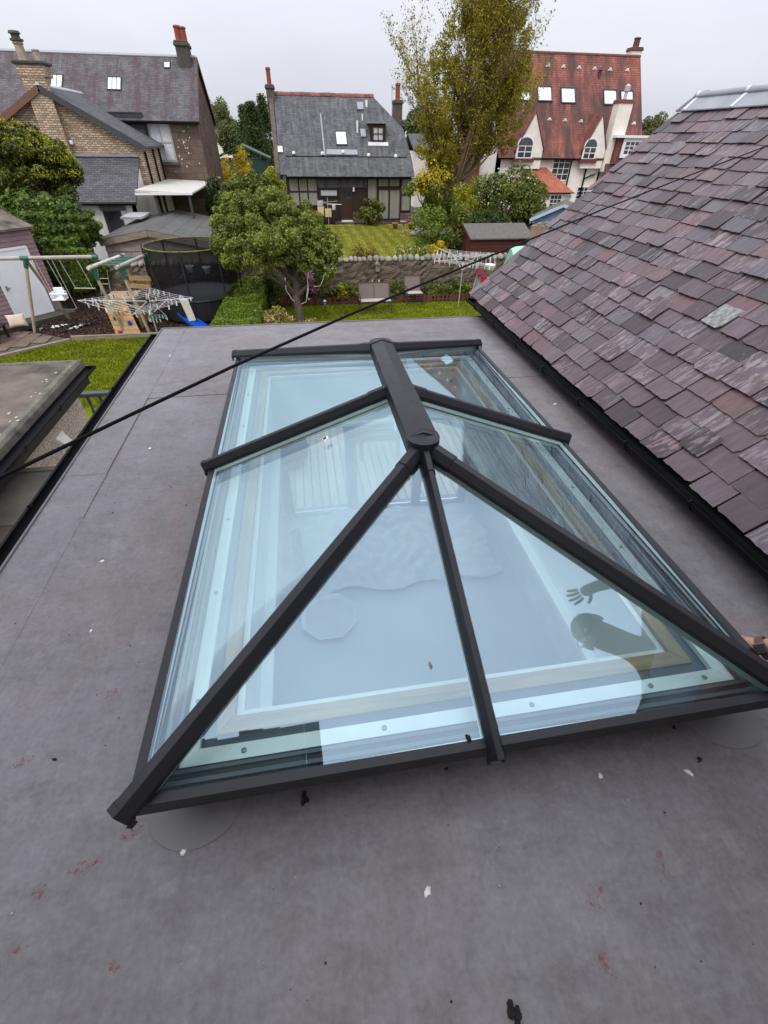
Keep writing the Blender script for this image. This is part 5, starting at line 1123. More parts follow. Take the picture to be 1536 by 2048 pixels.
for i, (u, h, mt, rx_, lab) in enumerate(((690, 0.55, 'lime', 0.35, 'yellow green border plant left of the bench back'), (712, 0.55, 'bush', 0.35, 'broad leaved border plant touching the bench back'), (750, 0.6, 'bush', 0.3, 'pale spired border plant directly behind the bench'), (790, 0.60, 'bush', 0.4, 'leafy border plant between bench and single chair'), (860, 0.55, 'bush', 0.4, 'leafy border plant right of the single chair'), (888, 0.5, 'bush', 0.4, 'low border plant in the middle of the right pickets'), (915, 0.55, 'bush', 0.45, 'bushy border plant left of the right drier mast'), (938, 0.55, 'hedge', 0.4, 'bright border plant at the right drier mast'), (680, 0.35, 'hedge', 0.3, 'low border plant right of the rhododendron'), (665, 0.4, 'bush', 0.35, 'low dark border plant beside the stake light'))):
    shrub('border_plant', lab, 'plant', (at_y(u, 590, 19.2).x, 19.2, Gz), (rx_, 0.3, h*0.62), mt, 700, 0.095, 60+i, 12, 0.4, group='plants in the wall border')
sp_ = MB()
for u in (745, 758): p = at_y(u, 565, 19.3); sp_.path([(p.x, p.y, Gz), (p.x, p.y, p.z+0.1)], [0.02, 0.03], 6)
tag(sp_.build('flower_spires', LEAF['white']), 'two pale flower spires against the wall behind the bench', 'flowers')
# garden bench and chair: textile slings on thin frames
M_SLING = m_plain('brown_sling_textile', (0.165, 0.125, 0.110), 0.85, 0.1, 40, 0.15); M_BRZ = m_plain('bronze_tube', (0.055, 0.045, 0.040), 0.45, 0.2, 8, 0.1); M_SEATP = m_plain('seat_sling_pale', (0.40, 0.35, 0.33), 0.8, 0.08, 40, 0.1)
def seat(name, label, cat, xa, xb, y, ang):
    t = thing(name, label, cat, ((xa+xb)/2, y, Gz), 0); z0, z1 = Gz+0.42, Gz+0.92; W_ = xb-xa
    MB().prism([(xa, y+0.30, z0+0.02), (xb, y+0.30, z0+0.02), (xb, y+0.50, z1), (xa, y+0.50, z1)], (0, 0.012, 0)).build('backrest', M_SLING, t)
    MB().prism([(xa, y-0.20, z0+0.02), (xb, y-0.20, z0+0.02), (xb, y+0.29, z0), (xa, y+0.29, z0)], (0, 0, 0.012)).build('seat', M_SEATP, t)
    for xx in (xa, xb):
        MB().path([(xx, y-0.20, Gz), (xx, y-0.21, z0), (xx, y-0.19, z0+0.2)], 0.016, 6).build('leg', M_BRZ, t); MB().path([(xx, y+0.42, Gz), (xx, y+0.30, z0), (xx, y+0.505, z1+0.02)], 0.016, 6).build('leg', M_BRZ, t)
        MB().path([(xx, y-0.22, z0+0.2), (xx, y+0.05, z0+0.23), (xx, y+0.38, z0+0.20)], 0.02, 6).build('armrest', M_BRZ, t)
    MB().path([(xa, y+0.505, z1+0.015), (xb, y+0.505, z1+0.015)], 0.016, 6).build('back_rail', M_BRZ, t); MB().path([(xa, y-0.205, z0+0.01), (xb, y-0.205, z0+0.01)], 0.016, 6).build('front_rail', M_BRZ, t); MB().path([(xa, y-0.2, Gz+0.10), (xb, y-0.2, Gz+0.10)], 0.012, 6).build('stretcher', M_BRZ, t)
    if W_ > 0.9: MB().path([((xa+xb)/2, y+0.29, z0), ((xa+xb)/2, y+0.5, z1)], 0.014, 6).build('mid_rail', M_BRZ, t)
a, b = at_z(722, 629, Gz), at_z(784, 629, Gz); seat('garden_bench', 'brown sling garden bench for two on the grass strip', 'bench', a.x, b.x, a.y+0.2, 0)
a, b = at_z(813, 611, Gz), at_z(845, 611, Gz); seat('garden_chair', 'single brown sling garden chair right of the bench', 'chair', a.x, b.x, a.y+0.15, 0)
p = at_z(651, 626, Gz); sl_ = thing('stake_light', 'small black stake light on the grass left of the bench', 'garden light', p)
MB().path([p, p+Vector((0, 0, 0.30))], 0.010, 6).build('stake', M_IRON, sl_); MB().lathe([(0.03, 0.28), (0.05, 0.40), (0.075, 0.43), (0.02, 0.47)], p, 10).build('lamp_head', M_DRY, sl_)
def box_on_wall(name, label, u, v, w_, h, c):
    p = at_y(u, v, 19.55); t = thing(name, label, 'bird box', p); MB().bx(p.x-w_/2, p.x+w_/2, 19.42, 19.60, p.z-h, p.z).build('box', c, t, bevel=0.005); MB().prism([(p.x-w_*0.6, 19.38, p.z), (p.x+w_*0.6, 19.38, p.z), (p.x, 19.38, p.z+0.13)], (0, 0.24, 0)).build('roof', M_COPE, t)
    MB().lathe([(0.022, 0), (0.022, 0.006)], (0, 0, 0), 10).build('entrance_hole', M_IRON, t).matrix_basis = Matrix.Translation((p.x, 19.418, p.z-h*0.4)) @ Matrix.Rotation(1.5708, 4, 'X')
box_on_wall('bird_box', 'pale green bird box on the wall behind the apple trunk', 583, 528, 0.18, 0.26, m_plain('sage_paint', (0.30, 0.36, 0.32), 0.7, 0.1)); box_on_wall('bird_box', 'grey bird box with white gabled top on the wall above the bench', 755, 528, 0.15, 0.26, m_plain('grey_slate_box', (0.22, 0.21, 0.20), 0.8, 0.2))

# ------------------------------------------------------------------ the cottage garden beyond the wall
Lz = -3.58
lw2 = [(0.5, 20.0), (8.5, 20.0), (9.2, 30), (8.0, 38.6), (-1.5, 38.6), (-2.0, 30)]
tag(MB().poly(*[(x, y, Lz) for x, y in lw2]).build('lawn', M_LAWN2), kind='structure')
grass_tufts('grass', 'striped mown grass of the cottage lawn beyond the wall', [(1.0, 22), (8.0, 22), (8.5, 30), (7.6, 38), (1.5, 38)], Lz, 30000, 0.05, M_BLADE2, 4)
tag(MB().prism([(7.62, 38.6, Lz-0.05), (8.9, 31.5, Lz-0.05), (9.15, 31.5, Lz-0.05), (7.95, 38.6, Lz-0.05)], (0, 0, 0.07)).build('brick_edging', m_courses('red_path_brick', (0.26, 0.13, 0.09), 0.22, 0.11, 0.01), bevel=0.0), 'strip of red brick edging beside the cottage lawn', 'edging')
tag(MB().prism([(7.96, 38.6, Lz-0.05), (9.16, 31.5, Lz-0.05), (11.5, 31.5, Lz-0.05), (11.5, 39.5, Lz-0.05)], (0, 0, 0.06)).build('gravel_patch', m_plain('grey_gravel', (0.12, 0.115, 0.11), 0.95, 0.4, 14, 0.8, 0.02)), kind='structure')
shrub('brown_shrub', 'russet twiggy shrub just behind the wall in front of the striped lawn', 'shrub', (at_y(728, 515, 21.2).x, 21.2, Lz), (0.8, 0.5, 0.70), 'brown', 2200, 0.10, 71, 18, 0.36)
shrub('variegated_shrub', 'round variegated shrub behind the wall right of the striped lawn', 'shrub', (at_y(828, 515, 21.3).x, 21.3, Lz), (1.05, 0.7, 0.72), 'varieg', 4200, 0.10, 72, 26, 0.34, lift=1.05)
shrub('fuchsia_shrub', 'dark round bush beside the cottage door', 'shrub', (at_y(738, 450, 38.2).x, 38.2, Lz), (1.1, 0.8, 0.85), 'bush', 3600, 0.16, 73, 24, 0.34)
shrub('bright_shrub', 'bright green round shrub left of the red shed door', 'shrub', (at_y(862, 500, 26).x, 26, Lz), (1.15, 1.0, 1.10), 'hedge', 4600, 0.12, 74, 26, 0.34)
shrub('yellow_shrub', 'small yellow leaved shrub left of the red shed', 'shrub', (at_y(877, 492, 23.5).x, 23.5, Lz), (0.40, 0.35, 0.60), 'gold', 1300, 0.085, 75, 14, 0.34)
shrub('laurel_shrub', 'dark green shrub touching the corner of the red shed', 'shrub', (at_y(905, 490, 25.5).x, 25.5, Lz), (0.95, 0.8, 1.15), 'bush', 4200, 0.13, 76, 24, 0.34)
shrub('wall_shrub', 'green shrub partly hidden by the apple tree beyond the wall', 'shrub', (at_y(640, 500, 22).x, 22, Lz), (1.0, 0.8, 0.8), 'dark', 3200, 0.10, 77)
# rockery stones and small pots by the gravel
for i, (u, v, y, s_, lab) in enumerate(((838, 443, 34, 0.55, 'largest grey rockery stone by the cottage corner'), (850, 440, 33, 0.45, 'pale rockery stone right of the gravel'), (828, 452, 33, 0.4, 'low rockery stone at the gravel edge'))):
    p = at_y(u, v, y); me = CPM[i]; o = link_mesh('rockery_stone', me); o.matrix_basis = Matrix.Translation((p.x, p.y, Lz+s_*0.3)) @ Matrix.Diagonal((s_*1.4, s_, s_, 1)); tag(o, lab, 'stone')
p = at_z(806, 466, Lz); bbm = MB().lathe([(0.16, 0), (0.07, 0.08), (0.06, 0.55), (0.22, 0.62), (0.24, 0.68), (0.18, 0.65)], (p.x, p.y, Lz+0.01), 14); tag(bbm.build('bird_bath', M_COPE, smooth=True), 'pale stone bird bath on the gravel by the cottage', 'bird bath')
for u, lab in ((790, 'terracotta pot left on the cottage gravel'), (822, 'terracotta pot at the foot of the rockery')):
    p = at_z(u, 458, Lz); tag(MB().lathe([(0.14, 0), (0.20, 0.30), (0.22, 0.31), (0.22, 0.36), (0.17, 0.35), (0.05, 0.3)], (p.x, p.y, Lz+0.01), 14).build('flower_pot', m_plain('terracotta', (0.30, 0.13, 0.08), 0.85, 0.2, 8, 0.2), smooth=True), lab, 'pot')
# washing airer by the cottage door
yw = 38.9; aw = thing('washing_airer', 'whirligig of washing with cream towels and dark trousers by the cottage door', 'washing', (at_y(655, 440, yw).x, yw, Lz))
pw = at_y(655, 402, yw); MB().path([(pw.x, yw, Lz), (pw.x, yw, pw.z+0.2)], 0.03, 6).build('mast', M_DRY, aw)
MB().path([at_y(633, 400, yw-0.3), at_y(655, 408, yw), at_y(683, 409, yw-0.3)], 0.015, 5).path([at_y(640, 405, yw+0.3), at_y(655, 404, yw), at_y(675, 402, yw+0.3)], 0.015, 5).build('arms', M_DRY, aw)
for k_, (u0, u1, v0, v1, c) in enumerate(((635, 648, 413, 432, (0.66, 0.56, 0.28)), (650, 663, 417, 434, (0.60, 0.52, 0.30)), (634, 646, 401, 412, (0.50, 0.52, 0.58)), (664, 671, 409, 420, (0.60, 0.61, 0.64)), (673, 681, 411, 442, (0.015, 0.015, 0.018)))):
    a, b, c2, d_ = at_y(u0, v0, yw-0.25), at_y(u1, v0, yw-0.28), at_y(u1, v1, yw-0.2), at_y(u0+1, v1, yw-0.22); MB().prism([a, b, c2, d_], (0, 0.03, 0)).build('garment', m_plain('cloth_%d' % k_, c, 0.9, 0.12, 5, 0.3), aw)
# red shed
M_RSHED = m_wood('red_brown_shiplap', (0.090, 0.028, 0.020), 0, 0.7, 0.25, rnd=0.08); M_GFELT = m_plain('green_grey_felt', (0.115, 0.112, 0.098), 0.95, 0.25, 6, 0.6)
rx0, rx1, ry0, ry1 = at_y(935, 480, 24).x, at_y(1050, 480, 24).x, 23.4, 26.0; ez, pz = at_y(940, 476, 23.4).z, at_y(935, 449, 24.7).z
red = thing('red_shed', 'dark red timber shed with grey felt roof beyond the wall', 'shed', ((rx0+rx1)/2, 24.5, Lz))
nbd = 9; hb = (ez-Lz)/nbd
for i in range(nbd): MB().bx(rx0, rx1, ry0-0.02, ry0+0.0, Lz+i*hb, Lz+(i+1)*hb-0.012).build('shiplap_board', M_RSHED, red)
ym_ = (ry0+ry1)/2
MB().prism([(rx0, ry0+0.001, Lz), (rx0, ry1, Lz), (rx0, ry1, ez), (rx0, ym_, pz-0.03), (rx0, ry0+0.001, ez)], (rx1-rx0, 0, 0)).build('shed_body', M_RSHED, red)
MB().bx(rx0-0.03, rx0-0.002, ym_-0.42, ym_+0.42, Lz, Lz+1.62).build('door', m_wood('dark_red_door', (0.055, 0.020, 0.016), 2), red)
for s_, ye in ((-1, ry0-0.14), (1, ry1+0.14)): MB().prism([(rx0-0.12, ye, ez-0.06), (rx1+0.12, ye, ez-0.06), (rx1+0.12, ym_, pz), (rx0-0.12, ym_, pz)], (0, 0, 0.05)).build('felt_roof', M_GFELT, red)
MB().beam((rx0-0.125, ry0-0.14, ez-0.05), (rx0-0.125, ym_, pz), 0.03, 0.12).beam((rx0-0.125, ry1+0.14, ez-0.05), (rx0-0.125, ym_, pz), 0.03, 0.12).build('barge_board', M_RSHED, red)
# blue summerhouse
M_BLUEP = m_wood('pale_blue_board', (0.20, 0.27, 0.38), 2, 0.7, 0.12, rnd=0.04); M_BTRIM = m_plain('pale_blue_trim', (0.42, 0.50, 0.58), 0.6, 0.08)
bx0, bx1, by0 = at_y(1066, 480, 27).x, at_y(1176, 480, 27).x, 27.0; be = at_y(1055, 440, 27).z; bp = at_y(1128, 410, 27); bxm = bp.x
blue = thing('blue_shed', 'pale blue boarded summerhouse behind the slate roof verge', 'shed', (bxm, by0, Lz))
n_ = 22; step = (bx1-bx0)/n_
for i in range(n_):
    xa, xb = bx0+i*step, bx0+(i+1)*step-0.012; zt = lambda x: be+0.05+(bp.z-be-0.12)*(1-abs(x-bxm)/max(bxm-bx0, bx1-bxm))
    MB().prism([(xa, by0-0.02, Lz), (xb, by0-0.02, Lz), (xb, by0-0.02, zt(xb)), (xa, by0-0.02, zt(xa))], (0, 0.02, 0)).build('board', M_BLUEP, blue)
MB().prism([(bx0, by0+0.001, Lz), (bx1, by0+0.001, Lz), (bx1, by0+0.001, be), (bxm, by0+0.001, bp.z-0.06), (bx0, by0+0.001, be)], (0, 2.6, 0)).build('shed_body', M_BLUEP, blue)
for xe in (bx0-0.25, bx1+0.25):
    MB().prism([(xe, by0-0.2, be-0.08), (bxm, by0-0.2, bp.z), (bxm, by0+2.8, bp.z), (xe, by0+2.8, be-0.08)], (0, 0, 0.05)).build('roof', M_GFELT, blue); MB().beam((xe, by0-0.22, be-0.09), (bxm, by0-0.22, bp.z-0.01), 0.03, 0.14).build('barge_board', M_BTRIM, blue)
blue.rotation_euler = (0, 0, -0.50)
# stump of split logs, green canvas cover, clutter by the verge
ys = 22.6; lg = thing('log_stump', 'cluster of pale split upright logs in front of the blue shed', 'logs', (at_y(1085, 490, ys).x, ys, Lz)); M_LOG = m_wood('split_log', (0.34, 0.245, 0.165), 2, 0.85, 0.5)
for i, (u, dv, w_) in enumerate(((1068, 0, 0.16), (1077, -4, 0.13), (1085, 2, 0.15), (1092, -6, 0.13), (1099, 4, 0.14), (1106, 10, 0.14), (1112, 14, 0.12))):
    t_, b_ = at_y(u+2, 450+dv, ys), at_y(u-3, 500, ys); m = MB(); m.sweep(b_, t_, [(w_*1.0*math.cos(a)*rng.uniform(.8, 1.1), w_*0.8*math.sin(a)*rng.uniform(.8, 1.1)) for a in [i_*math.pi/4 for i_ in range(8)]], (0, 1, 0)); m.build('log', M_LOG, lg, bevel=0.008)
yc = 19.0; cv = thing('green_canvas_cover', 'green canvas cover with top painted pale as sunlit behind the slate verge', 'cover', (at_y(1040, 540, yc).x, yc, Gz))
A_, B_, C_, D_, E_ = at_y(1022, 493, yc+0.4), at_y(1085, 490, yc+0.6), at_y(997, 552, yc-0.3), at_y(1035, 548, yc-0.9), at_y(1090, 545, yc-0.6)
M_CANV = m_plain('green_canvas', (0.10, 0.24, 0.165), 0.8, 0.15, 4, 0.3); M_CANV2 = m_plain('sunlit_painted_canvas', (0.33, 0.52, 0.43), 0.75, 0.08, 4, 0.2)  # top panel: sunlight put into the paler canvas colour
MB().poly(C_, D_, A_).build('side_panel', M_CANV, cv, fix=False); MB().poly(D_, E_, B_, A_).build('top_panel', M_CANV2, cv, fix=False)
MB().prism([C_, D_, E_, Vector((E_.x, E_.y+0.6, C_.z)), Vector((C_.x, C_.y+0.6, C_.z))], (0, 0, Gz-C_.z)).build('skirt', M_CANV, cv)
yr = 18.4; rc = at_y(969, 570, yr); rd_ = thing('red_chair', 'red plastic child chair at the corner of the slate roof', 'chair', (rc.x, yr, Gz)); M_REDP = m_plain('red_plastic', (0.50, 0.012, 0.045), 0.4, 0.1)
zz = rc.z-0.05
MB().bx(rc.x-0.17, rc.x+0.17, yr+0.15, yr+0.19, zz, zz+0.36).build('backrest', M_REDP, rd_, bevel=0.03); MB().bx(rc.x-0.17, rc.x+0.17, yr-0.15, yr+0.149, zz-0.04, zz).build('seat', M_REDP, rd_, bevel=0.01)
for sx in (-0.14, 0.14):
    for sy in (-0.12, 0.15): MB().path([(rc.x+sx, yr+sy, Gz), (rc.x+sx*0.9, yr+sy*0.9, zz-0.04)], 0.02, 6).build('leg', M_REDP, rd_)
bq = at_y(950, 560, 18.5); gr_ = thing('toy_buggy', 'grey and maroon folded pushchair under the right drier', 'pushchair', (bq.x, 18.5, Gz)); zt = at_y(955, 540, 18.5).z
MB().path([(bq.x-0.15, 18.4, Gz+0.1), (bq.x+0.05, 18.5, zt-0.2), (bq.x+0.25, 18.5, zt+0.1)], 0.018, 6).path([(bq.x+0.30, 18.4, Gz+0.1), (bq.x+0.08, 18.5, zt-0.25), (bq.x-0.05, 18.5, zt)], 0.018, 6).build('frame', M_DRY, gr_)
MB().prism([(bq.x-0.02, 18.42, Gz+0.42), (bq.x+0.26, 18.42, Gz+0.42), (bq.x+0.24, 18.52, zt-0.12), (bq.x+0.04, 18.52, zt-0.12)], (0, 0.05, 0)).build('seat_cloth', m_plain('grey_pushchair_cloth', (0.20, 0.20, 0.22), 0.9, 0.2), gr_)
MB().prism([(bq.x-0.05, 18.3, zt-0.12), (bq.x+0.30, 18.3, zt-0.12), (bq.x+0.22, 18.4, zt+0.08), (bq.x+0.0, 18.4, zt+0.08)], (0, 0.2, 0)).build('hood', m_plain('maroon_cloth', (0.16, 0.03, 0.05), 0.9, 0.2), gr_)
for sx in (-0.15, 0.30):
    o = MB().lathe([(0.09, -0.02), (0.11, -0.01), (0.11, 0.01), (0.09, 0.02)], (0, 0, 0), 14).build('wheel', M_IRON, gr_); o.matrix_basis = Matrix.Translation((bq.x+sx, 18.4, Gz+0.12)) @ Matrix.Rotation(1.5708, 4, 'Y')
# ------------------------------------------------------------------ houses
class Plane:
    """a wall or roof slope: level axis a, rising axis b, outward normal n"""
    def __init__(s, p, n):
        s.p = Vector(p); s.n = Vector(n).normalized(); a = Vector((0, 0, 1)).cross(s.n); s.a = a.normalized(); s.b = s.n.cross(s.a)
    def hit(s, u, v): return at_plane(u, v, s.p, s.n)
    def rect(s, u0, v0, u1, v1):
        q = [s.hit(u0, v0), s.hit(u1, v0), s.hit(u1, v1), s.hit(u0, v1)]; c = sum(q, Vector())/4
        A = [(k-c).dot(s.a) for k in q]; Bq = [(k-c).dot(s.b) for k in q]
        return c, abs((A[1]+A[2]-A[0]-A[3])/2), abs((Bq[0]+Bq[1]-Bq[2]-Bq[3])/2)
    def box(s, m, c, x0, x1, y0, y1, z0, z1):
        q = [c+s.a*x0+s.b*y0+s.n*z0, c+s.a*x1+s.b*y0+s.n*z0, c+s.a*x1+s.b*y1+s.n*z0, c+s.a*x0+s.b*y1+s.n*z0]; return m.prism(q, s.n*(z1-z0))
def lift(pl, d): return Plane(pl.p+pl.n*d, pl.n)
M_GLZ = m_glass_far('dark_window_glass', (0.035, 0.04, 0.045)); M_GLZS = m_glass_far('sky_painted_glass', (0.74, 0.79, 0.80), 0.28, 0.10)  # rooflight panes: sky reflection put into the pale glass colour
M_CURT = m_plain('net_curtain', (0.52, 0.54, 0.56), 0.8, 0.2, 9, 0.2)
M_WHITE = m_plain('white_window_paint', (0.78, 0.78, 0.76), 0.5, 0.07, 5, 0.05); M_BROWN = m_plain('dark_brown_frame', (0.035, 0.018, 0.014), 0.5, 0.2, 5, 0.1); M_CHAR = m_plain('charcoal_rooflight_frame', (0.05, 0.05, 0.052), 0.5, 0.2, 5, 0.1)
def window(pl, parent, px, frame, glass, cols=1, rows=1, fw=0.07, bar=0.035, proud=0.04, sill=None, name='window', back=None):
    c, w_, h = pl.rect(*px); x, y = w_/2, h/2
    f = MB(); pl.box(f, c, -x, -x+fw, -y, y, 0.002, proud); pl.box(f, c, x-fw, x, -y, y, 0.002, proud); pl.box(f, c, -x+fw, x-fw, y-fw, y, 0.002, proud); pl.box(f, c, -x+fw, x-fw, -y, -y+fw, 0.002, proud)
    o = f.build(name, frame, parent)
    iw, ih = w_-2*fw, h-2*fw
    for i in range(1, cols):
        b = MB(); xx = -x+fw+iw*i/cols; pl.box(b, c, xx-bar/2, xx+bar/2, -y+fw, y-fw, 0.008, proud-0.008); b.build('glazing_bar', frame, o)
    for j in range(1, rows):
        b = MB(); yy = -y+fw+ih*j/rows; pl.box(b, c, -x+fw, x-fw, yy-bar/2, yy+bar/2, 0.009, proud-0.010); b.build('glazing_bar', frame, o)
    for i in range(cols):
        for j in range(rows):
            g_ = MB(); x0, x1 = -x+fw+iw*i/cols, -x+fw+iw*(i+1)/cols; y0, y1 = -y+fw+ih*j/rows, -y+fw+ih*(j+1)/rows
            pl.box(g_, c, x0+0.001, x1-0.001, y0+0.001, y1-0.001, 0.003, 0.014); g_.build('pane', glass, o)
    if sill is not None:
        s_ = MB(); pl.box(s_, c, -x-0.08, x+0.08, -y-0.12, -y-0.002, 0.002, proud+0.07); s_.build('sill', sill, o)
    return o
def pipe(parent, pts, r, mt=None, name='drainpipe'): return MB().path(pts, r, 8).build(name, mt or M_GUT, parent)
def lathe_pot(parent, c, r, h, mt, name='chimney_pot'):
    return MB().lathe([(r, 0), (r*0.9, h*0.1), (r*0.85, h*0.82), (r*1.02, h*0.86), (r*1.02, h*0.93), (r*0.85, h), (r*0.6, h*0.99), (r*0.55, h*0.7)], c, 12).build(name, mt, parent, smooth=False)
def stack(parent, c, w_, d, z0, z1, mt, capm, pots, potm):
    """chimney stack with oversailing cope and pots"""
    s_ = MB(); s_.bx(c[0]-w_/2, c[0]+w_/2, c[1]-d/2, c[1]+d/2, z0, z1); o = s_.build('chimney', mt, parent)
    k_ = MB(); k_.bx(c[0]-w_/2-0.07, c[0]+w_/2+0.07, c[1]-d/2-0.07, c[1]+d/2+0.07, z1+0.001, z1+0.14); k_.bx(c[0]-w_/2-0.03, c[0]+w_/2+0.03, c[1]-d/2-0.03, c[1]+d/2+0.03, z1+0.141, z1+0.22); k_.build('chimney_cope', capm, o, bevel=0.02)
    for (dx, r, h) in pots: lathe_pot(o, (c[0]+dx, c[1], z1+0.221), r, h, potm)
    return o
M_REDPOT = m_plain('red_clay_pot', (0.26, 0.060, 0.040), 0.8, 0.3, 8, 0.3); M_STKCAP = m_plain('weathered_cope', (0.085, 0.080, 0.065), 0.95, 0.4, 7, 0.8); M_BUFF = m_plain('buff_clay', (0.36, 0.30, 0.22), 0.85, 0.25, 8, 0.3)

# ---------------- cottage with grey slate roof
M_CSL = m_courses('cottage_slate', (0.112, 0.116, 0.122), 0.26, 0.14, 0.010, 0.28, stain=0.75, streak=((0.22, 0.22, 0.22), 0.35), moss=((0.16, 0.15, 0.12), 0.35))
cot = thing('slate_cottage', 'cottage with long grey slate roof and dark brown frames facing the striped lawn', 'house', (3.4, 43, Lz))
YF = 40.0; eave = at_y(690, 352, YF-0.25); ez_ = eave.z; YR = 44.6; rzc = at_y(640, 193, YR).z
slope_n = Vector((0, -(rzc-ez_), YR-YF+0.25)).normalized(); RP = Plane((0, YF-0.25, ez_), slope_n)
xl_ = at_y(546, 188, YR).x; xr_r = at_y(746, 200, YR).x; xl_e = RP.hit(566, 349).x
ol = [Vector((xl_, YR, rzc)), Vector((xl_, YF-0.25, ez_)), RP.hit(829, 352), RP.hit(822, 315), RP.hit(806, 260), Vector((xr_r, YR, rzc))]
MB().prism(ol, slope_n*0.09).build('roof', M_CSL, cot)
# far slope and hip beyond
MB().prism([(xl_, YR, rzc+0.05), (xr_r, YR, rzc+0.05), (xr_r+2.4, YR+4.4, ez_), (xl_, YR+4.4, ez_)], (0, 0, -0.08)).build('roof_far_slope', M_CSL, cot)
p5, p4, p3, p2 = ol[5], ol[4], ol[3], ol[2]
MB().poly(p5+slope_n*0.08, p4+slope_n*0.08, p3+slope_n*0.08, p2+slope_n*0.08, Vector((p2.x+0.3, YR+3, ez_)), Vector((xr_r+2.4, YR+4.4, ez_))).build('hip_end', M_CSL, cot, fix=False)
# lower apron of slates with its gutter
gp0, gp1 = RP.hit(570, 314), RP.hit(812, 322); zg_ = (gp0.z+gp1.z)/2; yg_ = (gp0.y+gp1.y)/2
ap_ = MB(); ap_.prism([Vector((xl_+0.45, yg_, zg_))+slope_n*0.091, Vector((xl_+0.45, YF-0.38, ez_-0.12))+slope_n*0.091, Vector((gp1.x+0.45, YF-0.38, ez_-0.12))+slope_n*0.091, Vector((gp1.x+0.1, yg_, zg_))+slope_n*0.091], slope_n*0.05); ap_.build('lower_slates', M_CSL, cot)
gutter(Vector((xl_+0.5, yg_-0.02, zg_+0.15)), Vector((gp1.x+0.05, yg_-0.02, zg_+0.15)), 0.07, cot, 1.3, 0.5, 1)
gutter(Vector((xl_+0.4, YF-0.48, ez_-0.10)), Vector((gp1.x+0.5, YF-0.48, ez_-0.10)), 0.07, cot, 1.3, 0.5, 1)
# red ridge tiles, one by one
M_RT = m_plain('red_ridge_tile', (0.24, 0.095, 0.072), 0.85, 0.45, 8, 0.5, rnd=0.45)
rt = MB(); rt.sweep((0, 0, 0), (0.36, 0, 0), [(-0.17, -0.10), (-0.10, 0.04), (0, 0.11), (0.10, 0.04), (0.17, -0.10), (0.13, -0.10), (0, 0.07), (-0.13, -0.10)]); rtm = rt.mesh('ridge_tile', M_RT)
x = xl_+0.1
while x < xr_r: o = link_mesh('ridge_tile', rtm, None, cot); o.matrix_basis = Matrix.Translation((x, YR, rzc+0.11+rng.uniform(-.012, .012))) @ Matrix.Rotation(rng.uniform(-.03, .03), 4, 'Y'); x += 0.365
# skew and chimneys
M_STN = m_plain('brown_weathered_stone', (0.120, 0.095, 0.078), 0.95, 0.4, 4, 0.9, 0.02, detail=8)
MB().prism([Vector((xl_-0.02, YR, rzc+0.02)), Vector((xl_-0.02, YF-0.3, ez_-0.2)), Vector((xl_-0.02, YF-0.3, ez_+0.16)), Vector((xl_-0.02, YR, rzc+0.32))], (-0.30, 0, 0)).build('skew_stones', M_STN, cot)
MB().prism([(xl_-0.03, YF+0.1, Lz), (xl_-0.03, YR+4, Lz), (xl_-0.03, YR+4, ez_), (xl_-0.03, YR, rzc-0.02), (xl_-0.03, YF+0.1, ez_)], (-0.28, 0, 0)).build('gable_wall', M_STN, cot)
cb_, ct = at_y(540, 240, YR), at_y(533, 178, YR); stack(cot, (xl_-0.18, YR), 0.55, 1.1, rzc-1.6, ct.z, M_STN, M_STKCAP, ((0.0, 0.17, at_y(530, 135, YR).z-ct.z-0.2),), M_REDPOT)
cr_ = at_y(795, 208, YR+0.8); stack(cot, (cr_.x, YR+0.8), 0.62, 0.9, ez_+1, cr_.z, M_STN, M_STKCAP, ((0.0, 0.20, 0.95),), M_REDPOT)
ae = MB(); a = at_y(784, 255, YR+1); b = at_y(784, 168, YR+1); ae.path([a, b], 0.025, 5).path([b+Vector((0, 0, -0.15)), b+Vector((0.75, -0.2, -0.3))], 0.015, 5)
for i in range(5): p = b+Vector((0.15*i+0.05, -0.04*i, -0.17-0.03*i)); ae.path([p+Vector((0, -0.2, 0.05)), p+Vector((0, 0.2, -0.05))], 0.010, 4)
ae.build('tv_aerial', M_DRY, cot)
# rooflight, dormer, vents, flashings
window(lift(RP, 0.09), cot, (671, 262, 694, 291), M_CHAR, M_GLZS, 1, 1, 0.06, 0.03, 0.07, name='rooflight'); window(lift(RP, 0.09), cot, (554, 291, 566, 306), M_CHAR, M_GLZS, 2, 1, 0.03, 0.02, 0.05, name='rooflight')
dm = Plane((0, RP.hit(756, 284).y-0.1, 0), (0, -1, 0)); c, w_, h = dm.rect(741, 247, 771, 287)
d_ = MB(); d_.bx(c.x-w_/2, c.x+w_/2, dm.p.y+0.001, dm.p.y+2.2, c.z-h/2, c.z+h/2); d_.build('dormer', M_BROWN, cot)
window(dm, cot, (743, 250, 769, 285), M_BROWN, M_CURT, 2, 2, 0.14, 0.05, 0.06); MB().bx(c.x-w_/2-0.15, c.x+w_/2+0.12, dm.p.y-0.18, dm.p.y+2.3, c.z+h/2+0.001, c.z+h/2+0.09).build('dormer_roof', M_LEAD, cot)
def flash(px, mt, z0=0.091, z1=0.11, name='flashing'):
    c, w_, h = RP.rect(*px); m = MB(); RP.box(m, c, -w_/2, w_/2, -h/2, h/2, z0, z1); return m.build(name, mt, cot)
flash((736, 287, 776, 294), M_STRAP); flash((644, 230, 646.5, 313), M_LEAD); flash((653, 303, 715, 313), M_LEAD, 0.142, 0.16); flash((714, 210, 726, 224), M_LEAD, 0.091, 0.22, 'roof_hatch'); flash((721, 263, 731, 278), M_LEAD, 0.091, 0.20, 'roof_hatch')
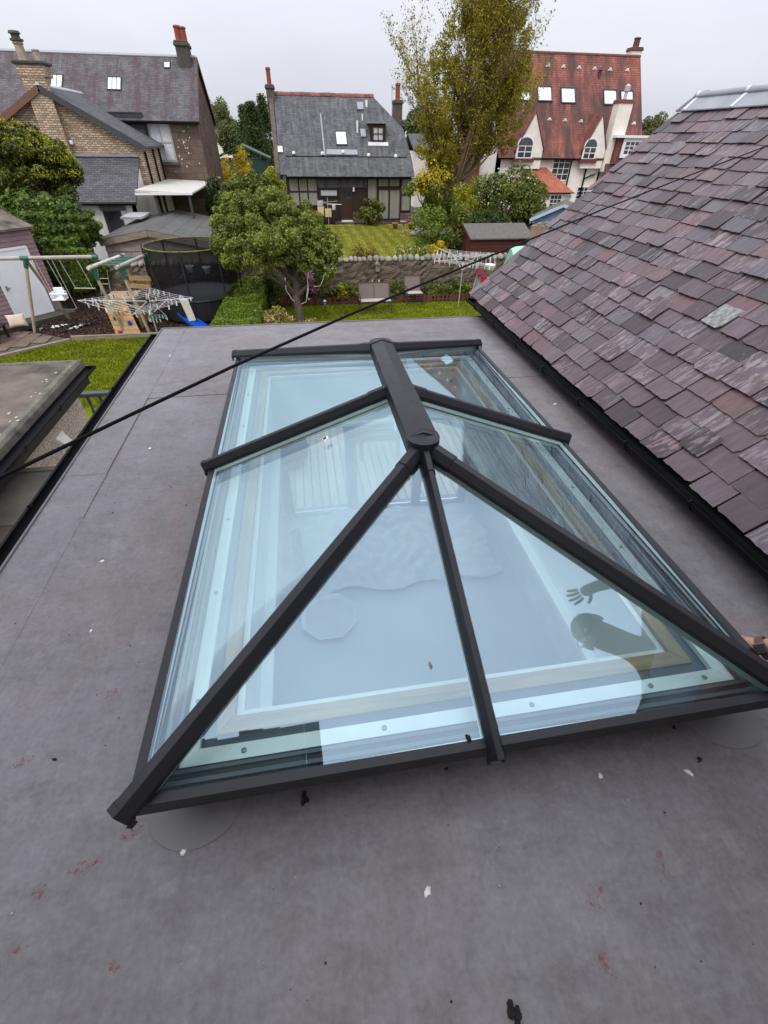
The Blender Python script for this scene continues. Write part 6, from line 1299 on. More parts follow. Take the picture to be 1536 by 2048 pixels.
for (u, v) in ((588, 312), (645, 313), (686, 310), (737, 316), (791, 318)): p = RP.hit(u, v); MB().lathe([(0.12, 0), (0.12, 0.10), (0.07, 0.17), (0.02, 0.18)], p+slope_n*0.14, 10).build('roof_vent', M_WHITE, cot)
p = RP.hit(715, 268); MB().path([p, p+Vector((0, 0, 0.75))], 0.07, 8).build('soil_pipe', M_WHITE, cot); p = RP.hit(733, 216); MB().path([p, p+Vector((0, 0, 0.45))], 0.09, 8).build('flue', M_WHITE, cot)
p = RP.hit(725, 244); MB().path([p, p+Vector((0, 0, 0.45))], 0.05, 8).build('flue', M_WHITE, cot)
# front: frames, blinds, door, slate hung band
FP = Plane((0, YF, 0), (0, -1, 0)); M_BLIND = m_courses('vertical_blind', (0.42, 0.41, 0.35), 0.09, 40.0, 0.02, 0.12, mcol=(0.17, 0.16, 0.14), stain=0.1, bumpd=0.02)
MB().bx(xl_+0.35, gp1.x+0.35, YF+0.02, YF+0.3, Lz, ez_+0.1).build('front_wall', M_BROWN, cot)
window(FP, cot, (578, 352, 636, 413), M_BROWN, M_BLIND, 3, 2, 0.09, 0.10, 0.06); window(FP, cot, (734, 354, 755, 440), M_BROWN, M_BLIND, 1, 2, 0.08, 0.08, 0.06); window(FP, cot, (801, 355, 822, 423), M_BROWN, M_BLIND, 1, 2, 0.08, 0.08, 0.06)
window(FP, cot, (755, 354, 801, 375), M_BROWN, M_BLIND, 2, 1, 0.08, 0.08, 0.06); window(FP, cot, (755, 376, 801, 440), M_BROWN, M_BLIND, 2, 1, 0.10, 0.10, 0.07, name='sliding_door')
window(FP, cot, (639, 377, 676, 394), M_BROWN, M_CURT, 1, 1, 0.09, 0.05, 0.06)
c, w_, h = FP.rect(634, 351, 733, 375); m = MB(); FP.box(m, c, -w_/2, w_/2, -h/2, h/2, 0.001, 0.10); m.build('slate_hung_band', M_CSL, cot)
c, w_, h = FP.rect(681, 376, 705, 441); m = MB(); FP.box(m, c, -w_/2, w_/2, -h/2, h/2, 0.001, 0.05); dr_ = m.build('door', m_plain('dark_brown_door', (0.050, 0.022, 0.018), 0.45, 0.15, 4, 0.1), cot)
c, w_, h = FP.rect(684, 379, 702, 399); m = MB(); FP.box(m, c, -w_/2, w_/2, -h/2, h/2, 0.051, 0.06); m.build('door_glass', M_GLZ, dr_)
c, w_, h = FP.rect(683, 440, 705, 443); m = MB(); FP.box(m, c, -w_/2, w_/2, -h/2, h/2, 0.001, 0.25); m.build('threshold', M_WHITE, cot)
c, w_, h = FP.rect(670, 443, 708, 455); m = MB(); FP.box(m, c, -w_/2, w_/2, -h/2, h/2, 0.0, 0.7); m.build('door_step', M_STN, cot)
M_PLB = m_courses('pink_stone_plinth', (0.20, 0.135, 0.120), 0.40, 0.20, 0.02, 0.35)
for px in ((706, 424, 734, 446), (800, 426, 830, 447), (755, 441, 800, 447)): c, w_, h = FP.rect(*px); m = MB(); FP.box(m, c, -w_/2, w_/2, -h/2, h/2, 0.0, 0.09); m.build('plinth', M_PLB, cot)
c, w_, h = FP.rect(705, 374, 709, 383); m = MB(); FP.box(m, c, -0.06, 0.06, -h/2, h/2, 0.0, 0.14); m.build('wall_lamp', M_WHITE, cot)

# ---------------- stone house at left with brick gabled wing
YS = 33.0; SPl = Plane((0, YS, 0), (0, -1, 0)); M_ASH = m_courses('red_brown_ashlar', (0.155, 0.105, 0.080), 0.62, 0.30, 0.018, 0.28, mcol=(0.12, 0.09, 0.07), stain=0.5)
M_GABR = m_rubble('gable_rubble', (0.115, 0.075, 0.060), (0.19, 0.130, 0.105), (0.125, 0.095, 0.08), 4.2)
M_LSL = m_courses('streaked_house_slate', (0.135, 0.130, 0.136), 0.22, 0.12, 0.009, 0.26, stain=0.75, streak=((0.070, 0.036, 0.043), 0.80, 0.45), sscale=(1.3, 0.16), moss=((0.27, 0.27, 0.255), 0.45))
M_BRK = m_courses('buff_facing_brick', (0.500, 0.375, 0.255), 0.235, 0.082, 0.016, 0.28, mcol=(0.20, 0.135, 0.095), stain=0.25, tint=(0.60, 0.47, 0.33))
M_LSL2 = m_courses('grey_wing_slate', (0.105, 0.105, 0.112), 0.28, 0.14, 0.012, 0.28, stain=0.4)
M_WPT = m_plain('white_painted_harl', (0.72, 0.71, 0.67), 0.9, 0.14, 4, 0.8, 0.01)
lh = thing('stone_house', 'tall brown stone house with streaked slate roof and buff brick wing at left', 'house', (-11, 33, Lz))
xg = SPl.hit(394, 240).x; ez2 = SPl.hit(390, 237).z; YR2 = YS+3.5; rz2_ = at_y(385, 119, YR2).z; XL = -30
MB().bx(XL, xg, YS, YS+0.4, Lz, ez2).build('front_wall', M_ASH, lh)
MB().prism([(xg+0.004, YS+0.401, Lz), (xg+0.004, YR2*2-YS, Lz), (xg+0.004, YR2*2-YS, ez2), (xg+0.004, YR2, rz2_-0.05), (xg+0.004, YS+0.401, ez2+0.2)], (-0.4, 0, 0)).build('gable_wall', M_GABR, lh)
sn = Vector((0, -(rz2_-ez2), YR2-YS)).normalized(); LP = Plane((0, YS, ez2), sn)
MB().prism([(XL, YS-0.25, ez2-0.19), (xg+0.12, YS-0.25, ez2-0.19), (xg+0.12, YR2, rz2_), (XL, YR2, rz2_)], sn*0.08).build('roof', M_LSL, lh)
MB().prism([(XL, YR2*2-YS+0.25, ez2-0.19), (xg+0.12, YR2*2-YS+0.25, ez2-0.19), (xg+0.12, YR2, rz2_), (XL, YR2, rz2_)], Vector((0, -sn.y, sn.z))*0.08).build('roof', M_LSL, lh)
MB().path([(XL, YR2, rz2_+0.08), (xg+0.12, YR2, rz2_+0.08)], 0.09, 8).build('ridge_lead', M_LEAD, lh)
MB().beam((xg+0.135, YS-0.25, ez2-0.22), (xg+0.135, YR2, rz2_), 0.03, 0.22).beam((xg+0.135, YR2*2-YS+0.25, ez2-0.22), (xg+0.135, YR2, rz2_), 0.03, 0.22).build('barge_board', m_plain('maroon_barge', (0.075, 0.03, 0.028), 0.6, 0.2), lh)
gutter((XL, YS-0.32, ez2-0.18), (xg+0.1, YS-0.32, ez2-0.18), 0.07, lh, 1.5, 0.5, 1)
sb_ = at_y(367, 88, YR2); stack(lh, (at_y(369, 110, YR2).x, YR2-0.1), 0.62, 1.2, rz2_-0.7, sb_.z-0.15, m_plain('sooty_stone', (0.085, 0.072, 0.058), 0.95, 0.35, 5, 0.8), M_STKCAP, ((-0.12, 0.20, 0.62), (0.14, 0.2, 0.58)), M_REDPOT)
for px in ((214, 154, 243, 181), (101, 149, 126, 176), (327, 123, 341, 137)): window(lift(LP, 0.08), lh, px, M_CHAR, M_GLZS, 3 if px[0] > 200 and px[0] < 300 else 2 if px[0] < 200 else 1, 1, 0.045, 0.018, 0.05, name='rooflight')
window(SPl, lh, (303, 244, 347, 324), m_plain('grey_sash', (0.30, 0.31, 0.30), 0.6, 0.1), M_CURT, 2, 2, 0.09, 0.05, 0.05, M_STN)
c, w_, h = SPl.rect(297, 237, 352, 245); m = MB(); SPl.box(m, c, -w_/2, w_/2, -h/2, h/2, 0.0, 0.04); m.build('lintel', m_plain('buff_lintel', (0.26, 0.20, 0.14), 0.9, 0.2), lh)
window(SPl, lh, (2, 228, 20, 240), M_WHITE, M_CURT, 2, 1, 0.06, 0.04, 0.05)
rsw = random.Random(6)                                 # old white patches on the stone
for i in range(26):
    c = SPl.hit(372+rsw.gauss(0, 9), 300+rsw.gauss(0, 26)); s_ = rsw.uniform(0.012, 0.038); m = MB(); m.prism([c+Vector((s_*rsw.uniform(.5, 1.2)*math.cos(a), -0.004, s_*1.6*rsw.uniform(.5, 1.2)*math.sin(a))) for a in (0, 1.1, 2.2, 3.3, 4.4, 5.5)], (0, 0.003, 0)); m.build('lime_patch', M_WPT, lh)
c, w_, h = SPl.rect(213, 224, 291, 282); m = MB(); SPl.box(m, c, -w_/2, w_/2, -h/2, h/2, 0.0, 0.20); m.build('slate_cheek', m_courses('dark_cheek_slate', (0.050, 0.052, 0.060), 0.30, 0.20, 0.012, 0.25), lh)
# brick wing: gable towards us
YB = 29.0; BPl = Plane((0, YB, 0), (0, -1, 0)); apx = BPl.hit(82, 176); evR = BPl.hit(294, 297); half = evR.x-apx.x; bxr = evR.x-0.28; bxl = apx.x-half+0.28; pitch = (apx.z-evR.z)/half
zr = lambda x: apx.z-abs(x-apx.x)*pitch
MB().prism([(bxl, YB, Lz), (bxr, YB, Lz), (bxr, YB, zr(bxr)-0.05), (apx.x, YB, apx.z-0.05), (bxl, YB, zr(bxl)-0.05)], (0, 0.3, 0)).build('brick_gable', M_BRK, lh)
MB().bx(bxr-0.3, bxr-0.001, YB+0.301, YS-0.001, -0.6, zr(bxr)-0.08).build('brick_side', M_BRK, lh)
MB().bx(bxr-0.32, bxr+0.03, YB-0.02, YS-0.002, Lz, -0.601).build('white_side', M_WPT, lh)
for sg in (-1, 1):
    e = apx.x+sg*half; MB().prism([(e, YB-0.3, evR.z), (apx.x, YB-0.3, apx.z), (apx.x, YS+1.6, apx.z), (e, YS+1.6, evR.z)], (0, 0, 0.09)).build('wing_roof', M_LSL2, lh)
    MB().beam((e, YB-0.32, evR.z-0.02), (apx.x, YB-0.32, apx.z-0.02), 0.04, 0.24).build('barge_board', m_plain('brown_barge' if sg < 0 else 'grey_barge', (0.16, 0.085, 0.05) if sg < 0 else (0.05, 0.055, 0.06), 0.6, 0.2), lh)
MB().path([(apx.x, YB-0.3, apx.z+0.09), (apx.x, YS+1.6, apx.z+0.09)], 0.09, 8).build('ridge_lead', M_STRAP, lh)
q0, q1 = BPl.hit(88, 200), BPl.hit(133, 325); cbx = (q0.x+q1.x)/2
ch_ = MB().bx(cbx-0.50, cbx+0.45, YB-0.28, YB-0.001, -0.6, apx.z+0.35); ch_.build('chimney_breast', M_BRK, lh)
zt_ = at_y(75, 130, YB).z; MB().bx(cbx-0.58, cbx+0.52, YB-0.30, YB+0.55, apx.z+0.351, zt_).build('chimney', M_BRK, lh)
MB().bx(cbx-0.68, cbx+0.62, YB-0.38, YB+0.63, zt_+0.001, zt_+0.12).build('chimney_cope', M_STKCAP, lh, bevel=0.03)
zc = at_y(50, 90, YB).z; lathe_pot(lh, (cbx-0.30, YB+0.12, zt_+0.121), 0.20, zc-zt_, M_BUFF); MB().lathe([(0.26, 0), (0.26, 0.06), (0.17, 0.08), (0.17, 0.2), (0.24, 0.22), (0.2, 0.3)], (cbx-0.30, YB+0.12, zc+0.125), 10).build('chimney_cowl', M_STKCAP, lh)
lathe_pot(lh, (cbx+0.28, YB+0.15, zt_+0.121), 0.15, 0.38, M_BUFF)
p = BPl.hit(144, 285); MB().box((p.x, YB-0.08, p.z), (0.16, 0.16, 0.16)).build('security_lamp', M_WHITE, lh, bevel=0.03)
# lean-to in front of the brick gable
lt0 = BPl.hit(283, 318); YL = 26.6; ltx0, ltx1 = at_y(130, 408, YL).x, at_y(271, 408, YL).x; zle = at_y(200, 407, YL).z
MB().prism([(ltx0-1.2, YB-0.001, lt0.z), (ltx1+0.12, YB-0.001, lt0.z), (ltx1+0.12, YL-0.2, zle), (ltx0-1.2, YL-0.2, zle)], (0, 0, 0.08)).build('lean_to_roof', M_LSL2, lh)
MB().bx(ltx0-1.2, ltx1+0.10, YB-0.10, YB-0.02, lt0.z+0.08, lt0.z+0.18).build('lead_flashing', M_LEAD, lh)
LPl = Plane((0, YL, 0), (0, -1, 0)); MB().prism([(ltx0-1.0, YL, Lz), (ltx1, YL, Lz), (ltx1, YL, zle), (ltx0-1.0, YL, zle)], (0, 0.25, 0)).build('lean_to_wall', M_WPT, lh)
MB().prism([(ltx1+0.001, YL, Lz), (ltx1+0.001, YB-0.021, Lz), (ltx1+0.001, YB-0.021, lt0.z-0.02), (ltx1+0.001, YL, zle-0.02)], (-0.2, 0, 0)).build('lean_to_side', M_WPT, lh)
gutter((ltx0-1.2, YL-0.27, zle-0.0), (ltx1+0.1, YL-0.27, zle-0.0), 0.06, lh, 1.2, 0.4, 1)
window(LPl, lh, (212, 421, 248, 468), M_CHAR, M_GLZ, 1, 1, 0.05, 0.04, 0.03, name='door_opening'); c, w_, h = LPl.rect(199, 411, 252, 421); m = MB(); LPl.box(m, c, -w_/2, w_/2, -h/2, h/2, 0.0, 0.04); m.build('lintel', m_plain('grey_lintel', (0.14, 0.15, 0.15), 0.7, 0.1), lh)
for (ua, va, ub, vb, yy) in ((283, 300, 303, 360, YB+0.3), (298, 292, 312, 358, YB+2.0), (312, 290, 326, 355, YB+3.4)):
    a, b = at_x(ua, va, bxr+0.06), at_x(ub, vb, bxr+0.06); xx = bxr+0.07; pipe(lh, [(xx, yy, zr(bxr)-0.2), (xx, yy, -1.2)], 0.05)
for i, yy in enumerate((YB+0.6, YB+1.7)): MB().bx(bxr+0.031, bxr+0.06, yy, yy+0.5, -2.3, -1.0).build('side_window', M_GLZ, lh); MB().bx(bxr+0.031, bxr+0.07, yy-0.05, yy+0.55, -0.99, -0.8).build('lintel', M_CHAR, lh)
# white ribbed canopy on posts
cz2 = -0.62; cA, cB, cC, cD = at_z(284, 366, cz2), at_z(312, 352, cz2), at_z(410, 362, cz2), at_z(382, 383, cz2)
cA = Vector((bxr+0.04, cA.y, cz2))
can = thing('white_canopy', 'white ribbed canopy on dark posts beside the stone house', 'canopy', (cC.x, cC.y, Lz))
x0_, x1_, y0_, y1_ = cA.x, (cC.x+cD.x)/2+0.15, min(cA.y, cD.y), cB.y+0.6
nr = 12; M_CANW = m_plain('weathered_white_sheet', (0.52, 0.50, 0.44), 0.6, 0.12)
for i in range(nr):
    ya, yb_ = y0_+(y1_-y0_)*i/nr, y0_+(y1_-y0_)*(i+1)/nr; MB().prism([(x0_, ya, cz2+0.03), (x0_, yb_-0.03, cz2+0.03), (x1_, yb_-0.03, cz2-0.09), (x1_, ya, cz2-0.09)], (0, 0, 0.03)).build('roof_rib', M_CANW, can)
MB().prism([(x0_, y0_, cz2+0.0), (x0_, y1_, cz2+0.0), (x1_, y1_, cz2-0.12), (x1_, y0_, cz2-0.12)], (0, 0, 0.029)).build('canopy_sheet', m_plain('cream_sheet', (0.60, 0.57, 0.46), 0.6, 0.1), can)
MB().bx(x0_, x1_+0.03, y0_-0.05, y0_-0.001, cz2-0.13, cz2-0.04).build('canopy_edge', M_WHITE, can)
for xx in (x0_+0.8, x1_-0.15): MB().bx(xx-0.05, xx+0.05, y0_+0.05, y0_+0.15, Lz, cz2-0.12).build('post', M_CHAR, can)
# garage with shallow felt roof
YG0, YG1 = 21.2, 27.5; gl_, gm_, gr2 = at_y(201, 482, YG0), at_y(296, 463, YG0), at_y(428, 489, YG0)
gar = thing('felt_roof_garage', 'pale harled garage with shallow grey felt roof behind the trampoline', 'garage', (gm_.x, 24, Lz))
M_GFLT = m_courses('felt_strips', (0.105, 0.105, 0.098), 30, 0.55, 0.012, 0.18, stain=0.45); M_GW = m_plain('pinkish_weathered_board', (0.36, 0.30, 0.25), 0.9, 0.3, 4, 0.4)
for e in (gl_, gr2): MB().prism([(e.x+(e.x-gm_.x)*0.03, YG0-0.15, e.z), (gm_.x, YG0-0.15, gm_.z+0.02), (gm_.x, YG1, gm_.z+0.02), (e.x+(e.x-gm_.x)*0.03, YG1, e.z)], (0, 0, 0.06)).build('felt_roof', M_GFLT, gar); MB().beam((e.x, YG0-0.17, e.z-0.06), (gm_.x, YG0-0.17, gm_.z-0.05), 0.03, 0.20).build('barge_board', m_wood('peeling_barge', (0.30, 0.24, 0.19), 0), gar)
MB().prism([(gl_.x+0.1, YG0, Lz), (gr2.x-0.1, YG0, Lz), (gr2.x-0.1, YG0, gr2.z-0.03), (gm_.x, YG0, gm_.z-0.03), (gl_.x+0.1, YG0, gl_.z-0.03)], (0, YG1-YG0-0.2, 0)).build('garage_body', M_GW, gar)
nbp = 9
for i in range(nbp): xa, xb = gl_.x+0.12+(gr2.x-gl_.x-0.24)*i/nbp, gl_.x+0.12+(gr2.x-gl_.x-0.24)*(i+1)/nbp-0.02; MB().bx(xa, xb, YG0-0.025, YG0-0.001, Lz, gr2.z-0.20).build('board_panel', M_GW, gar)
MB().bx(gl_.x+0.1, gr2.x-0.1, YG0-0.05, YG0-0.0255, gr2.z-0.19, gr2.z-0.08).build('rail', m_wood('peeling_rail', (0.34, 0.28, 0.22), 0), gar)
p = at_y(276, 438, 25.6); MB().bx(p.x-0.45, p.x+0.45, 24.6, 26.4, gm_.z+0.02, gm_.z+0.10).build('plastic_sheet', m_plain('grey_corrugated_sheet', (0.42, 0.42, 0.42), 0.6, 0.2), gar)

# ---------------- red tiled house at right
M_TIL = m_courses('red_clay_tile', (0.350, 0.118, 0.086), 0.19, 0.17, 0.012, 0.16, stain=0.75, streak=((0.072, 0.042, 0.040), 0.92, 0.40), sscale=(0.75, 0.13), bumpd=0.03)
M_TILB = m_courses('orange_bay_tile', (0.42, 0.135, 0.085), 0.24, 0.17, 0.010, 0.15, stain=0.15, bumpd=0.03)
M_CRM = m_plain('cream_harled_wall', (0.80, 0.75, 0.66), 0.95, 0.10, 2.0, 0.9, 0.015)
rh2 = thing('red_tiled_house', 'cream harled house with steep red tiled roof and pointed dormers', 'house', (22, 44, Lz))
YW = 42.0; WP = Plane((0, YW, 0), (0, -1, 0)); YRr = 46.0; rzr = at_y(1180, 114, YRr).z; ezr = WP.hit(1120, 304).z; xR = at_y(1279, 119, YRr).x; xLr = at_y(985, 110, YRr).x
tn = Vector((0, -(rzr-ezr), YRr-YW)).normalized(); TP_ = Plane((0, YW, ezr), tn); kx = (rzr-ezr)/(YRr-YW)
xs_ = WP.hit(1207, 310).x; yy0 = YW-0.3; yy1 = YW-1.3
MB().prism([(xLr, yy0, ezr-0.3*kx), (xs_, yy0, ezr-0.3*kx), (xs_, YRr, rzr), (xLr, YRr, rzr)], tn*0.10).build('roof', M_TIL, rh2)
MB().prism([(xs_+0.001, yy1, ezr-1.3*kx), (xR, yy1, ezr-1.3*kx), (xR, YRr, rzr), (xs_+0.001, YRr, rzr)], tn*0.10).build('roof', M_TIL, rh2)
MB().prism([(xLr, YRr*2-YW, ezr), (xR, YRr*2-YW, ezr), (xR, YRr, rzr), (xLr, YRr, rzr)], (0, 0, 0.10)).build('roof', M_TIL, rh2)
MB().prism([(xR-0.05, yy1+0.3, Lz-1), (xR-0.05, YRr*2-YW, Lz-1), (xR-0.05, YRr*2-YW, ezr), (xR-0.05, YRr, rzr-0.08), (xR-0.05, yy1+0.3, ezr-1.0*kx-0.1)], (-0.3, 0, 0)).build('gable_wall', M_CRM, rh2)
MB().prism([(xLr+0.05, YW, Lz-1), (xLr+0.05, YRr*2-YW, Lz-1), (xLr+0.05, YRr*2-YW, ezr), (xLr+0.05, YRr, rzr-0.08), (xLr+0.05, YW, ezr-0.1)], (0.3, 0, 0)).build('gable_wall', M_CRM, rh2)
MB().bx(xLr+0.05, xR-0.06, YW, YW+0.3, Lz-1, ezr+0.02).build('front_wall', M_CRM, rh2)
MB().path([(xLr, YRr, rzr+0.12), (xR, YRr, rzr+0.12)], 0.11, 8).build('ridge_tiles', M_RT, rh2)
gutter((xLr, yy0-0.08, ezr-0.3*kx+0.02), (xs_, yy0-0.08, ezr-0.3*kx+0.02), 0.07, rh2, 1.4, 0.5, 1)
for px in ((1074, 172, 1104, 204), (1121, 175, 1151, 208), (1206, 179, 1234, 211), (1240, 181, 1267, 211), (1036, 182, 1062, 203)): window(lift(TP_, 0.10), rh2, px, M_CHAR, M_GLZS, 1, 1, 0.08, 0.03, 0.09, name='rooflight')
for (u, v) in [(1094, 135), (1125, 137), (1156, 139), (1187, 141), (1218, 143), (1252, 144), (1097, 242), (1128, 244), (1160, 246), (1265, 250)]:
    p = TP_.hit(u, v); MB().box(p+tn*0.12, (0.34, 0.10, 0.06)).box(p+tn*0.16+Vector((0, 0, 0.06)), (0.16, 0.10, 0.11)).build('roof_vent', M_WHITE, rh2)
p = TP_.hit(1197, 160); MB().lathe([(0.12, 0), (0.10, 0.5), (0.2, 0.55), (0.1, 0.7)], p, 10).build('flue', M_CHAR, rh2)
def gablet(pxa, pxl, pxr, win, lean):
    A, L_, R_ = WP.hit(*pxa), WP.hit(*pxl), WP.hit(*pxr); zb = min(L_.z, R_.z); cxm = (L_.x+R_.x)/2; hw_ = (R_.x-L_.x)/2
    g_ = MB(); yf = YW-0.36; g_.prism([(cxm-hw_, yf, zb-1.2), (cxm+hw_, yf, zb-1.2), (cxm+hw_, yf, zb), (cxm, yf, A.z), (cxm-hw_, yf, zb)], (0, 0.9, 0)); o = g_.build('gablet', M_CRM, rh2)
    ybk = YW+(A.z-ezr)/kx+0.2
    for sg in (-1, 1): MB().prism([(cxm+sg*(hw_+0.12), yf-0.06, zb-0.16), (cxm, yf-0.06, A.z+0.05), (cxm, ybk, A.z+0.05), (cxm+sg*(hw_+0.12), YW+0.1, zb-0.16)], (0, 0, 0.10)).build('gablet_roof', M_TIL, rh2)
    GP = Plane((0, yf, 0), (0, -1, 0)); c, w_, h = GP.rect(*win); w2 = w_/2
    pts = [Vector((c.x-w2, yf-0.05, c.z-h/2)), Vector((c.x+w2, yf-0.05, c.z-h/2))]
    arc = [Vector((c.x+w2*math.cos(a), yf-0.05, c.z+h*0.05+h*0.45*math.sin(a)**0.85)) for a in [math.pi*i/10 for i in range(11)]]
    f_ = MB(); f_.prism(pts+arc, (0, 0.04, 0)); fo = f_.build('window', M_WHITE, o)
    k_ = 0.86
    pan = MB(); pan.prism([Vector((c.x+(q.x-c.x)*k_, yf-0.056, c.z+(q.z-c.z)*k_+0.0)) for q in arc[1:-1]]+[Vector((c.x-w2*k_, yf-0.056, c.z+0.10)), Vector((c.x+w2*k_, yf-0.056, c.z+0.10))], (0, 0.005, 0)); pan.build('pane', M_GLZ, fo)
    for i in range(2):
        for j in range(2): MB().bx(c.x-w2*k_+i*w2*k_+0.035, c.x-w2*k_+(i+1)*w2*k_-0.035, yf-0.056, yf-0.051, c.z-h*0.44+j*h*0.26, c.z-h*0.44+(j+1)*h*0.26-0.06).build('pane', M_GLZ, fo)
    MB().bx(c.x-w2-0.15, c.x+w2+0.15, yf-0.16, yf-0.001, c.z-h/2-0.20, c.z-h/2-0.001).build('sill', m_plain('maroon_sill', (0.14, 0.030, 0.035), 0.6, 0.1), fo)
gablet((1062, 226), (1030, 298), (1082, 298), (1034, 271, 1067, 317), 0); gablet((1200, 232), (1164, 298), (1206, 298), (1167, 275, 1194, 319), 0)
window(WP, rh2, (1103, 311, 1139, 362), M_WHITE, M_GLZ, 3, 4, 0.08, 0.04, 0.06); window(WP, rh2, (1151, 373, 1173, 407), M_WHITE, M_GLZ, 3, 4, 0.06, 0.035, 0.06)
cb2 = at_y(1232, 250, YW-0.35); cwl, cwr = at_y(1222, 250, YW-0.35).x, at_y(1249, 250, YW-0.35).x; ztp = at_y(1256, 207, YW-0.35).z
stack(rh2, ((cwl+cwr)/2+0.1, YW-0.2), cwr-cwl, 0.8, ezr-1.2, ztp, M_CRM, m_plain('red_cope', (0.22, 0.07, 0.05), 0.8, 0.2), (), M_REDPOT)
p = Vector(((cwl+cwr)/2+0.1, YW-0.2, ztp+0.22)); MB().lathe([(0.14, 0), (0.12, 0.4), (0.2, 0.45), (0.2, 0.75), (0.05, 0.85)], p, 10).build('cowl', M_DRY, rh2)
cr2 = at_y(1265, 118, YRr+0.5); stack(rh2, (cr2.x, YRr+0.5), 0.85, 0.8, rzr-0.6, at_y(1267, 103, YRr+.5).z, M_CRM, m_plain('brown_cope', (0.14, 0.06, 0.045), 0.8, 0.2), ((0.0, 0.26, 0.55),), m_plain('dark_red_pot', (0.13, 0.045, 0.035), 0.8, 0.2))
# flat dormer with white window on the cat-slide
DP = Plane((0, YW-0.9, 0), (0, -1, 0)); c, w_, h = DP.rect(1243, 276, 1292, 316)
MB().bx(c.x-w_/2-0.5, c.x+w_/2+0.05, YW-0.899, YW+1.5, c.z-h/2-0.3, c.z+h/2).build('dormer', M_TIL, rh2); MB().bx(c.x-w_/2-0.8, c.x+w_/2+0.25, YW-1.15, YW+1.7, c.z+h/2+0.001, c.z+h/2+0.16).build('dormer_roof', M_WHITE, rh2)
window(DP, rh2, (1243, 276, 1290, 316), M_WHITE, M_GLZ, 4, 3, 0.24, 0.05, 0.08)
# bay with orange roof
YBy = 40.3; BY = Plane((0, YBy, 0), (0, -1, 0)); a, b = BY.hit(1030, 385), BY.hit(1146, 385); tpz = WP.hit(1085, 335).z; x0b, x1b = a.x, b.x
zb_ = (a.z+b.z)/2; MB().add([(x0b, YBy-0.2, zb_), (x1b, YBy-0.2, zb_), (x1b+0.1, YW-0.01, zb_), (x0b-0.1, YW-0.01, zb_), (x0b+1.6, YW-0.02, tpz), (x1b-1.9, YW-0.02, tpz)], [(0, 1, 5, 4), (1, 2, 5), (0, 4, 3), (0, 3, 2, 1), (2, 3, 4, 5)]).build('bay_roof', M_TILB, rh2)
MB().bx(x0b+0.2, x1b-0.2, YBy, YW-0.001, Lz-1, zb_-0.001).build('bay_wall', M_CRM, rh2); gutter((x0b, YBy-0.27, zb_-0.0), (x1b, YBy-0.27, zb_-0.0), 0.06, rh2, 1.4, 0.4, 1)
window(BY, rh2, (1098, 389, 1122, 416), M_WHITE, M_GLZ, 3, 3, 0.06, 0.035, 0.06); window(BY, rh2, (1124, 389, 1140, 416), M_WHITE, M_CURT, 1, 1, 0.08, 0.035, 0.06)
pa = WP.hit(1152, 330); pipe(rh2, [(pa.x+0.9, YW-0.12, ezr+1.2), (pa.x+0.9, YW-0.12, Lz)], 0.07); pb = WP.hit(1204, 315); pipe(rh2, [(pb.x, YW-0.12, ezr-0.4), (pb.x, YW-0.12, Lz)], 0.07); pipe(rh2, [(pa.x+0.9, YW-0.13, -1.0), (pa.x+1.5, YW-0.13, -0.75), (pb.x-0.3, YW-0.13, -0.7)], 0.05); pipe(rh2, [WP.hit(1150, 318)+Vector((0, -0.12, 0)), WP.hit(1142, 322)+Vector((0, -0.12, 0)), Vector((WP.hit(1142, 322).x, YW-0.12, Lz))], 0.06)
# lower red-brick neighbour behind the tall tree, and grey house roofs further off
nbx0, nbx1 = at_y(928, 330, 46).x, at_y(1000, 330, 46).x; rb_ = thing('brick_house', 'red brick house half hidden behind the tall bronze tree', 'house', (nbx0, 47, Lz))
zt1 = at_y(960, 262, 46).z; MB().bx(nbx0, nbx1, 46, 52, Lz, zt1-1.2).build('wall', m_courses('red_brown_brick', (0.20, 0.105, 0.07), 0.24, 0.09, 0.012, 0.25), rb_); MB().prism([(nbx0-0.3, 45.8, zt1-1.2), (nbx1+0.3, 45.8, zt1-1.2), (nbx1+0.3, 49, zt1+1.0), (nbx0-0.3, 49, zt1+1.0)], (0, 0, 0.1)).build('roof', M_TIL, rb_)
for (u0, u1, vt, vb, y, lab, mt) in ((832, 870, 270, 330, 52, 'grey slate house glimpsed right of the cottage hip', M_LSL2), (428, 500, 258, 300, 95, 'distant grey house roof between stone house and conifer', M_LSL2)):
    a, b = at_y(u0, vb, y), at_y(u1, vt, y); t = thing('distant_house', lab, 'house', ((a.x+b.x)/2, y+3, Lz)); zm = a.z+(b.z-a.z)*0.45
    MB().bx(a.x, b.x, y, y+6, Lz-1, zm).build('wall', M_CRM, t); MB().prism([(a.x-0.3, y-0.2, zm), (b.x+0.3, y-0.2, zm), (b.x+0.3, y+3, b.z), (a.x-0.3, y+3, b.z)], (0, 0, 0.1)).build('roof', mt, t); MB().prism([(a.x-0.3, y+6.2, zm), (b.x+0.3, y+6.2, zm), (b.x+0.3, y+3, b.z), (a.x-0.3, y+3, b.z)], (0, 0, 0.1)).build('roof', mt, t)
yh = 46; a, b = at_y(437, 318, yh), at_y(530, 300, yh); hut = thing('green_hut', 'green painted hut roof beyond the golden conifer', 'shed', ((a.x+b.x)/2, yh+1, Lz)); M_GHUT = m_plain('bottle_green_paint', (0.030, 0.065, 0.048), 0.6, 0.2)
xm = (a.x+b.x)/2; MB().bx(a.x, b.x, yh, yh+3, Lz, a.z).build('hut_wall', M_GHUT, hut)
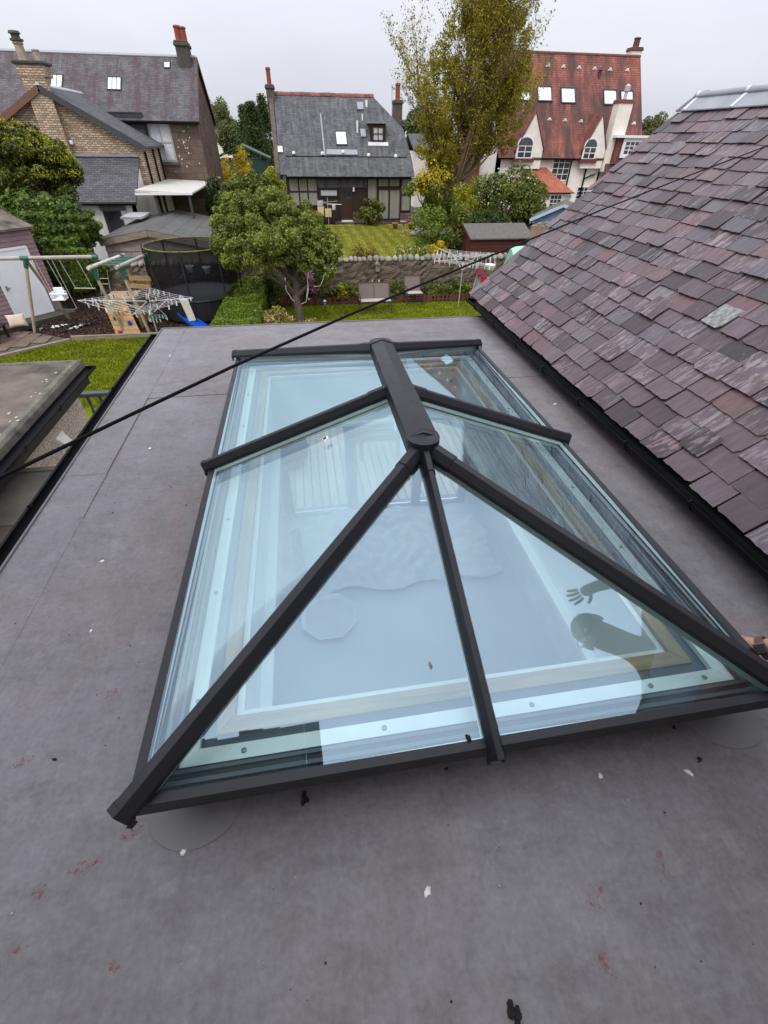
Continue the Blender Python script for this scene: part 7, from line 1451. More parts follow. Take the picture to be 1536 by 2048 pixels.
for sg in (0, 1): xe = (a.x-0.3, b.x+0.3)[sg]; MB().prism([(xe, yh-0.3, a.z), (xm, yh-0.3, b.z+0.25), (xm, yh+3.2, b.z+0.25), (xe, yh+3.2, a.z)], (0, 0, 0.10)).build('roof', M_GHUT, hut)
# ------------------------------------------------------------------ trees and large shrubs
def conifer(name, label, base, h, r, mt, n, size, seed, trunk=0.12, power=0.85):
    rs_ = np.random.RandomState(seed); base = Vector(base); t = thing(name, label, 'tree', base)
    MB().path([base-Vector((0, 0, 0.1)), base+Vector((0, 0, h*0.5)), base+Vector((0, 0, h*0.97))], [trunk, trunk*0.6, 0.01], 7).build('trunk', M_BARK, t)
    k_ = int(60+h*14); f_ = rs_.uniform(0.02, 0.99, k_); ang = rs_.uniform(0, 6.28, k_); rr = r*(1-f_**1.15)**power*rs_.uniform(0.65, 1.12, k_); K = np.stack([np.cos(ang)*rr*0.6, np.sin(ang)*rr*0.6, f_*h], 1)
    idx = rs_.randint(0, k_, n); e = rs_.normal(0, 1, (n, 3)); s_ = (0.18+0.42*rr[idx]/r)[:, None]*r*0.42
    P = np.array(base)+K[idx]+e*s_*np.array([1, 1, 0.75]); N_ = e.copy(); N_[:, 2] += 0.5
    P = P[(P[:, 2] < base.z+h*1.02)]; N_ = N_[:len(P)]
    leaves('crown', LEAF[mt], t, P, N_, size, rs_, 0.35, 0.6); return t
def broad(name, label, base, top_c, r, mt, n, size, seed, clumps=30, cl=0.34, trunk=0.16, parts=None, cat='tree'):
    rs_ = np.random.RandomState(seed); base = Vector(base); tc_ = Vector(top_c); t = thing(name, label, cat, base); m = MB(); fk = base.lerp(tc_, 0.45)
    m.path([base-Vector((0, 0, 0.1)), base.lerp(fk, 0.5)+Vector((0.05, 0, 0)), fk], [trunk, trunk*0.8, trunk*0.65], 8)
    tips = [tc_+Vector((rs_.uniform(-1, 1)*r[0]*0.75, rs_.uniform(-1, 1)*r[1]*0.7, rs_.uniform(-0.4, 0.9)*r[2])) for _ in range(9)]
    limbs(m, fk, tips, trunk*0.5, rs_); m.build('trunk', M_BARK, t)
    P, N_ = crown_points(tc_, r, n, rs_, clumps, cl, 0.3); leaves('crown', LEAF[mt], t, P, N_, size, rs_, 0.55); return t
# tall bronze-leaved tree: many ascending branches, open to the sky
yt = 33.5; tb = Vector((at_y(905, 420, yt).x, yt, Lz)); tall = thing('tall_bronze_tree', 'tall tree with thin bronze young leaves rising above the cottage', 'tree', tb)
rs_ = np.random.RandomState(77); m = MB(); f0 = Vector((at_y(905, 375, yt).x, yt, at_y(905, 375, yt).z)); m.path([tb-Vector((0, 0, 0.2)), tb.lerp(f0, 0.6), f0], [0.34, 0.30, 0.27], 9)
LP_, LN_ = [], []
def twig(p, d, L, r_, depth):
    """an ascending shoot: bends upward, carries side shoots and leaves"""
    pts = [p]; n = 6; dd = d.copy()
    for i in range(n):
        dd = (dd+Vector((rs_.normal(0, 0.10), rs_.normal(0, 0.10), 0.10+rs_.normal(0, 0.05)))).normalized(); pts.append(pts[-1]+dd*L/n)
    m.path(pts, [r_*(1-0.85*i/n) for i in range(n+1)], 5 if depth < 2 else 4)
    if depth < 3:
        for i in range(1, n+1):
            for _ in range((2, 2, 2)[depth]):
                a = rs_.uniform(0, 6.28); sd_ = (dd*0.75+Vector((math.cos(a), math.sin(a), 0))*rs_.uniform(0.45, 0.8)).normalized(); q_ = pts[i]
                if depth == 0 and i < 2: continue
                twig(q_, sd_, L*rs_.uniform(0.32, 0.50), r_*0.42*(1-0.09*i), depth+1)
    if depth >= 1:
        k_ = (0, 5, 9, 14)[depth]
        for _ in range(k_):
            t_ = rs_.uniform(0.2, 1.0)*n; i = min(int(t_), n-1); q_ = pts[i].lerp(pts[i+1], t_-i); LP_.append((q_.x+rs_.normal(0, .10), q_.y+rs_.normal(0, .10), q_.z+rs_.normal(0, .10)))
for (u, v, y, r_) in ((850, 190, 33.0, 0.12), (880, 90, 34.2, 0.14), (925, 20, 33.2, 0.16), (960, -20, 33.8, 0.17), (1000, -40, 33.0, 0.17), (1035, -10, 34.4, 0.15), (1065, 60, 33.2, 0.13), (1070, 140, 34.0, 0.11), (1050, 200, 32.6, 0.09), (1030, 90, 33.6, 0.11), (860, 270, 33.6, 0.10), (880, 190, 32.4, 0.10), (965, 120, 32.2, 0.10), (940, 230, 34.8, 0.09), (1005, 240, 34.6, 0.08), (845, 330, 33.0, 0.07)):
    e = at_y(u, v, y); L = (e-f0).length*0.86; st_ = f0+Vector((rs_.normal(0, .08), rs_.normal(0, .08), rs_.uniform(-0.5, 0.2))); d = (e-st_).normalized(); d = (d+Vector((d.x*0.25, d.y*0.2, -0.25))).normalized(); twig(st_, d, L, r_, 0)
m.build('trunk', m_plain('bronze_tree_bark', (0.17, 0.120, 0.072), 0.9, 0.3, 6, 0.6), tall, fix=False)
LPn = np.array(LP_)
if len(LPn) > 44000: LPn = LPn[rs_.choice(len(LPn), 44000, replace=False)]
for (u, v, y, r3, n_) in ((960, 110, 33.4, (2.6, 1.6, 3.0), 9000), (1015, 130, 33.4, (1.5, 1.2, 2.6), 7000), (985, 40, 33.4, (1.9, 1.3, 1.6), 6000), (890, 190, 33.4, (1.5, 1.2, 2.0), 3500), (980, 260, 33.4, (2.0, 1.3, 1.4), 6000), (880, 300, 33.0, (1.6, 1.2, 1.0), 3500)):
    q_, _n = crown_points(at_y(u, v, y), r3, n_, rs_, 60, 0.17, 0.3); LPn = np.concatenate([LPn, q_])
print('tall tree leaves', len(LP_), len(LPn))
leaves('crown', LEAF['poplar'], tall, LPn, rs_.normal(0, 1, LPn.shape)+np.array([0, -0.3, 0.3]), 0.115, rs_, 0.6)
# others, far to near
for i, (u, v, y, h, r_, lab) in enumerate(((500, 330, 62, 10.2, 2.6, 'dark pointed conifer left of the cottage chimney'), (521, 330, 66, 11.6, 2.3, 'tallest dark conifer against the cottage gable'), (486, 330, 70, 8.8, 2.5, 'dark conifer behind the green hut at left'))):
    tp_ = at_y(u, (205, 190, 212)[i], y); conifer('dark_conifer', lab, (tp_.x, y, Lz), tp_.z-Lz, r_, 'dark', 9000, 0.30, 200+i)
for i, (u, v, y, rx_, rz3, lab) in enumerate(((432, 238, 110, 4.5, 5.0, 'far rounded tree showing above the stone house gable'), (455, 258, 100, 4.0, 4.5, 'far pale tree beyond the distant grey roof'), (470, 275, 80, 4.0, 3.2, 'low far tree behind the green hut'), (1300, 262, 95, 4.5, 4.0, 'far dark tree right of the red tiled gable'), (1318, 272, 90, 4.5, 3.5, 'far round tree between red house and slate verge'), (1335, 285, 88, 4.0, 3.0, 'low far tree touching the slate verge'), (850, 255, 85, 5.0, 3.5, 'far dark tree right of the cottage chimney'), (825, 262, 80, 3.5, 2.6, 'far small tree beside the right cottage chimney'))):
    c = at_y(u, v, y); broad('far_tree', lab, (c.x, y, Lz-1), c, (rx_*0.62, rx_*0.6, rz3*0.62), 'far', 4200, 0.34, 300+i, 24, 0.36, 0.25)
yg = 37.0; gt_ = at_y(481, 294, yg); conifer('golden_conifer', 'narrow golden yellow conifer beside the stone house', (gt_.x, yg, Lz), gt_.z-Lz, 0.95, 'gold', 7000, 0.14, 41, 0.08, 0.45)
c = at_y(456, 326, 41); shrub('golden_round_shrub', 'rounded golden shrub below the green hut', 'shrub', (c.x, 41, Lz), (0.85, 0.8, (c.z-Lz)*0.56), 'gold', 3000, 0.14, 42)
c = at_y(512, 395, 30); broad('green_bush', 'olive green bushy tree directly behind the apple tree', (c.x, 30, Lz), c, (1.25, 1.1, 1.15), 'bush', 9000, 0.13, 43, 34, 0.30)
c = at_y(548, 385, 31); broad('lime_bush', 'lime yellow bushy tree behind the apple crown', (c.x, 31, Lz), c, (0.62, 0.7, 1.0), 'lime', 6000, 0.14, 44, 22, 0.36)
c = at_y(466, 405, 28.5); broad('green_bush', 'dark green bush filling the gap by the stone house corner', (c.x, 28.5, Lz), c, (0.7, 0.7, 1.1), 'bush', 5000, 0.13, 45, 22, 0.36)
c = at_y(432, 400, 30.0); broad('green_bush', 'dark creeper bush at the foot of the stone gable', (c.x, 30.0, Lz), c, (0.55, 0.6, 1.5), 'dark', 3200, 0.14, 46, 18, 0.36)
# golden yew and ivy mound at left
c = at_y(58, 345, 23); P_ = []; yew = broad('golden_yew', 'dark green yew with golden tips at the left edge', (c.x, 23, Lz), c, (1.95, 1.5, 1.45), 'yew', 34000, 0.115, 47, 110, 0.18)
c2 = at_y(18, 300, 23); rs_ = np.random.RandomState(48); Pq, Nq = crown_points(c2, (0.75, 0.8, 1.0), 8000, rs_, 40, 0.22); leaves('crown_top', LEAF['yew'], yew, Pq, Nq, 0.13, rs_, 0.45)
rs_ = np.random.RandomState(50); cg = at_y(58, 345, 23); Pg, Ng = crown_points(cg, (2.0, 1.55, 1.5), 9000, rs_, 130, 0.13, 0.75); kg = Pg[:, 2] > cg.z-0.1; leaves('golden_tips', LEAF['lime'], yew, Pg[kg], Ng[kg], 0.085, rs_, 0.4)
cg = at_y(18, 300, 23); Pg, Ng = crown_points(cg, (0.8, 0.8, 1.05), 2600, rs_, 40, 0.16, 0.7); leaves('golden_tips', LEAF['gold'], yew, Pg, Ng, 0.08, rs_, 0.4)
c = at_y(95, 460, 20.6); ivy = thing('ivy_mound', 'large rounded mass of glossy ivy over the garden wall at left', 'ivy', (c.x, 20.6, Gz))
rs_ = np.random.RandomState(49); PI_, NI_ = [], []
for (u, v, y, r3, n_) in ((75, 455, 20.8, (2.05, 1.0, 1.15), 21000), (140, 452, 20.6, (0.80, 0.8, 0.85), 5000), (35, 470, 20.6, (1.2, 0.9, 1.0), 7000), (105, 520, 19.6, (1.35, 0.45, 0.8), 9000), (165, 540, 19.45, (0.8, 0.22, 0.65), 4500), (150, 560, 19.4, (0.8, 0.25, 0.5), 3500)):
    cc = np.array(at_y(u, v, y)); d_ = rs_.normal(0, 1, (n_, 3)); d_ /= np.linalg.norm(d_, axis=1, keepdims=True); d_[:, 1] = -np.abs(d_[:, 1])*0.9+0.1
    rr = 1+0.07*np.sin(7*d_[:, 0]*3)+0.07*np.sin(9*d_[:, 2]*2+1)-rs_.uniform(0, 0.16, n_); PI_.append(cc+d_*rr[:, None]*np.array(r3)); NI_.append(d_+np.array([0, -0.2, 0.35]))
PI_ = np.concatenate(PI_); NI_ = np.concatenate(NI_); k_ = PI_[:, 2] > Gz+0.05
leaves('foliage', LEAF['ivy'], ivy, PI_[k_], NI_[k_], 0.125, rs_, 0.75, 0.45)
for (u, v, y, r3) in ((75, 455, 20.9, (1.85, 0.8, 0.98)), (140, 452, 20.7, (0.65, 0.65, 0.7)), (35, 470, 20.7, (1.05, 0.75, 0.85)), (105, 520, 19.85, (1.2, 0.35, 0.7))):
    bmv = bmesh.new(); bmesh.ops.create_icosphere(bmv, subdivisions=3, radius=1.0); me = bpy.data.meshes.new('foliage_core'); bmv.to_mesh(me); bmv.free(); me.materials.append(m_plain('ivy_core_%d' % u, (0.020, 0.024, 0.010), 0.95, 0.5, 9, 1.0, 0.05)); o = link_mesh('foliage_core', me, None, ivy); o.matrix_basis = Matrix.Translation(at_y(u, v, y)) @ Matrix.Diagonal((*r3, 1))  # dark core balls added behind the ivy leaves to block see-through
# right-hand bushes under the tall tree
for (u, v, y, r3, mt, n_, sz, lab, ex) in ((1015, 400, 31, (2.3, 1.5, 1.45), 'bush', 15000, 0.14, 'wide bush with small white blossom before the red tiled house', 1), (940, 410, 32, (1.4, 1.2, 1.2), 'lime', 7000, 0.12, 'olive conifer bush at the foot of the tall tree', 0), (880, 425, 31, (1.3, 1.0, 0.9), 'bush', 6000, 0.13, 'dark bush left of the tall tree trunk', 0), (1055, 425, 30, (1.0, 0.8, 0.9), 'bush', 4500, 0.13, 'dark bush above the blue shed eave', 0), (970, 445, 28.5, (1.6, 0.9, 0.55), 'dark', 5000, 0.12, 'dark leaved bush showing above the red shed roof', 0)):
    c = at_y(u, v, y); t = broad('bush', lab, (c.x, y, Lz), c, r3, mt, n_, sz, int(u), 34, 0.34, 0.08, cat='bush')
    if ex:
        rs_ = np.random.RandomState(5); Pq, Nq = crown_points(c, [q*1.03 for q in r3], 420, rs_, 40, 0.3, 0.7); leaves('blossom', LEAF['white'], t, Pq, Nq, 0.11, rs_, 0.9)
c = at_y(862, 372, 30); lab_t = broad('laburnum', 'small tree with hanging yellow flowers right of the cottage', (c.x+0.2, 30, Lz), c, (1.5, 1.1, 0.95), 'bush', 4200, 0.14, 88, 24, 0.3, 0.10)
rs_ = np.random.RandomState(89); Pq = []
for (u, v) in ((842, 355), (850, 350), (870, 345), (880, 350), (845, 362), (838, 372), (870, 372), (852, 380), (872, 385), (860, 362), (892, 350)):
    cc = np.array(at_y(u, v, 29.2)); q_ = rs_.normal(0, 1, (70, 3))*np.array([0.16, 0.14, 0.22]); Pq.append(cc+q_)
Pq = np.concatenate(Pq); leaves('blossom', LEAF['gold'], lab_t, Pq, rs_.normal(0, 1, Pq.shape), 0.12, rs_, 0.7)
# ------------------------------------------------------------------ marks and litter on the flat roof
rk = random.Random(77)
def blob(c, sx, sy, h, n=14, seed=0, rot=0.0, rough=0.35):
    r = random.Random(seed); m = MB(); top = []; c = Vector(c)
    for i in range(n):
        a = 2*math.pi*i/n; k_ = 1+r.uniform(-rough, rough); x, y = sx*k_*math.cos(a), sy*k_*math.sin(a); top.append((c.x+x*math.cos(rot)-y*math.sin(rot), c.y+x*math.sin(rot)+y*math.cos(rot)))
    b = [(x, y, c.z) for x, y in top]; t = [(c.x+(x-c.x)*0.75, c.y+(y-c.y)*0.75, c.z+h*r.uniform(0.6, 1.0)) for x, y in top]
    m.add(b+t+[(c.x, c.y, c.z+h)], [(i, (i+1) % n, n+(i+1) % n, n+i) for i in range(n)]+[(n+i, n+(i+1) % n, 2*n) for i in range(n)]); return m
def m_scuff():
    N = NT('red_scuff_mark'); v = N.coord('Object'); f = N.noise(v, 60, 6, 0.75); g_ = N.noise(v, 14, 4, 0.6)
    k_ = N.math('MULTIPLY', N.ramp(f, [(0.48, 0.0), (0.72, 0.7)]), N.ramp(g_, [(0.35, 0.1), (0.6, 1.0)]))
    N.done((0.26, 0.055, 0.035), 0.7); tr_ = N.n('BsdfTransparent'); ms = N.n('MixShader'); N.l(k_, ms.inputs[0]); N.l(tr_.outputs[0], ms.inputs[1]); N.l(N.b.outputs[0], ms.inputs[2]); N.l(ms.outputs[0], N.out.inputs[0]); return N.m
M_SCUFF = m_scuff()
for i, (u, v, sx, sy, ro) in enumerate(((42, 1524, 0.034, 0.014, 0.3), (165, 1730, 0.04, 0.014, 0.2), (75, 1782, 0.022, 0.018, 0.0), (1172, 1768, 0.016, 0.028, 0.5), (1205, 1775, 0.03, 0.007, 0.6), (1320, 1722, 0.012, 0.040, -0.5), (1213, 1925, 0.014, 0.030, 0.2), (262, 1662, 0.03, 0.02, 0.5), (1000, 1698, 0.015, 0.008, 0.0), (222, 1390, 0.02, 0.025, 0.0), (37, 1895, 0.02, 0.012, 0), (230, 1930, 0.018, 0.012, 0), (1185, 1810, 0.02, 0.012, 0.0))):
    p = at_z(u, v, ROOF_Z+0.0045); m = MB(); r = random.Random(i+5)
    m.prism([(p.x+(sx*k_*math.cos(a)*math.cos(ro)-sy*k_*math.sin(a)*math.sin(ro)), p.y+(sx*k_*math.cos(a)*math.sin(ro)+sy*k_*math.sin(a)*math.cos(ro)), ROOF_Z+0.0006) for a, k_ in [(2*math.pi*j/16, r.uniform(0.7, 1.3)) for j in range(16)]], (0, 0, 0.0004)); m.build('paint_scuff', M_SCUFF, ext)
M_GUANO = m_plain('bird_lime', (0.70, 0.69, 0.65), 0.8, 0.25, 60, 0.4); M_MOSS = m_plain('dry_moss', (0.018, 0.020, 0.012), 0.95, 0.5, 80, 1.0, 0.004)
for i, (u, v, sx, sy, lab) in enumerate(((367, 1703, 0.010, 0.013, 'white bird dropping near the flashing patch at lower left'), (1201, 1552, 0.011, 0.009, 'white bird dropping below the right half of the lantern'), (1378, 1545, 0.008, 0.018, 'long white bird dropping below the right lantern corner'), (855, 1784, 0.011, 0.016, 'white bird dropping in the middle of the near roof'), (205, 1122, 0.013, 0.010, 'white bird dropping on the left strip beside the lantern'), (182, 1262, 0.010, 0.006, 'small white bird dropping on the left seam'), (340, 712, 0.020, 0.012, 'white bird dropping near the far left roof corner'), (300, 897, 0.016, 0.012, 'pale bird dropping left of the middle rafter'), (1110, 808, 0.022, 0.010, 'white bird dropping right of the lantern by the seam'))):
    p = at_z(u, v, ROOF_Z+0.0005); tag(blob(p, sx*0.8, sy*0.8, 0.003, 14, i, rk.uniform(0, 3), 0.25).build('bird_dropping', M_GUANO), lab, 'bird dropping')
for i, (u, v, s_, lab) in enumerate(((611, 1597, 0.017, 'black moss clump below the left half of the front eaves'), (1032, 2030, 0.020, 'black moss clump at the bottom edge of the picture'), (109, 1518, 0.007, 'tiny black moss crumb at the left beside a red scuff'), (1347, 1455, 0.008, 'tiny black moss crumb below the right lantern corner'), (1398, 1519, 0.009, 'small curled black scrap near the right flashing patch'), (893, 1538, 0.006, 'tiny dark scrap below the centre rafter end'))):
    p = at_z(u, v, ROOF_Z+0.0005); m = MB(); r = random.Random(i+60)
    for k_ in range(7):
        c = p+Vector((r.uniform(-s_, s_)*0.7, r.uniform(-s_, s_)*0.7, 0)); q_ = blob(c, s_*r.uniform(.3, .6), s_*r.uniform(.3, .6), s_*r.uniform(.3, .8), 7, k_+i*9, 0, 0.5); m.add(q_.v, q_.f)
    tag(m.build('moss_clump', M_MOSS), lab, 'moss')
gr = MB(); r = random.Random(12)
for i in range(420):
    x, y = r.uniform(X0+0.05, 1.5), r.uniform(-0.75, 4.5)
    if abs(x) < 1.02 and -0.03 < y < LL+0.03: continue
    s_ = r.choice((0.0012, 0.0016, 0.002, 0.0026, 0.0035)); b_ = blob((x, y, ROOF_Z+0.0005), s_, s_*r.uniform(0.6, 1.2), s_*0.9, 6, i, r.uniform(0, 3), 0.3); gr.add(b_.v, b_.f)
N = NT('roof_grit'); g_ = N.n('NewGeometry'); N.done(N.ramp(g_.outputs['Random Per Island'], [(0, (0.02, 0.02, 0.018)), (0.45, (0.07, 0.06, 0.05)), (0.62, (0.35, 0.34, 0.32)), (1, (0.6, 0.6, 0.57))], 'CONSTANT'), 0.9)
tag(gr.build('roof_grit', N.m, fix=False), 'tiny specks of grit and seed scattered over the grey flat roof', 'grit', kind='stuff')
GPn = Vector((0, -LH, LA)).normalized(); LPn_ = Vector((-LH, 0, LW)).normalized()
def on_glass(u, v, p0, n): return at_plane(u, v, Vector(p0)-n*0.0155, n)
def dab(p, n, sx, sy, h, mt, name, lab, cat, seed):
    b = blob((0, 0, 0), sx, sy, h, 14, seed, seed, 0.4); qn = n.to_track_quat('Z', 'Y'); m = MB(); m.add([qn @ Vector(q_)+p for q_ in b.v], b.f); return tag(m.build(name, mt), lab, cat)
p = on_glass(650, 878, (-LW, 0, 0), LPn_); dab(p, LPn_, 0.026, 0.016, 0.004, M_GUANO, 'bird_dropping', 'large white bird dropping on the glass below the left middle rafter', 'bird dropping', 3); dab(p+LPn_*0.0045, LPn_, 0.009, 0.006, 0.004, M_MOSS, 'seed_speck', 'dark speck in the large dropping on the left glass', 'speck', 5)
p = on_glass(861, 1331, (0, 0, 0), GPn); dab(p, GPn, 0.012, 0.006, 0.005, m_plain('tan_moss', (0.30, 0.26, 0.16), 0.95, 0.6, 90, 0.5), 'moss_clump', 'pale moss scrap on the glass left of the centre rafter', 'moss', 8)
p = on_glass(936, 1476, (0, 0, 0), GPn); dab(p+GPn*0.002, GPn, 0.010, 0.008, 0.008, M_MOSS, 'dead_leaf', 'shrivelled dark leaf on the front eaves beside the centre rafter', 'leaf', 11)
p = at_plane(828, 803, (0, 0, LH+pk), Vector((pk-rt if False else 0.024, 0, 0.07)).normalized()) if False else at_z(828, 800, LH+0.031); dab(Vector((max(p.x, 0.02), p.y, LH+0.0345)), Vector((0.33, 0, 0.94)).normalized(), 0.007, 0.014, 0.003, M_GUANO, 'bird_dropping', 'white bird dropping on the ridge cap of the lantern', 'bird dropping', 14)

# ------------------------------------------------------------------ the man kneeling at the right corner (his wrist shows; the rest is mirrored in the glass)
M_SKIN = m_plain('skin', (0.52, 0.30, 0.22), 0.5, 0.10, 12, 0.08); M_SHIRT = m_plain('blue_grey_shirt', (0.70, 0.75, 0.78), 0.9, 0.12, 10, 0.3); M_TROU = m_plain('dark_work_trousers', (0.03, 0.032, 0.04), 0.9, 0.2, 10, 0.3); M_HAIR = m_plain('dark_short_hair', (0.035, 0.025, 0.02), 0.7, 0.3, 60, 0.5)
man = thing('person', 'person in blue grey shirt kneeling at the right corner, wearing a brown strapped watch', 'person', (1.40, -0.45, ROOF_Z))
def skinned(name, chains, mt, parent, lv=2):
    """chains of (point, radius): the first is rooted; a point shared by two chains is one joint"""
    key = {}; vs = []; rad = []; es = []; roots = []
    for ch_ in chains:
        prev = None
        for k_, (p, r_) in enumerate(ch_):
            kk = tuple(round(q_, 4) for q_ in p)
            if kk not in key: key[kk] = len(vs); vs.append(p); rad.append(r_)
            if k_ == 0 and ch_ is chains[0]: roots.append(key[kk])
            if prev is not None and prev != key[kk]: es.append((prev, key[kk]))
            prev = key[kk]
    me = bpy.data.meshes.new(name); me.from_pydata(vs, es, []); o = link_mesh(name, me, mt, parent)
    sm = o.modifiers.new('skin', 'SKIN'); sm.use_smooth_shade = True; sm.branch_smoothing = 0.4
    sv = me.skin_vertices[0].data if me.skin_vertices else None
    if sv is None:
        bpy.context.view_layer.objects.active = o; bpy.ops.mesh.customdata_skin_add(); sv = me.skin_vertices[0].data
    for i, r_ in enumerate(rad): sv[i].radius = (r_, r_) if not isinstance(r_, tuple) else r_; sv[i].use_root = i in roots
    ss = o.modifiers.new('sub', 'SUBSURF'); ss.levels = lv; ss.render_levels = lv; return o
PEL, SPN, CHS, NCK, HD0, HD1 = (1.44, -0.52, 0.28), (1.29, -0.28, 0.52), (1.15, -0.06, 0.66), (1.03, 0.06, 0.755), (0.95, 0.11, 0.835), (0.85, 0.18, 0.93)
SHR, ELR, WRR = (1.17, 0.22, 0.70), (1.16, 0.42, 0.78), (0.96, 0.37, 0.93); SHL, ELL, WRL = (1.03, -0.23, 0.66), (1.25, 0.04, 0.30), (1.042, 0.172, -0.012)
HPR, KNR, ANR, TOR = (1.40, -0.38, 0.20), (1.27, -0.06, -0.12), (1.36, -0.55, -0.16), (1.38, -0.70, -0.19); HPL, KNL, ANL, TOL = (1.36, -0.56, 0.20), (1.16, -0.30, -0.12), (1.27, -0.74, -0.16), (1.30, -0.90, -0.19)
HNL, HNR = (1.020, 0.220, -0.050), (0.905, 0.345, 0.955)
body_ch = [[(PEL, 0.15), (SPN, 0.14), (CHS, 0.15), (NCK, 0.060), (HD0, 0.076), (HD1, 0.080)], [(CHS, 0.15), (SHR, 0.062), (ELR, 0.046), (WRR, 0.030), (HNR, 0.036)], [(CHS, 0.15), (SHL, 0.062), (ELL, 0.044), (WRL, 0.029), (HNL, 0.034)], [(PEL, 0.15), (HPR, 0.10), (KNR, 0.065), (ANR, 0.042), (TOR, 0.04)], [(PEL, 0.15), (HPL, 0.10), (KNL, 0.065), (ANL, 0.042), (TOL, 0.04)]]
bd_ = skinned('body', body_ch, M_SKIN, man)
skinned('shirt', [[((1.40, -0.44, 0.36), 0.21), (SPN, 0.225), (CHS, 0.225), ((1.06, 0.03, 0.72), 0.095)], [(CHS, 0.225), (SHR, 0.125), ((1.145, 0.30, 0.742), 0.066)], [(CHS, 0.225), (SHL, 0.125), ((1.155, -0.06, 0.50), 0.066)]], M_SHIRT, man)
skinned('trousers', [[((1.40, -0.44, 0.30), 0.165), (PEL, 0.168), (HPR, 0.118), (KNR, 0.080), (ANR, 0.056)], [(PEL, 0.168), (HPL, 0.118), (KNL, 0.080), (ANL, 0.056)]], M_TROU, man)
def hand(wr, hn, side, spread, parent):
    w0, h0 = Vector(wr), Vector(hn); d = (h0-w0).normalized(); s_ = d.cross(Vector(side)).normalized(); nrm = s_.cross(d)
    for k_, (off, ln, an) in enumerate(((-0.028, 0.068, -0.22), (-0.010, 0.080, -0.06), (0.009, 0.075, 0.08), (0.027, 0.060, 0.24))):
        b = h0+s_*off-d*0.004; fd = (d*math.cos(an*spread)+s_*math.sin(an*spread)).normalized(); p1 = b+fd*ln*0.45+nrm*0.004; p2 = p1+(fd*0.9-nrm*0.35).normalized()*ln*0.33; p3 = p2+(fd*0.75-nrm*0.6).normalized()*ln*0.25
        skinned('finger', [[(tuple(b), 0.0095), (tuple(p1), 0.0088), (tuple(p2), 0.0080), (tuple(p3), 0.0065)]], M_SKIN, parent, 1)
    b = h0-d*0.045+s_*-0.026; fd = (d*0.55-s_*0.85).normalized(); p1 = b+fd*0.035; p2 = p1+(fd*0.8+d*0.5).normalized()*0.030; skinned('thumb', [[(tuple(b), 0.0115), (tuple(p1), 0.0105), (tuple(p2), 0.008)]], M_SKIN, parent, 1)
hand(WRR, HNR, (0.2, -0.6, 0.8), 1.25, bd_); hand(WRL, HNL, (0.1, -0.35, 0.95), 0.7, bd_)
# face, hair, spectacles
hc_ = Vector(HD0).lerp(Vector(HD1), 0.6); ax_ = (Vector(HD1)-Vector(HD0)).normalized(); look = Vector((-0.62, -0.25, -0.74)); look = (look-ax_*look.dot(ax_)).normalized(); sd2 = ax_.cross(look)
def lump(name, c, r3, mt, parent):
    bmv = bmesh.new(); bmesh.ops.create_icosphere(bmv, subdivisions=3, radius=1.0); me = bpy.data.meshes.new(name); bmv.to_mesh(me); bmv.free(); me.materials.append(mt); me.polygons.foreach_set('use_smooth', [True]*len(me.polygons))
    o = link_mesh(name, me, None, parent); R = Matrix((sd2, look, ax_)).transposed().to_4x4(); o.matrix_basis = Matrix.Translation(c) @ R @ Matrix.Diagonal((*r3, 1)); return o
lump('hair', hc_+ax_*0.022-look*0.016, (0.080, 0.090, 0.084), M_HAIR, man); lump('nose', hc_+look*0.098-ax_*0.012, (0.014, 0.022, 0.022), M_SKIN, bd_)
for sg in (-1, 1): lump('ear', hc_+sd2*0.088*sg-ax_*0.01, (0.010, 0.018, 0.030), M_SKIN, bd_); lump('eye', hc_+sd2*0.032*sg+look*0.082+ax_*0.012, (0.012, 0.010, 0.009), M_WHITE, bd_)
lump('mouth', hc_+look*0.086-ax_*0.055, (0.026, 0.010, 0.007), m_plain('lips', (0.36, 0.14, 0.12), 0.5, 0.1), bd_)
sp_ = MB()
for sg in (-1, 1):
    c = hc_+sd2*0.034*sg+look*0.098+ax_*0.012; sp_.path([c+sd2*0.026*math.cos(a)+ax_*0.019*math.sin(a) for a in [2*math.pi*i/14 for i in range(15)]], 0.002, 5); sp_.path([c+sd2*0.026*sg, hc_+sd2*0.090*sg+look*0.0+ax_*0.012], 0.002, 5)
sp_.path([hc_+sd2*0.009+look*0.098+ax_*0.014, hc_-sd2*0.009+look*0.098+ax_*0.014], 0.002, 5); sp_.build('spectacles', M_IRON, man)
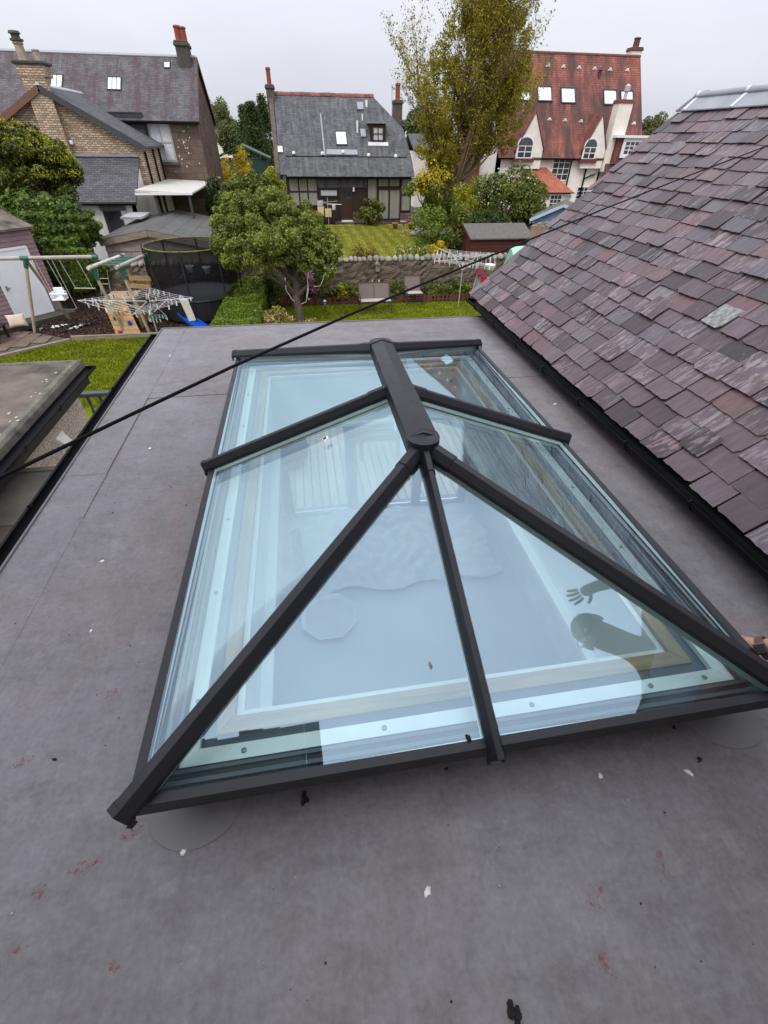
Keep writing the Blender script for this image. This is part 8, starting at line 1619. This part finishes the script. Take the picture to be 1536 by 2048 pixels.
# watch: strap round the wrist and a square case
wd2 = (Vector(WRL)-Vector(ELL)).normalized(); s0 = wd2.cross(Vector((0, 0, 1))).normalized(); u0 = s0.cross(wd2); wc = Vector(WRL)-wd2*0.004
wt = MB(); nn2 = 20
for i in range(nn2):
    a, b = 2*math.pi*i/nn2, 2*math.pi*(i+1)/nn2; f_ = lambda t, r_: s0*math.cos(t)*r_+u0*math.sin(t)*r_
    wt.add([wc+f_(a, 0.036)-wd2*0.012, wc+f_(b, 0.036)-wd2*0.012, wc+f_(b, 0.036)+wd2*0.012, wc+f_(a, 0.036)+wd2*0.012, wc+f_(a, 0.0395)-wd2*0.012, wc+f_(b, 0.0395)-wd2*0.012, wc+f_(b, 0.0395)+wd2*0.012, wc+f_(a, 0.0395)+wd2*0.012], [(4, 5, 6, 7), (0, 3, 2, 1), (0, 1, 5, 4), (3, 7, 6, 2)])
stw = wt.build('watch_strap', m_plain('brown_strap', (0.14, 0.085, 0.07), 0.6, 0.2, 30, 0.1), man, fix=False)
wcs = MB(); cdir = (u0*0.75-s0*0.66).normalized(); cs2 = wd2.cross(cdir).normalized(); R3 = Matrix((wd2, cs2, cdir)).transposed(); wcs.box(wc+cdir*0.044, (0.036, 0.036, 0.011), R3); wcs.build('watch_case', m_plain('bronze_case', (0.20, 0.13, 0.11), 0.3, 0.1, 20, 0.05, metal=0.6), stw, bevel=0.003)
wcs = MB(); wcs.box(wc+cdir*0.0502, (0.029, 0.029, 0.0012), R3); wcs.build('watch_glass', M_GLZ, stw)

# ------------------------------------------------------------------ repeats of one kind share a group
GROUPS = {'bird_dropping': 'bird droppings on the roof and lantern', 'moss_clump': 'moss crumbs on the roof', 'rotary_drier': 'rotary clothes driers', 'peg_hanger': 'peg hangers on the driers', 'plastic_scrap': 'plastic scraps on the bark', 'hanging_pot': 'pots on the wall behind the net',
          'golden_euonymus': 'gold leaved shrubs by the apple tree', 'bird_box': 'bird boxes on the garden wall', 'rockery_stone': 'rockery stones by the gravel', 'flower_pot': 'terracotta pots by the cottage', 'distant_house': 'distant grey roofed houses', 'dark_conifer': 'dark conifers beside the cottage', 'far_tree': 'far trees on the skyline',
          'green_bush': 'bushes behind the apple tree', 'bush': 'bushes below the tall tree', 'garden_chair': 'garden chairs'}
for o in list(bpy.data.objects):
    k_ = o.name.split('.')[0]
    if o.parent is None and k_ in GROUPS and 'group' not in o: o['group'] = GROUPS[k_]
